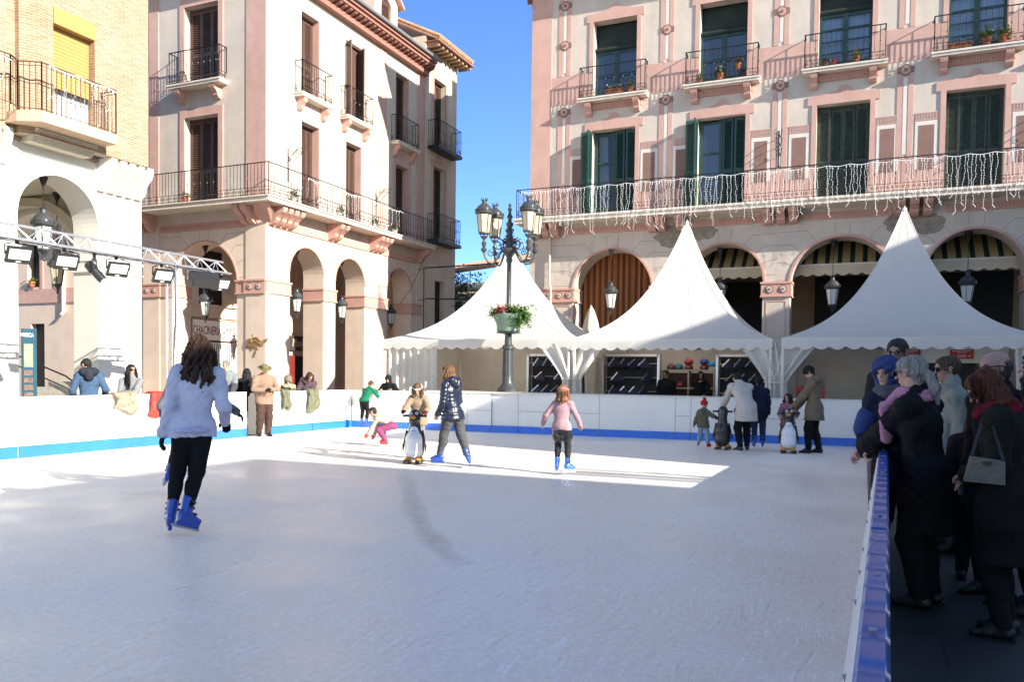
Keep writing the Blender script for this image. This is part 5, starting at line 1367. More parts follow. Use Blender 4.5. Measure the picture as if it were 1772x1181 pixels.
text_mesh('lettering', 'Monje', .46, m_awnv, (-21.35, 27.05, 2.52), (0, 1, 0), (0, 0, 1), T, .72, shear=.15)
T = thing('information_totem', 'blue information totem with a map and photos standing behind the barrier at the white arch', 'totem', (-14.2, 10.25, 0))
mt = M('petrol_blue_panel', (.022, .075, .11), .4, .08)
g = MB(); g.box(-14.26, -14.2, 10.08, 10.27, 0, 2.23); g.box(-14.27, -14.22, 10.275, 10.36, 0, 2.24); g.build('body', mt, T)
g = MB(); g.box(-14.199, -14.192, 10.085, 10.265, 1.52, 1.95); g.build('map', M('map_print', (.22, .27, .19), .5, .25, 14), T)
g = MB()
for k in range(6): g.box(-14.199, -14.192, 10.085, 10.26, .68+k*.137, .775+k*.137)
g.build('photo', M('photo_print', (.15, .10, .08), .5, .6, 18), T)
text_mesh('lettering', 'HUESCA', .1, m_lett, (-14.19, 10.275, 2.08), (0, 1, 0), (0, 0, 1), T, .7, align='RIGHT')
T = thing('stone_steps', 'pale stone side wall of steps rising to the dark door behind the white arch', 'steps', (-26.5, 19.8, 0))
g = MB()
for k in range(5): g.box(-28.6+k*.62, -23.4, 19.45, 20.45, -.03+.22*k if k else -.03, .22*(k+1)-.035)
g.build('tread', M('pale_block', (.55, .50, .38), .7, .18, 5, .2, 20), T)
T = thing('handrail', 'steel handrail slanting down beside the stone steps behind the white arch', 'handrail', (-27.6, 19.5, 0))
g = MB(); g.tube([(-28.2, 19.4, 1.0), (-28.2, 19.4, 2.1), (-25.2, 19.4, 1.25), (-24.5, 19.4, .9)], .03, 8); g.tube([(-28.2, 19.4, 1.75), (-25.2, 19.4, .85), (-24.5, 19.4, .5)], .025, 8); g.build('rail', m_iron, T)
T = thing('utility_cable', 'black cables strung across the side street between the townhouse and the painted house', 'cable', (-14, 29, 5))
g = MB()
for z, s in ((5.95, .05), (4.65, .12)):
    g.tube([(-17.1+6.3*k/12, 30.0-1.2*k/12, z-s*math.sin(math.pi*k/12)) for k in range(13)], .028, 5)
g.tube([(-17.15, 29.95, 6.0), (-17.15, 29.95, 3.4)], .02, 5); g.tube([(-17.15, 29.95, 6.3), (-17.2, 29.0, 5.0), (-17.3, 28.3, 4.3)], .012, 4); g.build('wire', m_blk, T)
for y, zc, l in ((21.55, 8.2, 'wrought iron light bracket between the corner and the first shuttered door'), (26.75, 8.0, 'wrought iron light bracket at the end of the sunlit front')):
    T = thing('wall_bracket', l, 'wall bracket', (-17.48, y, zc), 'light brackets on the corner house')
    g = MB(); g.tube([(-17.46, y, zc-.5), (-17.46, y, zc+.6)], .014, 4)
    g.tube([(-17.46+.08*k, y, zc+.15+.42*math.sin(k/9*2.2)) for k in range(10)], .012, 4); g.tube([(-17.46+.07*k, y, zc-.1+.5*math.sin(k/9*1.5)) for k in range(10)], .010, 4)
    for k in range(6): g.tube([(-17.36+.09*k+a, y, zc+.42+.05*(k % 2)+b) for a, b in spiral(0, 0, .08, 1.2, 1 if k % 2 else -1, 8)], .008, 3)
    g.build('scroll', m_iron, T)
# damaged plaster at the corner pier
g = MB(); r2 = random.Random(8)
for _ in range(46):
    c = Vector((-17.9+r2.gauss(0, .16), 20.46+r2.gauss(0, .012), 2.36+r2.gauss(0, .12))); a = r2.uniform(0, 3.14); s = r2.uniform(.03, .10)
    g.obox(c, Vector((math.cos(a), 0, math.sin(a)))*s, Vector((0, .02, 0)), Vector((-math.sin(a), 0, math.cos(a)))*s*.3)
g.build('damaged_plaster', M('exposed_core', (.26, .15, .06), .9, .5, 14, .6, 20), pink)
# bags on the barrier, litter of clothes
def sack(nm, label, cat, c, rx, rz, mat, seed, extra=None):
    """soft bag or garment folded over the top of the barrier"""
    r2 = random.Random(seed); T = thing(nm, label, cat, c); ph = [r2.uniform(0, 6.28) for _ in range(4)]; top = 1.035
    n, m = 26, 22; vs = []
    for j in range(m+1):
        e = j/m
        for i in range(n+1):
            u = i/n*2-1; wd = rx*(1-.10*math.sin(e*3+ph[0])+.06*math.sin(e*9+ph[1])); low = c[2]-rz*(1+.25*math.sin(u*2.2+ph[2]))
            y = c[1]+u*wd
            if e < .25: x = -13.0+.6*(e)*1.0; z = top-.25*(.25-e)**1.2*4*.6; x = -13.02+e/.25*.16
            else:
                f = (e-.25)/.75; z = top+(low-top)*f; x = -12.82+.05*math.sin(f*3.1)
            x += .022*math.sin(u*7+ph[3]+e*2)+.012*math.sin(u*15+e*9)+(.02*math.sin(e*14+u*3))
            vs.append((x, y, z))
    g = MB(); g.add(vs, [(j*(n+1)+i, j*(n+1)+i+1, (j+1)*(n+1)+i+1, (j+1)*(n+1)+i) for j in range(m) for i in range(n)]); o = g.build('cloth', mat, T, True, recalc=False)
    sm = o.modifiers.new('thickness', 'SOLIDIFY'); sm.thickness = .05; sm.offset = -1
    g = MB(); g.tube([(-12.77, c[1]-rx*.5, c[2]+rz*.2), (-12.78, c[1]-rx*.2, c[2]-rz*.3), (-12.77, c[1]+rx*.3, c[2]-rz*.1), (-12.79, c[1]+rx*.5, c[2]+rz*.4)], .014, 5); g.build('strap', extra or mat, T)
sack('coat', 'cream and rose coat draped over the barrier in front of the woman with sunglasses', 'coat', (-12.86, 11.08, .95), .24, .22, M('cream_fabric', (.30, .23, .16), .8, .25, 9, .3, 20), 2, m_blk)
sack('backpack', 'red and grey backpack hung over the barrier left of the white sweatshirt', 'backpack', (-12.84, 11.86, .86), .17, .25, M('red_fabric', (.30, .035, .025), .7, .3, 5), 3, m_gutter)
sack('handbag', 'khaki handbag hanging over the barrier below the mauve coat', 'handbag', (-12.84, 16.75, .78), .2, .26, M('khaki_fabric', (.12, .12, .07), .7, .15, 6, .3, 20), 4)
sack('pouch', 'small khaki pouch hanging over the barrier left of the larger khaki bag', 'pouch', (-12.83, 15.72, .80), .11, .2, bpy.data.materials['khaki_fabric'], 5)
# tree in the gap
def tree():
    r2 = random.Random(11); X, Y = -19.6, 37.0
    T = thing('tree', 'leafy green tree between the townhouse and the leftmost tent', 'tree', (X, Y, 0))
    g = MB(); g.tube([(X, Y, -.03), (X+.1, Y, 2), (X, Y, 6.0)], [.16, .12, .05], 8)
    for k in range(9):
        a = k*2.4; z = 3.0+k*.3; g.tube([(X+.06, Y, z), (X+.7*math.cos(a), Y+.7*math.sin(a), z+.7), (X+1.2*math.cos(a), Y+1.2*math.sin(a), z+1.2)], [.05, .03, .012], 5)
    g.build('trunk', m_wood, T)
    g = MB()
    for _ in range(120):
        a = r2.uniform(0, 6.28); rr = r2.uniform(.2, 1.5); c = Vector((X+rr*math.cos(a), Y+rr*math.sin(a), 5.3+r2.uniform(-1.9, 1.7)*(1-.3*rr/1.5)))
        leaves(g, 42, lambda: c+Vector((r2.gauss(0, .2), r2.gauss(0, .2), r2.gauss(0, .17))), .17, r2)
    g.build('crown', m_leaf, T, recalc=False)
tree()
# ================================================================== smooth surfaces from blended limbs
def field_mesh(prims, vox, k=.02, mod=None, subs=(), plane=None, prims2=()):
    """blend tapered capsules (a, b, ra, rb, flat axis, flat factor, quilt) and skin the result"""
    allp = list(prims)+list(prims2); pts = np.array([p for q in allp for p in (q[0], q[1])]); rad = max(max(q[2], q[3]) for q in allp)
    lo = pts.min(0)-rad-k-4*vox; hi = pts.max(0)+rad+k+4*vox
    n = np.ceil((hi-lo)/vox).astype(int)+1
    ax = [lo[i]+vox*np.arange(n[i]) for i in range(3)]
    F = np.full(n, .15, np.float32)
    def dist(q, X, Y, Z):
        a = np.array(q[0], float); b = np.array(q[1], float); ra, rb = q[2], q[3]; d = b-a; L2 = max(d@d, 1e-9)
        t = np.clip(((X-a[0])*d[0]+(Y-a[1])*d[1]+(Z-a[2])*d[2])/L2, 0, 1)
        ox, oy, oz = X-a[0]-t*d[0], Y-a[1]-t*d[1], Z-a[2]-t*d[2]
        if len(q) > 4 and q[4] is not None:
            m = np.array(q[4], float); m /= np.linalg.norm(m); s = (1/q[5]-1)*(ox*m[0]+oy*m[1]+oz*m[2]); ox, oy, oz = ox+s*m[0], oy+s*m[1], oz+s*m[2]
        r = ra+(rb-ra)*t
        if len(q) > 6 and q[6]: r = r-q[6][0]*(1-np.abs(np.sin(np.pi*t*math.sqrt(L2)/q[6][1]+q[6][2] if len(q[6]) > 2 else np.pi*t*math.sqrt(L2)/q[6][1])))**2
        return np.sqrt(ox*ox+oy*oy+oz*oz)-r
    def region(q, pad):
        R_ = max(q[2], q[3])+pad; sl = []
        for i in range(3):
            a = min(q[0][i], q[1][i])-R_; b = max(q[0][i], q[1][i])+R_
            sl.append(slice(max(0, int((a-lo[i])/vox)), min(n[i], int((b-lo[i])/vox)+2)))
        return tuple(sl)
    n1 = len(prims)
    for iq, q in enumerate(allp):
        if iq == n1 and plane is not None: F = np.maximum(F, (plane-ax[2])[None, None, :].astype(np.float32)); 
        sl = region(q, k+.03); g = np.ix_(*[ax[i][sl[i]] for i in range(3)])
        d = dist(q, *g); f = F[sl]; h = np.maximum(k-np.abs(f-d), 0)/k
        F[sl] = np.minimum(f, d)-h*h*k*.25
    if plane is not None and len(allp) == n1: F = np.maximum(F, (plane-ax[2])[None, None, :].astype(np.float32))
    for q in subs:
        sl = region(q, .01); g = np.ix_(*[ax[i][sl[i]] for i in range(3)]); d = -dist(q, *g); f = F[sl]; kk = .012
        h = np.maximum(kk-np.abs(f-d), 0)/kk; F[sl] = np.maximum(f, d)+h*h*kk*.25
    if mod is not None:
        g = np.ix_(*ax); F = F+mod(*g)
    s = F < 0
    C = [(i, j, l) for i in (0, 1) for j in (0, 1) for l in (0, 1)]
    sub = lambda A, c: A[c[0]:A.shape[0]-1+c[0], c[1]:A.shape[1]-1+c[1], c[2]:A.shape[2]-1+c[2]]
    tot = sum(sub(s, c).astype(np.int8) for c in C); mixed = (tot > 0) & (tot < 8)
    idx = np.argwhere(mixed)
    if len(idx) == 0: return [], []
    num = -np.ones(mixed.shape, int); num[mixed] = np.arange(len(idx))
    acc = np.zeros((len(idx), 3)); cnt = np.zeros(len(idx)); cv = {c: F[idx[:, 0]+c[0], idx[:, 1]+c[1], idx[:, 2]+c[2]] for c in C}
    for c in C:
        for a in range(3):
            if c[a] == 0:
                e = list(c); e[a] = 1; fa, fb_ = cv[c], cv[tuple(e)]; x = (fa < 0) != (fb_ < 0)
                t = np.where(x, fa/np.where(fa-fb_ == 0, 1, fa-fb_), 0); p = np.array(c, float)[None, :].repeat(len(idx), 0); p[:, a] = t
                acc[x] += p[x]; cnt += x
    V = lo+vox*(idx+acc/cnt[:, None])
    fs = []
    for a in range(3):
        b, c = [(1, 2), (2, 0), (0, 1)][a]
        s0 = np.moveaxis(s, (a, b, c), (0, 1, 2)); nm = np.moveaxis(num, (a, b, c), (0, 1, 2))
        x = s0[:-1, 1:-1, 1:-1] != s0[1:, 1:-1, 1:-1]; ii = np.argwhere(x)
        i, j, l = ii[:, 0], ii[:, 1]+1, ii[:, 2]+1
        q = np.stack([nm[i, j-1, l-1], nm[i, j, l-1], nm[i, j, l], nm[i, j-1, l]], 1)
        fl = ~s0[i, j, l]; q[fl] = q[fl][:, ::-1]
        fs.append(q)
    return V, np.concatenate(fs)
def skin(name, sets, mat, parent):
    """one smooth mesh object from one or more field_mesh results"""
    vs = []; fs = []; o = 0
    for V, Fq in sets:
        if len(V) == 0: continue
        vs.append(V); fs.append(Fq+o); o += len(V)
    me = bpy.data.meshes.new(name); V = np.concatenate(vs); Q = np.concatenate(fs)
    me.vertices.add(len(V)); me.vertices.foreach_set('co', V.astype(np.float32).ravel())
    me.loops.add(len(Q)*4); me.loops.foreach_set('vertex_index', Q.astype(np.int32).ravel())
    me.polygons.add(len(Q)); me.polygons.foreach_set('loop_start', np.arange(0, len(Q)*4, 4, dtype=np.int32)); me.polygons.foreach_set('loop_total', np.full(len(Q), 4, np.int32))
    me.polygons.foreach_set('use_smooth', np.ones(len(Q), bool)); me.update(); me.validate()
    me.materials.append(mat); ob = bpy.data.objects.new(name, me); COL.objects.link(ob); ob.parent = parent
    return ob
def folds(amp, seed, fr=1.):
    r2 = random.Random(seed); ks = [(r2.gauss(0, 16)*fr, r2.gauss(0, 16)*fr, r2.gauss(0, 22)*fr, r2.uniform(0, 6.28)) for _ in range(4)]+[(r2.gauss(0, 38)*fr, r2.gauss(0, 38)*fr, r2.gauss(0, 45)*fr, r2.uniform(0, 6.28)) for _ in range(3)]
    def f(X, Y, Z):
        s = 0
        for i, (a, b, c, p) in enumerate(ks):
            w = np.sin(a*X+b*Y+c*Z+p+.8*np.sin(9*X+7*Z+i)); s = s+(w if i < 3 else (.9-1.8*np.abs(w)) if i < 5 else .4*w)
        return (amp*.4)*s
    return f

# ------------------------------------------------------------------ cloth, skin and hair materials
_mc = {}
def cloth(c, rough=.85, bump=.25, var=.14, scale=6, kind='cloth', coat=0., sheen=True):
    key = (tuple(c), rough, bump, var, kind)
    if key not in _mc:
        m = M(kind+'_%d' % len(_mc), c, rough, var, scale, bump, 160 if kind == 'cloth' else 60, coat=coat, spec=(.12 if max(c) < .03 else .25) if rough > .6 else .5)
        _mc[key] = m
    return _mc[key]
def hairmat(c):
    key = ('hair',)+tuple(c)
    if key not in _mc:
        m, nt, b = nodes('hair_%d' % len(_mc)); L = nt.links.new; tc = N(nt, 'ShaderNodeTexCoord'); mp = N(nt, 'ShaderNodeMapping'); mp.inputs['Scale'].default_value = (70, 70, 7)
        L(tc.outputs['Object'], mp.inputs['Vector']); n = N(nt, 'ShaderNodeTexNoise', Scale=1., Detail=5., Distortion=1.2); L(mp.outputs[0], n.inputs['Vector'])
        r = N(nt, 'ShaderNodeValToRGB'); L(n.outputs['Fac'], r.inputs[0]); r.color_ramp.elements[0].position = .35; r.color_ramp.elements[1].position = .7
        r.color_ramp.elements[0].color = c4([x*.5 for x in c]); r.color_ramp.elements[1].color = c4([min(1, x*1.7) for x in c]); L(r.outputs[0], b.inputs['Base Color'])
        b.inputs['Roughness'].default_value = .55; b.inputs['Specular IOR Level'].default_value = .25; bp = N(nt, 'ShaderNodeBump', Strength=.7, Distance=.02); L(n.outputs['Fac'], bp.inputs['Height']); L(bp.outputs[0], b.inputs['Normal'])
        _mc[key] = m
    return _mc[key]
def skinmat(c=(.52, .30, .21)):
    key = ('skin',)+tuple(c)
    if key not in _mc:
        m = M('skin_%d' % len(_mc), c, .5, .08, 14, .05, 200, spec=.4); b = m.node_tree.nodes['Principled BSDF']
        b.inputs['Subsurface Weight'].default_value = .12; b.inputs['Subsurface Radius'].default_value = (.012, .005, .003); b.inputs['Subsurface Scale'].default_value = 1.0; _mc[key] = m
    return _mc[key]
BLACK = (.010, .010, .012)
m_eye = M('eye_dark', (.02, .015, .012), .15, .1); m_lip = M('lip_rose', (.34, .11, .09), .5, .1); m_shade = M('sunglass_black', (.008, .008, .009), .12, .1)
V3 = lambda *a: np.array(a, float)
def unit(v): return v/max(np.linalg.norm(v), 1e-9)
def ik(a, c, l1, l2, pole):
    d = c-a; L = np.linalg.norm(d)
    if L > (l1+l2)*.999: c = a+d/L*(l1+l2)*.999; d = c-a; L = np.linalg.norm(d)
    u = d/L; x = (l1*l1-l2*l2+L*L)/(2*L); h = math.sqrt(max(l1*l1-x*x, 0)); p = pole-u*(pole@u)
    return a+u*x+unit(p)*h, c

def person(label, pos, face, h=1.7, z=0., hs=1., lean=0., side=0., pz=None, hip=(0, 0), feet=None, hands=None, look=(0, 0), tilt=0., bw=1., belly=0., pole=None,
           skin_c=(.52, .30, .21), hair=None, hat=None, top=None, legs=None, shoes=None, gloves=None, scarf=None, glasses=None, extra=(), eyes=True, vox=.013, curl=35, group=None, seed=0, lift=None):
    """top: dict(c, t thickness, hem z fraction, flare, quilt, rough, hood); feet/hands in body heights"""
    ang = math.atan2(-face[0], face[1])
    T = thing('person', label, 'person', (pos[0], pos[1], z), group, ang)
    HH = .13*h*hs; kk = (1-.025-.13*hs)/.845
    pz = (.525 if pz is None else pz)*kk
    P = V3(hip[0]*h, hip[1]*h, pz*h); le, sd = R(lean), R(side)
    U = unit(V3(math.sin(sd), math.sin(le)*math.cos(sd), math.cos(le)*math.cos(sd))); Fw = unit(V3(0, 1, 0)-U*U[1]); Rt = np.cross(Fw, U)
    q = h*kk
    waist, chest, shc, nb = P+U*.10*q, P+U*.215*q, P+U*.295*q, P+U*.325*q
    sw = .106*q*bw*(1.0 if hs < 1.15 else .95)
    ly, lp = R(look[0]), R(look[1])
    Hf = unit(V3(math.sin(-ly)*math.cos(lp), math.cos(ly)*math.cos(lp), math.sin(lp))); tl = R(tilt)
    Hr = unit(np.cross(Hf, V3(0, 0, 1))); Hu = np.cross(Hr, Hf); Hr, Hu = Hr*math.cos(tl)-Hu*math.sin(tl), Hu*math.cos(tl)+Hr*math.sin(tl)
    hb = nb+unit(U+V3(0, 0, .7)+Fw*.15)*.03*h
    c = hb+Hu*HH*.52+Hf*HH*.10
    J = dict(P=P, waist=waist, chest=chest, nb=nb, c=c)
    arm = {}; hd = hands or {}
    for s, n_ in ((-1, 'L'), (1, 'R')):
        sh = shc+Rt*sw*s-U*.012*q
        w = hd.get(n_); w = V3(*w)*h if w is not None else sh+V3(s*.035*h, .02*h, -.325*q)
        pl = (pole or {}).get(n_, (s*.5, -1, -.2)); el, w = ik(sh, w, .178*q, .155*q, V3(*pl)); arm[n_] = (sh, el, w)
    leg = {}; ft = feet or {}
    for s, n_ in ((-1, 'L'), (1, 'R')):
        hp = P+V3(s*.048*h, 0, -.01*h); a = ft.get(n_, dict()); an = V3(*(a.get('p') or (s*.06, -.01, .045)))*h
        kn, an = ik(hp, an, .243*q, .235*q, V3(*a.get('pole', (s*.1, 1, 0)))); yw, pt = R(a.get('yaw', -s*8)), R(a.get('pitch', 0))
        tf = V3(-math.sin(yw)*math.cos(pt), math.cos(yw)*math.cos(pt), math.sin(pt)); leg[n_] = (hp, kn, an, tf)
    # ---- body: one skin
    def torso(t=0., b=1.):
        w = bw
        return [(P-U*.02*q, waist, .083*q*w+t, .074*q*w+t+belly*.02, Fw, .70), (waist, chest, .074*q*w+t+belly*.03, .092*q*w+t, Fw, .66), (chest, shc-U*.02*q, .092*q*w+t, .070*q*w+t, Fw, .64), (arm['L'][0], arm['R'][0], .034*q+t*.5, .034*q+t*.5)]+[(nb+U*.005*q, arm[n_][0], .026*q+t*.45, .026*q+t*.4) for n_ in 'LR']
    if belly: bel = [(waist+Fw*.04*q, waist+Fw*.055*q+U*.03*q, (.07+.012*belly)*q, (.065+.01*belly)*q)]
    else: bel = []
    def arms(t=0., tw=None):
        o = []
        for n_ in 'LR':
            a, e, w = arm[n_]; o += [(a, e, .034*q+t, .027*q+t), (e, w, .027*q+t, .018*q+(t if tw is None else tw))]
        return o
    def legp(t=0., ta=None, cuff=0.):
        o = []
        for n_ in 'LR':
            a, k_, f, _ = leg[n_]; f2 = f+(k_-f)*cuff; cb = k_+(f-k_)*.32-unit(leg[n_][3])*.008*h
            o += [(a, k_, .056*q+t, .038*q+t), (k_, f2, .036*q+t, .024*q+(t if ta is None else ta)), (cb, cb+(f-k_)*.12, .034*q+t, .03*q+t)]
        return o
    headp = [(c+Hu*.12*HH-Hf*.10*HH, c+Hu*.13*HH+Hf*.05*HH, .375*HH, .36*HH, Hr, .88), (c-Hu*.02*HH+Hf*.14*HH, c-Hu*.30*HH+Hf*.17*HH, .27*HH, .165*HH), (c-Hu*.40*HH+Hf*.235*HH, c-Hu*.40*HH+Hf*.24*HH, .085*HH, .085*HH),
             (c+Hu*.03*HH+Hf*.40*HH, c-Hu*.12*HH+Hf*.47*HH, .03*HH, .052*HH), (c-Hu*.245*HH+Hf*.345*HH-Hr*.05*HH, c-Hu*.245*HH+Hf*.345*HH+Hr*.05*HH, .04*HH, .04*HH),
             (c+Hu*.10*HH+Hf*.36*HH-Hr*.16*HH, c+Hu*.10*HH+Hf*.36*HH+Hr*.16*HH, .05*HH, .05*HH)]
    for s in (-1, 1): headp += [(c+Hr*s*.345*HH+Hu*.06*HH-Hf*.02*HH, c+Hr*s*.335*HH-Hu*.08*HH, .085*HH, .06*HH, Hr, .45)]
    sock = [(c+Hf*.40*HH+Hu*.025*HH+Hr*s*.15*HH,)*2+(.065*HH, .065*HH) for s in (-1, 1)]
    neck = [(nb-U*.02*q, c-Hu*.22*HH-Hf*.06*HH, .036*h*min(1, .75+.25*bw), .034*h*min(hs, 1.1))]
    def hand(n_, t=0.):
        a, e, w = arm[n_]; s = 1 if n_ == 'R' else -1; d = unit(w-e); m = h/1.7*(1.05 if hs > 1.15 else 1)
        nrm = unit(np.cross(d, V3(0, 1, 0)) if abs(d[1]) < .8 else np.cross(d, V3(1, 0, 0)))
        if abs(d[2]) < .7: nrm = V3(0, 0, -1)-d*(-d[2]); nrm = unit(nrm)
        else: nrm = unit(V3(-s, .3, 0)-d*(V3(-s, .3, 0)@d))
        sd_ = np.cross(d, nrm); fwd = sd_ if sd_[1] > 0 else -sd_
        if abs(d[1]) > .7: fwd = V3(-s, 0, 0)-d*(-s*d[0]); fwd = unit(fwd)
        pr = [(w-d*.01*m, w+d*.03*m, .019*m+t, .024*m+t, nrm, .6), (w+d*.03*m-fwd*.022*m, w+d*.075*m-fwd*.026*m, .013*m+t, .012*m+t), (w+d*.03*m+fwd*.02*m, w+d*.08*m+fwd*.026*m, .014*m+t, .012*m+t), (w+d*.05*m, w+d*.08*m, .014*m+t, .012*m+t)]
        for i, (o, L) in enumerate(((.029, .068), (.010, .078), (-.010, .072), (-.028, .056))):
            b0 = w+d*.08*m+fwd*o*m; cu = R(curl*(.75+.15*i)); d1 = unit(d*math.cos(cu*.5)+nrm*math.sin(cu*.5)); d2 = unit(d*math.cos(cu*1.5)+nrm*math.sin(cu*1.5)); b1 = b0+d1*L*.5*m; b2 = b1+d2*L*.5*m
            pr += [(b0, b1, .0088*m+t, .0078*m+t), (b1, b2, .0078*m+t, .0065*m+t)]
        tb = w+d*.025*m+fwd*.026*m; t1_ = tb+unit(d*.7+fwd*.7+nrm*.3)*.035*m; t2_ = t1_+unit(d*.9+fwd*.25+nrm*.4)*.03*m
        pr += [(tb, t1_, .0115*m+t, .0095*m+t), (t1_, t2_, .0095*m+t, .0075*m+t)]
        return pr
    footp = []
    for n_ in 'LR':
        a, k_, f, tf = leg[n_]; footp += [(f-tf*.012*h-V3(0, 0, .02*h), f+tf*.06*h-V3(0, 0, .026*h), .019*h, .013*h)]
    hv = min(.006, vox*.6)
    sk = skinmat(skin_c)
    body = skin('body', [field_mesh(torso(-.008)+arms(-.002)+legp(-.006)+footp+neck, max(vox, .014), .03), field_mesh(headp+neck, vox*.62, .012, None, sock), field_mesh(hand('L'), hv, .006), field_mesh(hand('R'), hv, .006)], sk, T)
    if eyes:
        for s in (-1, 1):
            g = MB(); e = c+Hf*.352*HH+Hu*.025*HH+Hr*s*.15*HH; g.ball(e, .052*HH, 8, 6); g.build('eye', m_eye, T, True, local=True)
        g = MB()
        for s in (-1, 1): g.tube([c+Hf*(.415 if k else .39)*HH+Hu*(.12+.02*k)*HH+Hr*s*(.08+.085*k)*HH for k in range(3)], .016*HH, 4)
        g.build('eyebrow', hairmat(hair['c'] if hair else (.05, .03, .02)), T, local=True)
        g = MB(); g.tube([c-Hu*(.245-.008*abs(k))*HH+Hf*(.385-.012*abs(k))*HH+Hr*.036*k*HH for k in (-2, -1, 0, 1, 2)], [.01*HH, .018*HH, .02*HH, .018*HH, .01*HH], 6); g.build('mouth', m_lip, T, True, local=True)
    # ---- clothing
    if top:
        t = top.get('t', .02); mt = cloth(top['c'], top.get('rough', .85), top.get('bump', .25), kind=top.get('kind', 'cloth'), coat=top.get('coat', 0))
        qt = top.get('quilt'); pr = [tuple(p) for p in torso(t)+bel]; ar = arms(t*.85, t*.9)
        if belly: pr = [p if i >= 4 else p for i, p in enumerate(pr)]
        hem = top.get('hem'); ar = arms(t*.55, t*.7); hz = None
        if hem is not None:
            hz = hem*h; L = max(.01, (P[2]-hz)); fl = top.get('flare', .01); dn = unit(V3(0, -.10*math.sin(le) if not top.get('hang') else 0, -1)); e = P+dn*(L+.10)
            pr += [(P, e, .084*q*bw+t, .084*q*bw+t+fl, V3(0, 1, 0), .90)]
            for n_ in 'LR': a_ = leg[n_][0]; pr += [(a_+V3(0, 0, .02*h), a_+(leg[n_][1]-a_)*.25+dn*.02 if not top.get('hang') else a_+dn*(L+.1), .058*q+t*.75, .060*q+t*.75+fl*.3)]
        else: pr = [(P+U*.075*q, waist, .078*q*bw+t, .074*q*bw+t+belly*.02, Fw, .70)]+pr[1:]
        if qt:
            pr = [p[:6]+((qt[0], qt[1]),) if len(p) > 5 else p+(None, 1, (qt[0], qt[1])) for p in pr]; ar = [p+(None, 1, (qt[0], qt[1])) for p in ar]
        col = [(nb-U*.025*q, nb+U*top.get('collar', .012)*q+Hf*.005, .046*h*min(1, .75+.25*bw)+t*.35, .042*h*min(hs, 1.1)+t*.3)]
        if top.get('hood') == 'down': col += [(nb-Fw*.055*h-Rt*.05*h, nb-Fw*.055*h+Rt*.05*h, .042*h, .042*h), (nb-Fw*.07*h-U*.05*h, nb-Fw*.075*h-U*.03*h, .055*h, .05*h), (nb+Rt*.055*h-Fw*.04*h, nb+Rt*.05*h+Fw*.02*h, .032*h, .022*h), (nb-Rt*.055*h-Fw*.04*h, nb-Rt*.05*h+Fw*.02*h, .032*h, .022*h)]
        skin(top.get('name', 'jacket'), [field_mesh(pr+col, vox, .028, folds(top.get('fold', .006), seed+1), (), hz, ar)], mt, T)
        if top.get('band'):
            bz0, bz1, bc = top['band']; skin('jacket_panel', [field_mesh([(P+(waist-P)*bz0, P+(chest-P)*bz1, .080*q*bw+t+.006, .084*q*bw+t+.006, Fw, .70)]+[(a+(e-a)*.9, w, .027*q+t, .02*q+t) for a, e, w in arm.values()], vox, .02, folds(.005, seed+3))], cloth(bc), T)
    if legs:
        t = legs.get('t', .012); skin(legs.get('name', 'trousers'), [field_mesh(legp(t, legs.get('ta', t), legs.get('cuff', .05))+[(P-U*.03*q, P+U*.06*q, .080*q*bw+t*.6, .074*q*bw+t*.6, Fw, .72)], vox, .022, folds(legs.get('fold', .004), seed+2))], cloth(legs['c'], legs.get('rough', .85), kind=legs.get('kind', 'cloth')), T)
    if shoes:
        for n_ in 'LR':
            a, k_, f, tf = leg[n_]; up = unit(k_-f); pu = unit(up-tf*(up@tf)); sd_ = np.cross(tf, pu)
            if shoes.get('skate'):
                m = h/1.7*shoes.get('s', 1.)
                pr = [(f+up*.12*m-tf*.005*m, f+up*.02*m, .060*m, .055*m, sd_, .85), (f-tf*.03*m-pu*.02*m, f+tf*.075*m-pu*.035*m, .050*m, .046*m, sd_, .85), (f+tf*.07*m-pu*.035*m, f+tf*.135*m-pu*.045*m, .045*m, .036*m, pu, .8), (f-tf*.035*m-pu*.065*m, f+tf*.13*m-pu*.07*m, .036*m, .034*m, sd_, .9)]
                b = skin('ice_skate', [field_mesh(pr, min(vox, .009), .012)], cloth(shoes['c'], .3, .05, .1, kind='boot', coat=.4), T)
                g = MB()
                for d0, d1, zz in ((-.09, .15, -.118),): g.obox(f+tf*(d0+d1)/2*m+pu*(zz+.012)*m, tf*(d1-d0)/2*m, sd_*.016*m, pu*.016*m)
                g.build('blade_holder', cloth(shoes['c'], .3, .05, .1, kind='boot', coat=.4), b, local=True)
                g = MB(); g.prism([f+tf*x*m+pu*y_*m-sd_*.003*m for x, y_ in ((-.13, -.122), (-.125, -.14), (.15, -.14), (.175, -.128), (.17, -.12))], sd_*.006*m); g.build('blade', m_steel, b, local=True)
                g = MB()
                for u_, w_ in ((.105, .058), (.055, .058)): g.tube([f+up*u_*m+(tf*math.cos(x)*w_+sd_*math.sin(x)*w_*.9)*m for x in [i*math.pi/8-math.pi/2 for i in range(9)]], .010*m, 5)
                g.tube([f+tf*.075*m-pu*.0*m+sd_*x*.048*m+pu*(.012*(1-x*x))*m for x in (-1, -.5, 0, .5, 1)], .010*m, 5)
                g.ball(f+up*.105*m+sd_*.055*m, .014*m, 6, 4); g.ball(f+up*.055*m+sd_*.055*m, .014*m, 6, 4); g.build('buckle', m_blk, b, local=True)
            else:
                m = h/1.7; pr = [(f-tf*.035*m-pu*.03*m, f+tf*.09*m-pu*.042*m, .040*m, .036*m), (f+tf*.08*m-pu*.045*m, f+tf*.15*m-pu*.05*m, .036*m, .03*m, pu, .75), (f+up*.05*m, f, .044*m, .044*m), (f, f+tf*.07*m-pu*.03*m, .046*m, .04*m)]
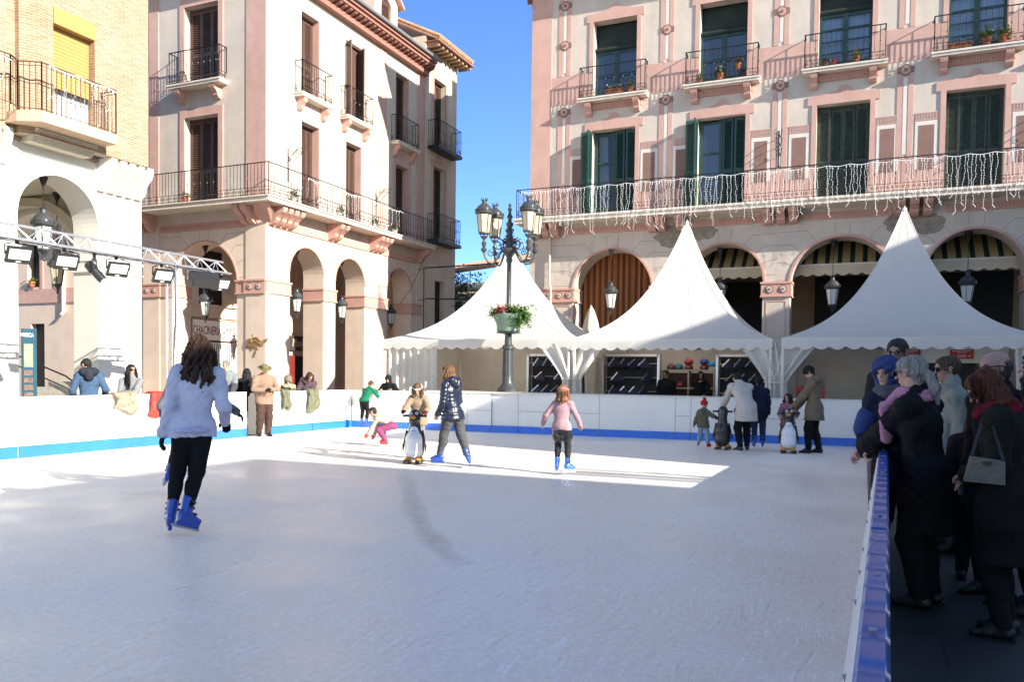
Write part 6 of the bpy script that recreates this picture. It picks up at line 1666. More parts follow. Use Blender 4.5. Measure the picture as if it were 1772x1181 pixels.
                b = skin('shoe', [field_mesh(pr, min(vox, .010), .012)], cloth(shoes['c'], .5, .1, kind='leather'), T)
                g = MB(); g.obox(f+tf*.055*m-pu*.078*m, tf*.125*m, sd_*.036*m, pu*.008*m); g.build('sole', cloth(shoes.get('sole', BLACK), .7, kind='rubber'), b, local=True)
    if gloves is not None:
        for n_ in 'LR': skin('glove', [field_mesh(hand(n_, .0045)+[(arm[n_][2]-unit(arm[n_][2]-arm[n_][1])*.04, arm[n_][2], .024*q+.008, .02*q+.004)], max(.006, hv), .01)], cloth(gloves), T)
    # ---- hair and headgear
    ux, uy = Hr, Hf
    def ripple(am, nf, wz=0.):
        def f(X, Y, Z):
            dx, dy = X-c[0], Y-c[1]; th = np.arctan2(dx*Hr[0]+dy*Hr[1], dx*Hf[0]+dy*Hf[1]); zz = Z-c[2]
            return am*np.sin(nf*th+wz*zz+np.sin(zz*23+th*3)*1.6)+am*.5*np.sin(nf*2.3*th-wz*1.4*zz)
        return f
    if hair:
        hc = hairmat(hair['c']); st = hair['s']; face_cut = [(c+Hf*.56*HH-Hu*.24*HH, c+Hf*.60*HH+Hu*.02*HH, .41*HH, .33*HH)]
        cap = [(c+Hu*.16*HH-Hf*.13*HH, c+Hu*.17*HH+Hf*.06*HH, .40*HH, .375*HH, Hr, .92), (c-Hu*.05*HH-Hf*.2*HH, c-Hu*.2*HH-Hf*.18*HH, .30*HH, .24*HH)]
        am, nf = hair.get('am', .004), hair.get('nf', 22)
        L = hair.get('L', .35)*h
        if st in ('long', 'bob'):
            nst = 11
            for i in range(nst):
                a = math.pi*(.28+1.44*i/(nst-1)); rr = .40*HH; o = Hr*math.sin(a)+Hf*math.cos(a); wd = hair.get('w', 1.)
                p0 = c+Hu*.1*HH+o*rr*.9; p1 = c-Hu*.35*HH+o*rr*1.02*wd; p2 = V3(p1[0], p1[1], p0[2]-L*.72)+o*.05*HH*wd-Fw*.02; p3 = V3(p2[0], p2[1], p0[2]-L*(1+.10*math.sin(i*2.1)))-Fw*.01-o*.03*HH
                j = .02*math.sin(i*5.)
                rs = hair.get('r', .10)*HH; ee = hair.get('e', 1); cap += [(p0, p1, rs, rs*1.1), (p1, p2+Rt*j, rs*1.1, rs*1.05*ee), (p2+Rt*j, p3-Rt*j, rs*1.05*ee, rs*.4)]
        elif st == 'pony':
            b = c-Hf*.42*HH-Hu*.08*HH; cap += [(b, b-Hf*.14*HH-Hu*.05*HH, .09*HH, .12*HH), (b-Hf*.14*HH-Hu*.05*HH, b-Hf*.30*HH-Hu*.45*HH, .13*HH, .15*HH), (b-Hf*.30*HH-Hu*.45*HH, b-Hf*.36*HH-Hu*.95*HH, .15*HH, .04*HH)]
        elif st == 'bun': b = c-Hf*.46*HH+Hu*.1*HH; cap += [(b, b-Hf*.04*HH, .15*HH, .15*HH)]
        elif st == 'bald': cap = [(c-Hu*.02*HH-Hf*.16*HH, c-Hu*.16*HH-Hf*.14*HH, .37*HH, .31*HH, Hr, 1.02)]
        subs = face_cut if st != 'bald' else [(c+Hf*.36*HH-Hu*.1*HH, c+Hf*.36*HH+Hu*.2*HH, .36*HH, .36*HH), (c+Hu*.55*HH, c+Hu*.56*HH, .40*HH, .40*HH)]
        sets = [field_mesh(cap, vox*.7, .018, ripple(am, nf, hair.get('wz', 0)), subs)]
        if st in ('long', 'bob'):
            r2 = random.Random(seed+50); vs = []; qs = []
            for i in range(hair.get('n', 90)):
                a = math.pi*r2.uniform(.26, 1.74); o = Hr*math.sin(a)+Hf*math.cos(a); tg = Hr*math.cos(a)-Hf*math.sin(a); wd = hair.get('w', 1.)*r2.uniform(.97, 1.13)
                LL = L*r2.uniform(.8, 1.12); ph = r2.uniform(0, 6.28); am2 = hair.get('am', .004)*r2.uniform(.8, 2.2); fq = max(hair.get('wz', 8), 10)*r2.uniform(.8, 1.2); base = len(vs); K = 16
                z0 = r2.uniform(.1, .4); rr0 = .40*math.cos(z0*1.3); LL = LL*.9
                for j in range(K+1):
                    e = j/K; rr = (rr0+(.46*wd-rr0)*min(1, e*2.6))*HH+(.02 if e > .5 else 0)*HH
                    q_ = c+Hu*z0*HH*(1-e)+o*rr; q_ = V3(q_[0], q_[1], c[2]+z0*HH*.9-LL*e)-Fw*.012*e+tg*am2*math.sin(e*LL*fq+ph)*min(1, e*3)+o*am2*.7*math.cos(e*LL*fq+ph)*min(1, e*3); rad_ = .0042*(1-.7*e)
                    for k_ in range(3): b_ = k_*2.094; vs.append(q_+(o*math.cos(b_)+tg*math.sin(b_))*rad_)
                for j in range(K):
                    for k_ in range(3): qs.append((base+j*3+k_, base+j*3+(k_+1) % 3, base+j*3+3+(k_+1) % 3, base+j*3+3+k_))
            sets.append((np.array(vs), np.array(qs)))
        skin('hair', sets, hc, T)
    if hat:
        mh = cloth(hat['c'], .9, .5, .12, 30, coat=0); st = hat['s']
        if st == 'beanie':
            pr = [(c+Hu*.18*HH-Hf*.12*HH, c+Hu*.20*HH+Hf*.06*HH, .43*HH, .405*HH, Hr, .92), (c+Hu*.42*HH-Hf*.06*HH, c+Hu*hat.get('up', .50)*HH-Hf*.1*HH, .22*HH, .16*HH)]
            b = skin('hat', [field_mesh(pr, vox*.7, .03, ripple(.004, 20), [(c-Hu*.55*HH+Hf*.25*HH, c-Hu*.42*HH-Hf*.3*HH, .50*HH, .42*HH), (c+Hf*.62*HH-Hu*.32*HH, c+Hf*.62*HH-Hu*.2*HH, .42*HH, .38*HH)])], mh, T)
            if hat.get('pom'): 
                p = c+Hu*(hat.get('up', .5)+.2)*HH-Hf*.1*HH; skin('pompom', [field_mesh([(p, p, .16*HH, .16*HH)], vox*.6, .01, folds(.014, 3, 3))], mh, b)
        elif st == 'hoodup':
            pr = [(c+Hu*.14*HH-Hf*.14*HH, c+Hu*.16*HH+Hf*.10*HH, .50*HH, .47*HH, Hr, .95), (c-Hu*.2*HH-Hf*.12*HH, nb-Fw*.02*h, .44*HH, .42*HH), (c+Hu*.5*HH-Hf*.2*HH, c+Hu*.56*HH-Hf*.32*HH, .14*HH, .08*HH)]
            skin('hood', [field_mesh(pr, vox*.75, .03, (lambda X, Y, Z: hat.get('rip', .003)*np.sin((Z-c[2])*hat.get('n', 60)+np.arctan2((X-c[0])*Hr[0]+(Y-c[1])*Hr[1], (X-c[0])*Hf[0]+(Y-c[1])*Hf[1])*7)+0*X), [(c+Hf*.72*HH-Hu*.10*HH, c+Hf*.55*HH-Hu*.16*HH, .36*HH, .36*HH)])], mh, T)
            if hat.get('fur'): skin('fur_trim', [field_mesh([(c+Hf*.36*HH+Hr*math.sin(a)*.40*HH+Hu*(math.cos(a)*.43-.06)*HH, c+Hf*.36*HH+Hr*math.sin(a+.4)*.40*HH+Hu*(math.cos(a+.4)*.43-.06)*HH, .09*HH, .09*HH) for a in [i*.4 for i in range(16)]], vox*.6, .01, folds(.016, 5, 3))], cloth(hat['fur'], .95, .6), T)
        elif st == 'brim':
            g = MB(); M4 = lambda r, zz, a, sx=1.: c+(Hr*math.sin(a)*.92+Hf*math.cos(a)*1.08)*r*HH+Hu*zz*HH
            prof = [(.40, .12), (.66, .10), (.80, .15), (.815, .17), (.66, .125), (.425, .15), (.42, .30), (.39, .45), (.33, .54), (.2, .53), (.05, .50), (.001, .50)]; n = 28; vs = []
            for r, zz in prof:
                for i in range(n): a = 2*math.pi*i/n; vs.append(M4(r, zz+.05*math.cos(2*a)*(r > .5)*-1, a))
            g.add(vs, [(i*n+k, i*n+(k+1) % n, (i+1)*n+(k+1) % n, (i+1)*n+k) for i in range(len(prof)-1) for k in range(n)]); b = g.build('hat', mh, T, True, local=True)
            g = MB(); g.add([M4(.432, .15+.07*j, 2*math.pi*i/n) for j in (0, 1) for i in range(n)], [(i, (i+1) % n, (i+1) % n+n, i+n) for i in range(n)]); g.build('hat_band', cloth((.05, .04, .03)), b, True, local=True)
        elif st == 'band':
            g = MB(); g.tube([c+Hu*(.22-.10*math.cos(a))*HH+Hr*math.sin(a)*.40*HH+Hf*(math.cos(a)*.41-.03)*HH for a in [i*2*math.pi/28 for i in range(29)]], .07*HH, 8); g.build('headband', mh, T, True, local=True)
    if scarf:
        pr = [(nb+V3(.052*h*math.cos(a), .05*h*math.sin(a)+.012*h, .012*h*math.sin(3*a)), nb+V3(.052*h*math.cos(a+.5), .05*h*math.sin(a+.5)+.012*h, .012*h*math.sin(3*a+1)), .026*h, .026*h) for a in [i*.5 for i in range(13)]]
        if scarf.get('tails'): pr += [(nb+Fw*.055*h-Rt*.045*h, chest+Fw*.108*q-Rt*.06*h+U*.06*q, .030*h, .036*h, Fw, .5), (chest+Fw*.108*q-Rt*.06*h+U*.06*q, waist+Fw*.115*q-Rt*.055*h+U*.085*q, .036*h, .042*h, Fw, .42), (nb+Fw*.05*h+Rt*.03*h, chest+Fw*.10*q+Rt*.03*h, .028*h, .032*h, Fw, .45)]
        skin('scarf', [field_mesh(pr, vox*.75, .015, folds(.012, seed+7, 1.5))], cloth(scarf['c'], .95, .5), T)
    if glasses:
        g = MB()
        for s in (-1, 1):
            e = c+Hf*.43*HH+Hu*.02*HH+Hr*s*.16*HH
            if glasses == 'dark': g.obox(e, Hr*.125*HH, Hf*.015*HH, Hu*.085*HH)
            else: g.tube([e+Hr*.115*HH*math.cos(a)+Hu*.08*HH*math.sin(a) for a in [i*math.pi/6 for i in range(13)]], .016*HH, 4)
            g.tube([e+Hr*s*.12*HH+Hu*.04*HH, c+Hr*s*.37*HH+Hu*.06*HH+Hf*.02*HH, c+Hr*s*.37*HH+Hu*.0*HH-Hf*.08*HH], .016*HH, 4)
        g.tube([c+Hf*.445*HH+Hu*.05*HH+Hr*x*.05*HH for x in (-1, 0, 1)], .016*HH, 4); g.build('glasses', m_shade, T, local=True)
    for nm, pr, col, o in extra:       # further garments given as limbs relative to the joints
        prs = pr(J, dict(h=h, q=q, U=U, F=Fw, R=Rt, Hf=Hf, Hu=Hu, Hr=Hr, HH=HH, arm=arm, leg=leg)); skin(nm, [field_mesh(prs, vox*.8, .015, folds(o.get('fold', .004), seed+11))], cloth(col, o.get('rough', .8), o.get('bump', .25), kind=o.get('kind', 'cloth'), coat=o.get('coat', 0)), T)
    return T
# ================================================================== the people on and round the rink
SK = dict(skate=True, c=(.012, .06, .36)); RSK = dict(skate=True, c=(.40, .03, .025)); SZ = .095
DRES = (.018, .018, .020); JEAN = (.09, .10, .115)
D = lambda p, **k: dict(p=p, **k)
# girl in the lavender sweatshirt, near, from behind
person('teenage skater in a lavender white sweatshirt and black leggings seen from behind', (-5.52, 5.60), (-.62, .78), 1.70, SZ, bw=.92, lean=5, side=4, hip=(-.035, 0), pz=.525,
       feet=dict(L=D((-.15, .03, .048), yaw=12), R=D((-.065, -.05, .07), yaw=-48, pitch=-20)), hands=dict(L=(-.185, -.01, .475), R=(.12, .10, .55)), pole=dict(R=(.15, -1, -.3), L=(-.1, -1, 0)), look=(-8, -6),
       hair=dict(s='long', c=(.045, .020, .010), L=.235, w=1.3, e=1.4, r=.11, n=260, am=.009, nf=13, wz=42), top=dict(name='sweatshirt', c=(.56, .54, .65), t=.024, hem=.475, flare=.03, fold=.010, rough=.9), legs=dict(name='leggings', c=BLACK, t=.004, cuff=.1), shoes=SK, gloves=BLACK, vox=.009, eyes=False, seed=1,
       extra=[('waistband', lambda J, k: [(J['P']-V3(0, 0, .012)*k['h'], J['P']-V3(0, 0, .016)*k['h'], .098*k['q']+.022, .098*k['q']+.022, (0, 0, 1), .22)], (.46, .45, .64), dict(fold=.003))])
person('skater in a grey top with maroon gloves stretching one arm out behind the lavender sweatshirt', (-7.26, 7.20), (-.55, .83), 1.52, SZ, side=-3, feet=dict(L=D((-.135, -.10, .13), yaw=20, pitch=-20), R=D((.0, .02, .048))), hands=dict(R=(.34, .03, .60), L=(-.19, .05, .52)),
       hair=dict(s='long', c=(.03, .018, .012), L=.28), top=dict(name='sweater', c=(.10, .11, .125), t=.026, hem=.48, fold=.008), legs=dict(name='leggings', c=BLACK, t=.006, cuff=.1), shoes=SK, gloves=(.07, .012, .025), seed=2, eyes=False)
# man with the hat in the gate
person('stout man in beige sweater and olive brimmed hat at the open gate', (-12.66, 14.80), (.86, -.52), 1.64, 0, belly=2.2, bw=1.12, look=(-10, -22), hands=dict(L=(-.03, .17, .665), R=(.05, .18, .655)), pole=dict(L=(-1, -.4, -.3), R=(1, -.4, -.3)),
       feet=dict(L=D((-.055, .02, .045)), R=D((.065, -.02, .045))), hair=dict(s='short', c=(.18, .16, .14)), hat=dict(s='brim', c=(.15, .13, .055)), top=dict(name='sweater', c=(.235, .155, .11), t=.026, hem=.45, fold=.008), legs=dict(c=(.055, .030, .022), t=.028, ta=.026, cuff=.02, fold=.009), shoes=dict(c=BLACK), gloves=BLACK, seed=3, curl=60)
# behind the left barrier
person('man in a blue denim jacket with dark hair turned away behind the left barrier', (-13.70, 11.05), (-.75, .62), 1.69, 0, look=(42, -28), lean=6, hands=dict(L=(-.14, .13, .55), R=(.15, .10, .56)), hair=dict(s='short', c=(.012, .010, .009)), top=dict(c=(.045, .085, .15), t=.028, hem=.47, hood=None, fold=.010), legs=dict(c=(.03, .035, .05)), shoes=dict(c=BLACK), seed=4, eyes=False,
       extra=[('hood', lambda J, k: [(J['nb']-k['F']*.05*k['h']-k['R']*.05*k['h'], J['nb']-k['F']*.05*k['h']+k['R']*.05*k['h'], .05*k['h'], .05*k['h']), (J['nb']+k['R']*.06*k['h'], J['nb']-k['R']*.06*k['h'], .045*k['h'], .045*k['h']), (J['nb']-k['F']*.07*k['h']-k['U']*.06*k['h'], J['nb']-k['F']*.06*k['h'], .05*k['h'], .05*k['h'])], (.018, .02, .03), {})])
person('woman in sunglasses with long dark curls and pale grey sweater at the left barrier', (-13.32, 11.72), (.55, -.83), 1.58, 0, look=(42, 0), lean=10, hands=dict(L=(.05, .23, .64), R=(-.03, .22, .655)), pole=dict(L=(-1, -.2, -.6), R=(1, -.2, -.6)), hair=dict(s='long', c=(.014, .010, .009), L=.25, w=1.1, am=.007, nf=15, wz=30), glasses='dark', top=dict(name='sweater', c=(.18, .18, .19), t=.022, hem=.47), legs=dict(c=JEAN), shoes=dict(c=BLACK), seed=5)
person('grey haired man in a pale grey and black jacket left of the open gate', (-13.30, 14.28), (.82, -.57), 1.70, 0, look=(-32, -6), lean=5, hands=dict(L=(-.02, .26, .60), R=(.10, .26, .595)), hair=dict(s='short', c=(.17, .165, .16)), top=dict(c=(.15, .17, .175), t=.032, hem=.46, hood='down', quilt=(.010, .10), band=(.0, .35, (.05, .055, .06))), legs=dict(c=JEAN), shoes=dict(c=BLACK), seed=6)
person('person in black with long black hair facing away between the grey jacket and the hat', (-13.55, 15.25), (-.8, .6), 1.54, 0, lean=6, hair=dict(s='long', c=(.010, .009, .009), L=.28), top=dict(c=BLACK, t=.034, hem=.42), legs=dict(c=BLACK), shoes=dict(c=BLACK), seed=7, eyes=False,
       extra=[('backpack', lambda J, k: [(J['chest']-k['F']*.13*k['h'], J['waist']-k['F']*.13*k['h'], .085*k['h'], .095*k['h'])], BLACK, {})])
person('child in an olive coat with furry hood peering down behind the barrier', (-13.22, 16.28), (.86, -.5), 1.34, .06, hs=1.2, lean=14, look=(-25, -30), hands=dict(L=(-.02, .24, .66), R=(.08, .25, .66)), hat=dict(s='hoodup', c=(.17, .155, .115), rip=.004), top=dict(c=(.13, .12, .04), t=.036, hem=.42, quilt=(.012, .09)), legs=dict(c=JEAN), shoes=dict(c=BLACK), seed=8,
       extra=[('fur_trim', lambda J, k: [(J['nb']+k['F']*.06*k['h']-k['R']*.09*k['h'], J['nb']+k['F']*.09*k['h'], .04*k['h'], .045*k['h']), (J['nb']+k['F']*.06*k['h']+k['R']*.09*k['h'], J['nb']+k['F']*.09*k['h'], .04*k['h'], .045*k['h'])], (.30, .26, .18), dict(fold=.014))])
person('woman in a mauve parka with auburn hair leaning over the barrier above the khaki handbag', (-13.22, 17.05), (.78, -.62), 1.52, 0, lean=22, look=(18, -32), hands=dict(L=(.02, .33, .60), R=(.16, .30, .62)), hair=dict(s='bob', c=(.05, .022, .018), L=.10), top=dict(c=(.075, .047, .06), t=.036, hem=.42), legs=dict(c=BLACK), shoes=dict(c=BLACK), seed=9,
       extra=[('fur_collar', lambda J, k: [(J['nb']-k['F']*.05*k['h']-k['R']*.07*k['h'], J['nb']-k['F']*.07*k['h']+k['R']*.07*k['h'], .045*k['h'], .045*k['h']), (J['nb']+k['R']*.085*k['h']-k['F']*.04*k['h'], J['nb']+k['R']*.06*k['h']+k['F']*.05*k['h'], .045*k['h'], .035*k['h'])], (.05, .035, .028), dict(fold=.012))])
# far left corner
person('girl in a green top and black leggings bending over the back barrier', (-12.16, 18.12), (-.05, 1), 1.27, SZ, hs=1.12, lean=38, hip=(0, .0), look=(-10, -30), hands=dict(L=(-.10, .33, .72), R=(.10, .33, .72)), pole=dict(L=(-.6, -.2, -1), R=(.6, -.2, -1)), hair=dict(s='bun', c=(.07, .038, .022)), top=dict(name='shirt', c=(.006, .125, .065), t=.016, hem=.50), legs=dict(name='leggings', c=BLACK, t=.004, cuff=.12), shoes=SK, seed=10, eyes=False)
person('person in a black hooded coat leaning on the far side of the back barrier', (-11.93, 19.02), (.25, -1), 1.42, 0, lean=12, look=(0, -18), hands=dict(L=(-.12, .22, .72), R=(.12, .22, .72)), hat=dict(s='hoodup', c=(.016, .016, .018)), top=dict(c=BLACK, t=.032, hem=.42), legs=dict(c=BLACK), shoes=dict(c=BLACK), seed=11)
person('crouching child in pink trousers and cream top reaching down to touch the ice', (-8.90, 14.02), (-.92, -.36), 1.12, SZ*.8, hs=1.25, lean=64, pz=.335, hip=(0, -.12), look=(0, -24), feet=dict(L=D((-.08, -.02, .05), pole=(-.4, 1, .3)), R=D((.08, .02, .05), pole=(.4, 1, .3))), hands=dict(L=(-.16, .36, .03), R=(.10, .22, .12)), hair=dict(s='short', c=(.03, .02, .015)), top=dict(name='sweater', c=(.32, .28, .23), t=.020, hem=None), legs=dict(c=(.21, .045, .11), t=.020), shoes=RSK, gloves=(.42, .06, .03), seed=12)
person('girl in a beige coat and white headband pushing a penguin aid that faces the camera', (-7.16, 12.36), (.36, -.93), 1.23, SZ, hs=1.2, lean=12, look=(0, -24), hands=dict(L=(-.155, .30, .615), R=(.155, .32, .625)), feet=dict(L=D((-.05, .0, .05)), R=D((.12, -.05, .05))), pole=dict(L=(-.6, -.3, -1), R=(.6, -.3, -1)), hair=dict(s='bob', c=(.12, .065, .035), L=.13), hat=dict(s='band', c=(.62, .60, .56)), top=dict(c=(.25, .185, .125), t=.034, hem=.40, flare=.02, collar=.03), legs=dict(name='leggings', c=(.17, .17, .185), t=.006, cuff=.14), shoes=dict(skate=True, c=(.012, .03, .15)), gloves=(.12, .008, .025), seed=13)
person('woman in a navy quilted coat with long light brown hair striding on blue skates', (-5.95, 11.36), (-.90, .15), 1.52, SZ, lean=7, look=(26, -8), feet=dict(L=D((-.05, .14, .05), yaw=22), R=D((.06, -.15, .06), yaw=-60, pitch=-4)), hands=dict(L=(-.11, .12, .50), R=(.12, .15, .535)), hair=dict(s='long', c=(.13, .065, .03), L=.385, w=1.1, e=1.2, am=.008, nf=14, wz=36), top=dict(c=(.010, .014, .032), t=.030, hem=.44, flare=.045, quilt=(.016, .062), rough=.32, bump=.1, hood='down', coat=.3, fold=.004), legs=dict(c=(.062, .064, .068), t=.016, cuff=.18, fold=.008), shoes=SK, seed=14)
person('girl in a pink top and glossy black shorts skating away with arms held out', (-4.13, 11.38), (-.12, 1), 1.23, SZ, hs=1.2, lean=3, look=(-25, 2), feet=dict(L=D((-.06, .02, .05), yaw=5), R=D((.085, -.03, .05), yaw=-52)), hands=dict(L=(-.26, .08, .535), R=(.20, .10, .535)), hair=dict(s='bob', c=(.22, .095, .045), L=.15), hat=dict(s='band', c=(.40, .22, .23)), top=dict(name='sweater', c=(.36, .22, .235), t=.020, hem=.47), legs=dict(name='tights', c=(.026, .026, .028), t=.004, cuff=.12), shoes=dict(skate=True, c=(.015, .10, .50)), seed=15, eyes=False,
       extra=[('shorts', lambda J, k: [(J['P']+k['U']*.07*k['h'], J['P']-V3(0, 0, .05)*k['h'], .072*k['h'], .098*k['h'], k['F'], .8)]+[(k['leg'][n][0], k['leg'][n][0]+(k['leg'][n][1]-k['leg'][n][0])*.5, .066*k['h'], .070*k['h']) for n in 'LR'], (.010, .010, .011), dict(rough=.25, bump=.1, kind='leather', coat=.25, fold=.005))])
# group at the right of the back barrier
person('toddler in a khaki coat, red hat and jeans holding the penguin aid that faces away', (-3.06, 17.05), (.18, 1), .92, SZ*.7, hs=1.42, look=(-20, -6), feet=dict(L=D((-.10, 0, .05), yaw=14), R=D((.13, -.03, .05), yaw=-20)), hands=dict(L=(-.24, .05, .42), R=(.30, .10, .62)), hat=dict(s='beanie', c=(.45, .02, .02), up=.52, pom=True), top=dict(c=(.10, .095, .065), t=.034, hem=.40, hood='down', flare=.02), legs=dict(c=(.20, .28, .36), t=.020, cuff=.14), shoes=RSK, gloves=(.28, .015, .025), seed=16, eyes=False)
person('adult in a long pale coat bending down beside the black backed penguin aid', (-2.24, 17.0), (-.50, .87), 1.80, 0, lean=40, hip=(.02, -.03), pz=.50, look=(0, -50), feet=dict(L=D((-.05, -.05, .045), yaw=20), R=D((.07, .05, .045), yaw=-25)), hands=dict(L=(-.13, .36, .44), R=(.08, .40, .46)), hair=dict(s='short', c=(.015, .012, .010)), top=dict(name='coat', c=(.50, .45, .40), t=.032, hem=.34, flare=.05, hang=True, fold=.006), legs=dict(c=BLACK, t=.014), shoes=dict(c=(.03, .03, .035), sole=(.5, .5, .5)), seed=17, eyes=False)
person('child in navy with blue skates half hidden behind the pale coat', (-2.0, 17.55), (-.2, 1), 1.42, SZ, hs=1.1, lean=14, hair=dict(s='short', c=(.012, .010, .010)), top=dict(c=(.010, .013, .035), t=.036, hem=.38, quilt=(.012, .09)), legs=dict(c=(.02, .03, .09)), shoes=SK, seed=18, eyes=False)
person('small child in a fluffy mauve pink coat behind a penguin aid that faces the camera', (-1.42, 17.48), (.12, -1), 1.06, SZ, hs=1.32, look=(-32, 4), hands=dict(L=(-.14, .24, .60), R=(.14, .24, .60)), hair=dict(s='bob', c=(.04, .026, .018), L=.12), top=dict(c=(.34, .15, .20), t=.038, hem=.36, flare=.025, fold=.012, bump=.6), legs=dict(c=BLACK), shoes=RSK, seed=19)
person('adult in an olive brown parka and black beanie bending an arm toward the pink coat', (-.90, 17.22), (-.97, .02), 1.72, 0, lean=4, look=(8, -26), hands=dict(L=(-.04, .25, .50), R=(.08, .20, .52)), feet=dict(L=D((-.05, .05, .045)), R=D((.06, -.06, .045))), hat=dict(s='beanie', c=(.02, .021, .022), up=.40), hair=dict(s='short', c=(.03, .022, .016)), glasses='clear', top=dict(name='parka', c=(.155, .125, .085), t=.048, hem=.385, flare=.03, hood='down', fold=.008), legs=dict(c=BLACK, t=.018), shoes=dict(c=BLACK), seed=20)
# staff in the middle tent
person('tent attendant in black standing at the counter left of the cubby shelf', (-5.03, 22.3), (.1, -1), 1.64, 0, look=(-20, -8), hair=dict(s='bun', c=(.012, .010, .010)), top=dict(c=BLACK, t=.026, hem=.46), legs=dict(c=BLACK), shoes=dict(c=BLACK), seed=21, skin_c=(.30, .17, .12))
person('tent attendant with long dark hair resting her face on one hand at the counter', (-4.1, 22.3), (.1, -1), 1.62, 0, look=(15, -4), hands=dict(R=(-.03, .15, .85), L=(-.1, .2, .62)), hair=dict(s='long', c=(.014, .009, .008), L=.26), top=dict(c=BLACK, t=.026, hem=.46), legs=dict(c=BLACK), shoes=dict(c=BLACK), seed=22, skin_c=(.30, .17, .12))
# crowd at the right barrier
person('elderly woman with grey ponytail and pink scarf kissing the child in the blue hat', (.40, 6.05), (-.90, .42), 1.66, -.02, vox=.009, lean=9, look=(-6, -6), hands=dict(L=(.06, .305, .605), R=(.10, .30, .60)), pole=dict(L=(-.6, -.2, -1), R=(.6, -.2, -1)), hair=dict(s='pony', c=(.23, .215, .195), am=.003, nf=30), glasses='dark', scarf=dict(c=(.50, .22, .31), tails=True), top=dict(name='coat', c=(.009, .009, .010), t=.036, hem=.30, flare=.02, fold=.010, rough=.7), legs=dict(c=BLACK, t=.02), shoes=dict(c=BLACK), skin_c=(.46, .27, .20), seed=23, curl=70)
person('child in a bright blue knitted hat and navy coat held at the barrier', (.26, 6.44), (.05, -1), 1.22, .42, vox=.009, hs=1.22, side=15, look=(-30, -6), tilt=0, hands=dict(R=(.205, .08, .46), L=(.17, .11, .47)), feet=dict(L=D((-.04, .0, .05)), R=D((.07, .02, .05))), hat=dict(s='hoodup', c=(.035, .06, .165), rip=.005, n=95), scarf=dict(c=(.09, .095, .10)), top=dict(c=(.010, .014, .034), t=.036, hem=.42, fold=.008), legs=dict(c=(.05, .015, .06), t=.016), shoes=dict(c=(.16, .15, .16)), seed=24, curl=75,
       extra=[('sleeve_band', lambda J, k: [(k['arm'][n][0]+(k['arm'][n][1]-k['arm'][n][0])*.52, k['arm'][n][0]+(k['arm'][n][1]-k['arm'][n][0])*.98, .064*k['q'], .060*k['q']) for n in 'LR'], (.03, .05, .17), {})])
person('tall man with cropped dark hair standing behind the grey haired woman', (.29, 8.5), (-.35, -1), 1.87, -.02, look=(0, -5), hair=dict(s='short', c=(.03, .026, .024)), glasses='clear', top=dict(c=(.02, .02, .024), t=.03, hem=.45), legs=dict(c=BLACK), shoes=dict(c=BLACK), seed=25, skin_c=(.34, .20, .15))
person('man in glasses and a grey green jacket looking left behind the grey ponytail', (.70, 8.1), (-.93, -.2), 1.70, -.02, look=(6, -4), hair=dict(s='short', c=(.06, .04, .025)), glasses='dark', top=dict(c=(.17, .19, .16), t=.034, hem=.45, fold=.012, rough=.5, collar=.03), legs=dict(c=JEAN), shoes=dict(c=BLACK), seed=26, skin_c=(.40, .22, .16))
person('woman with red bobbed hair, sunglasses and crimson scarf looking down at the right', (.79, 5.55), (-.90, .25), 1.585, -.02, vox=.009, lean=5, look=(4, -34), hands=dict(L=(-.04, .12, .60), R=(.05, .12, .58)), pole=dict(L=(-.6, -.5, -1), R=(.6, -.5, -1)), hair=dict(s='bob', c=(.075, .020, .008), L=.115, w=.98, r=.085, am=.004, nf=26), glasses='dark', scarf=dict(c=(.16, .008, .02)), top=dict(name='coat', c=(.014, .013, .012), t=.04, hem=.28, flare=.03, fold=.010), legs=dict(c=BLACK), shoes=dict(c=BLACK), seed=27)
person('balding man in glasses and dark coat behind the red haired woman', (.86, 6.5), (-.80, -.55), 1.70, -.02, vox=.010, look=(-6, -6), hair=dict(s='bald', c=(.06, .055, .055)), glasses='clear', top=dict(name='coat', c=(.010, .011, .014), t=.036, hem=.34), legs=dict(c=BLACK), shoes=dict(c=BLACK), seed=28, skin_c=(.40, .23, .18))
person('dark haired woman in profile cut off by the right edge of the picture', (1.04, 6.15), (-.97, .1), 1.68, -.02, vox=.010, look=(0, 6), hair=dict(s='long', c=(.016, .012, .010), L=.22, am=.006, nf=16, wz=25), top=dict(name='coat', c=(.02, .021, .02), t=.036, hem=.34), legs=dict(c=BLACK), shoes=dict(c=BLACK), seed=29)
person('child with long brown hair standing between the grey haired and the red haired woman', (.80, 7.0), (.2, 1), 1.32, -.02, hs=1.1, hair=dict(s='long', c=(.06, .028, .018), L=.30), top=dict(c=(.02, .016, .016), t=.03, hem=.42), legs=dict(c=BLACK), shoes=dict(c=BLACK), seed=30, eyes=False)
T = thing('handbag', 'grey woven handbag with a dark clasp at the side of the red haired woman', 'handbag', (.67, 5.38, 1.0))
g = MB(); g.prism([(.53, 5.17, .93), (.73, 5.17, .92), (.725, 5.17, 1.05), (.56, 5.17, 1.07)], (0, .07, 0)); g.build('body', cloth((.20, .165, .13), .8, .6, .25, 60), T)
g = MB(); g.box(.62, .66, 5.155, 5.169, 1.03, 1.05); g.build('clasp', m_blk, T)
g = MB(); g.tube([(.565, 5.20, 1.07), (.62, 5.30, 1.25), (.68, 5.32, 1.24), (.72, 5.21, 1.05)], .009, 5); g.build('strap', m_blk, T)
T = thing('pushchair', 'dark folded pushchair with thin steel legs standing between the crowd', 'pushchair', (1.0, 7.6, -.02))
g = MB()
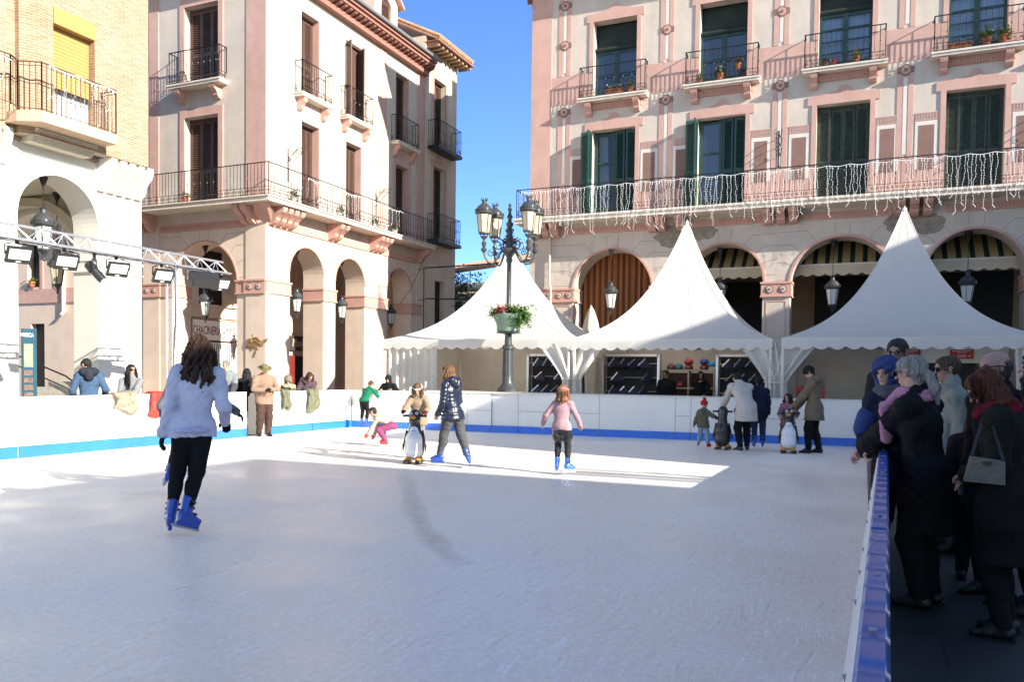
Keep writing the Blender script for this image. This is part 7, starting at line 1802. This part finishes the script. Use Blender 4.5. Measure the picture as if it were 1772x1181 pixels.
for dx in (-.2, .2):
    g.tube([(1.0+dx, 7.35, .12), (1.0+dx, 7.6, .55), (1.0+dx, 7.95, 1.05)], .014, 6); g.tube([(1.0+dx, 7.95, .12), (1.0+dx, 7.6, .55), (1.0+dx, 7.3, .8)], .014, 6)
g.tube([(.8, 7.95, 1.05), (1.2, 7.95, 1.05)], .016, 6); g.build('frame', m_steel, T)
g = MB(); g.prism([(.82, 7.35, .45), (.82, 7.7, .42), (.82, 7.9, .95), (.82, 7.8, .97), (.82, 7.62, .5), (.82, 7.35, .52)], (.36, 0, 0)); g.build('seat', cloth(BLACK), T)
for dx in (-.22, .22):
    for y in (7.35, 7.95):
        g = MB(); g.tube([(1.0+dx-.02, y, .09), (1.0+dx+.02, y, .09)], .09, 14); g.build('wheel', m_blk, T)

# ================================================================== penguin skating aids
m_pen = M('penguin_black_plastic', (.016, .016, .018), .3, .1, coat=.3); m_penw = M('penguin_white_plastic', (.72, .74, .76), .35, .04); m_peno = M('penguin_orange_plastic', (.62, .25, .015), .4, .06)
def penguin(x, y, face, label, h=.92):
    s = h/.92; T = thing('penguin_aid', label, 'skating aid', (x, y, 0), 'penguin skating aids', math.atan2(-face[0], face[1]))
    v = .011
    skin('body', [field_mesh([((0, -.015, .22), (0, -.02, .40), .165*s, .155*s), ((0, -.02, .40), (0, -.03, .58), .155*s, .09*s), ((0, -.03, .58), (0, -.015, .70), .085*s, .09*s)], v, .04)], m_pen, T)
    skin('belly', [field_mesh([((0, .03, .215), (0, .035, .40), .150*s, .138*s), ((0, .035, .40), (0, .015, .57), .135*s, .07*s)], v, .03)], m_penw, T)
    hd = skin('head', [field_mesh([((0, .0, .74), (0, .0, .80), .10*s, .098*s)], v*.8, .03)], m_pen, T)
    for sx in (-1, 1):
        g = MB(); g.ball((sx*.045, .082, .835), .026, 10, 6); e = g.build('eye', m_penw, hd, True, local=True); g = MB(); g.ball((sx*.045, .102, .835), .013, 8, 5); g.build('pupil', m_pen, e, True, local=True)
        skin('flipper', [field_mesh([((sx*.135, -.02, .52), (sx*.185, .0, .30), .035*s, .022*s, (1, 0, 0), .5), ((sx*.185, .0, .30), (sx*.19, .02, .2), .022*s, .008*s)], v*.8, .02)], m_pen, T)
        g = MB(); g.tube([(sx*.09, -.01, .79), (sx*.15, -.02, .785), (sx*.20, -.02, .785)], [.022, .020, .022], 8); g.build('handle', m_pen, T, True, local=True)
        skin('foot', [field_mesh([((sx*.085, .0, .075), (sx*.095, .16, .06), .062*s, .052*s, (0, 0, 1), .75)], v*.8, .02)], m_peno, T)
        g = MB(); g.prism([(sx*.10-.035, -.16, .035), (sx*.10-.035, .20, .035), (sx*.10-.035, .235, .05), (sx*.10-.035, .2, .0), (sx*.10-.035, -.16, .0)], (.07, 0, 0)); g.build('runner', m_blk, T, local=True)
        for yy in (.21,): g = MB(); g.tube([(sx*.10-.05, yy, .035), (sx*.10+.05, yy, .035)], .034, 12); g.build('wheel', m_blk, T, True, local=True)
    skin('beak', [field_mesh([((0, .095, .765), (0, .13, .757), .034*s, .022*s)], v*.6, .01)], m_peno, T)
    g = MB(); g.box(-.04, .04, .142, .147, .545, .556); g.build('badge', m_blue, T, local=True)
penguin(-6.84, 11.68, (.36, -.93), 'penguin skating aid facing the camera under the hands of the beige coat girl')
penguin(-2.66, 17.05, (.0, 1), 'penguin skating aid showing its black back beside the khaki toddler')
penguin(-1.36, 17.0, (.12, -1), 'penguin skating aid facing the camera in front of the mauve pink coat')
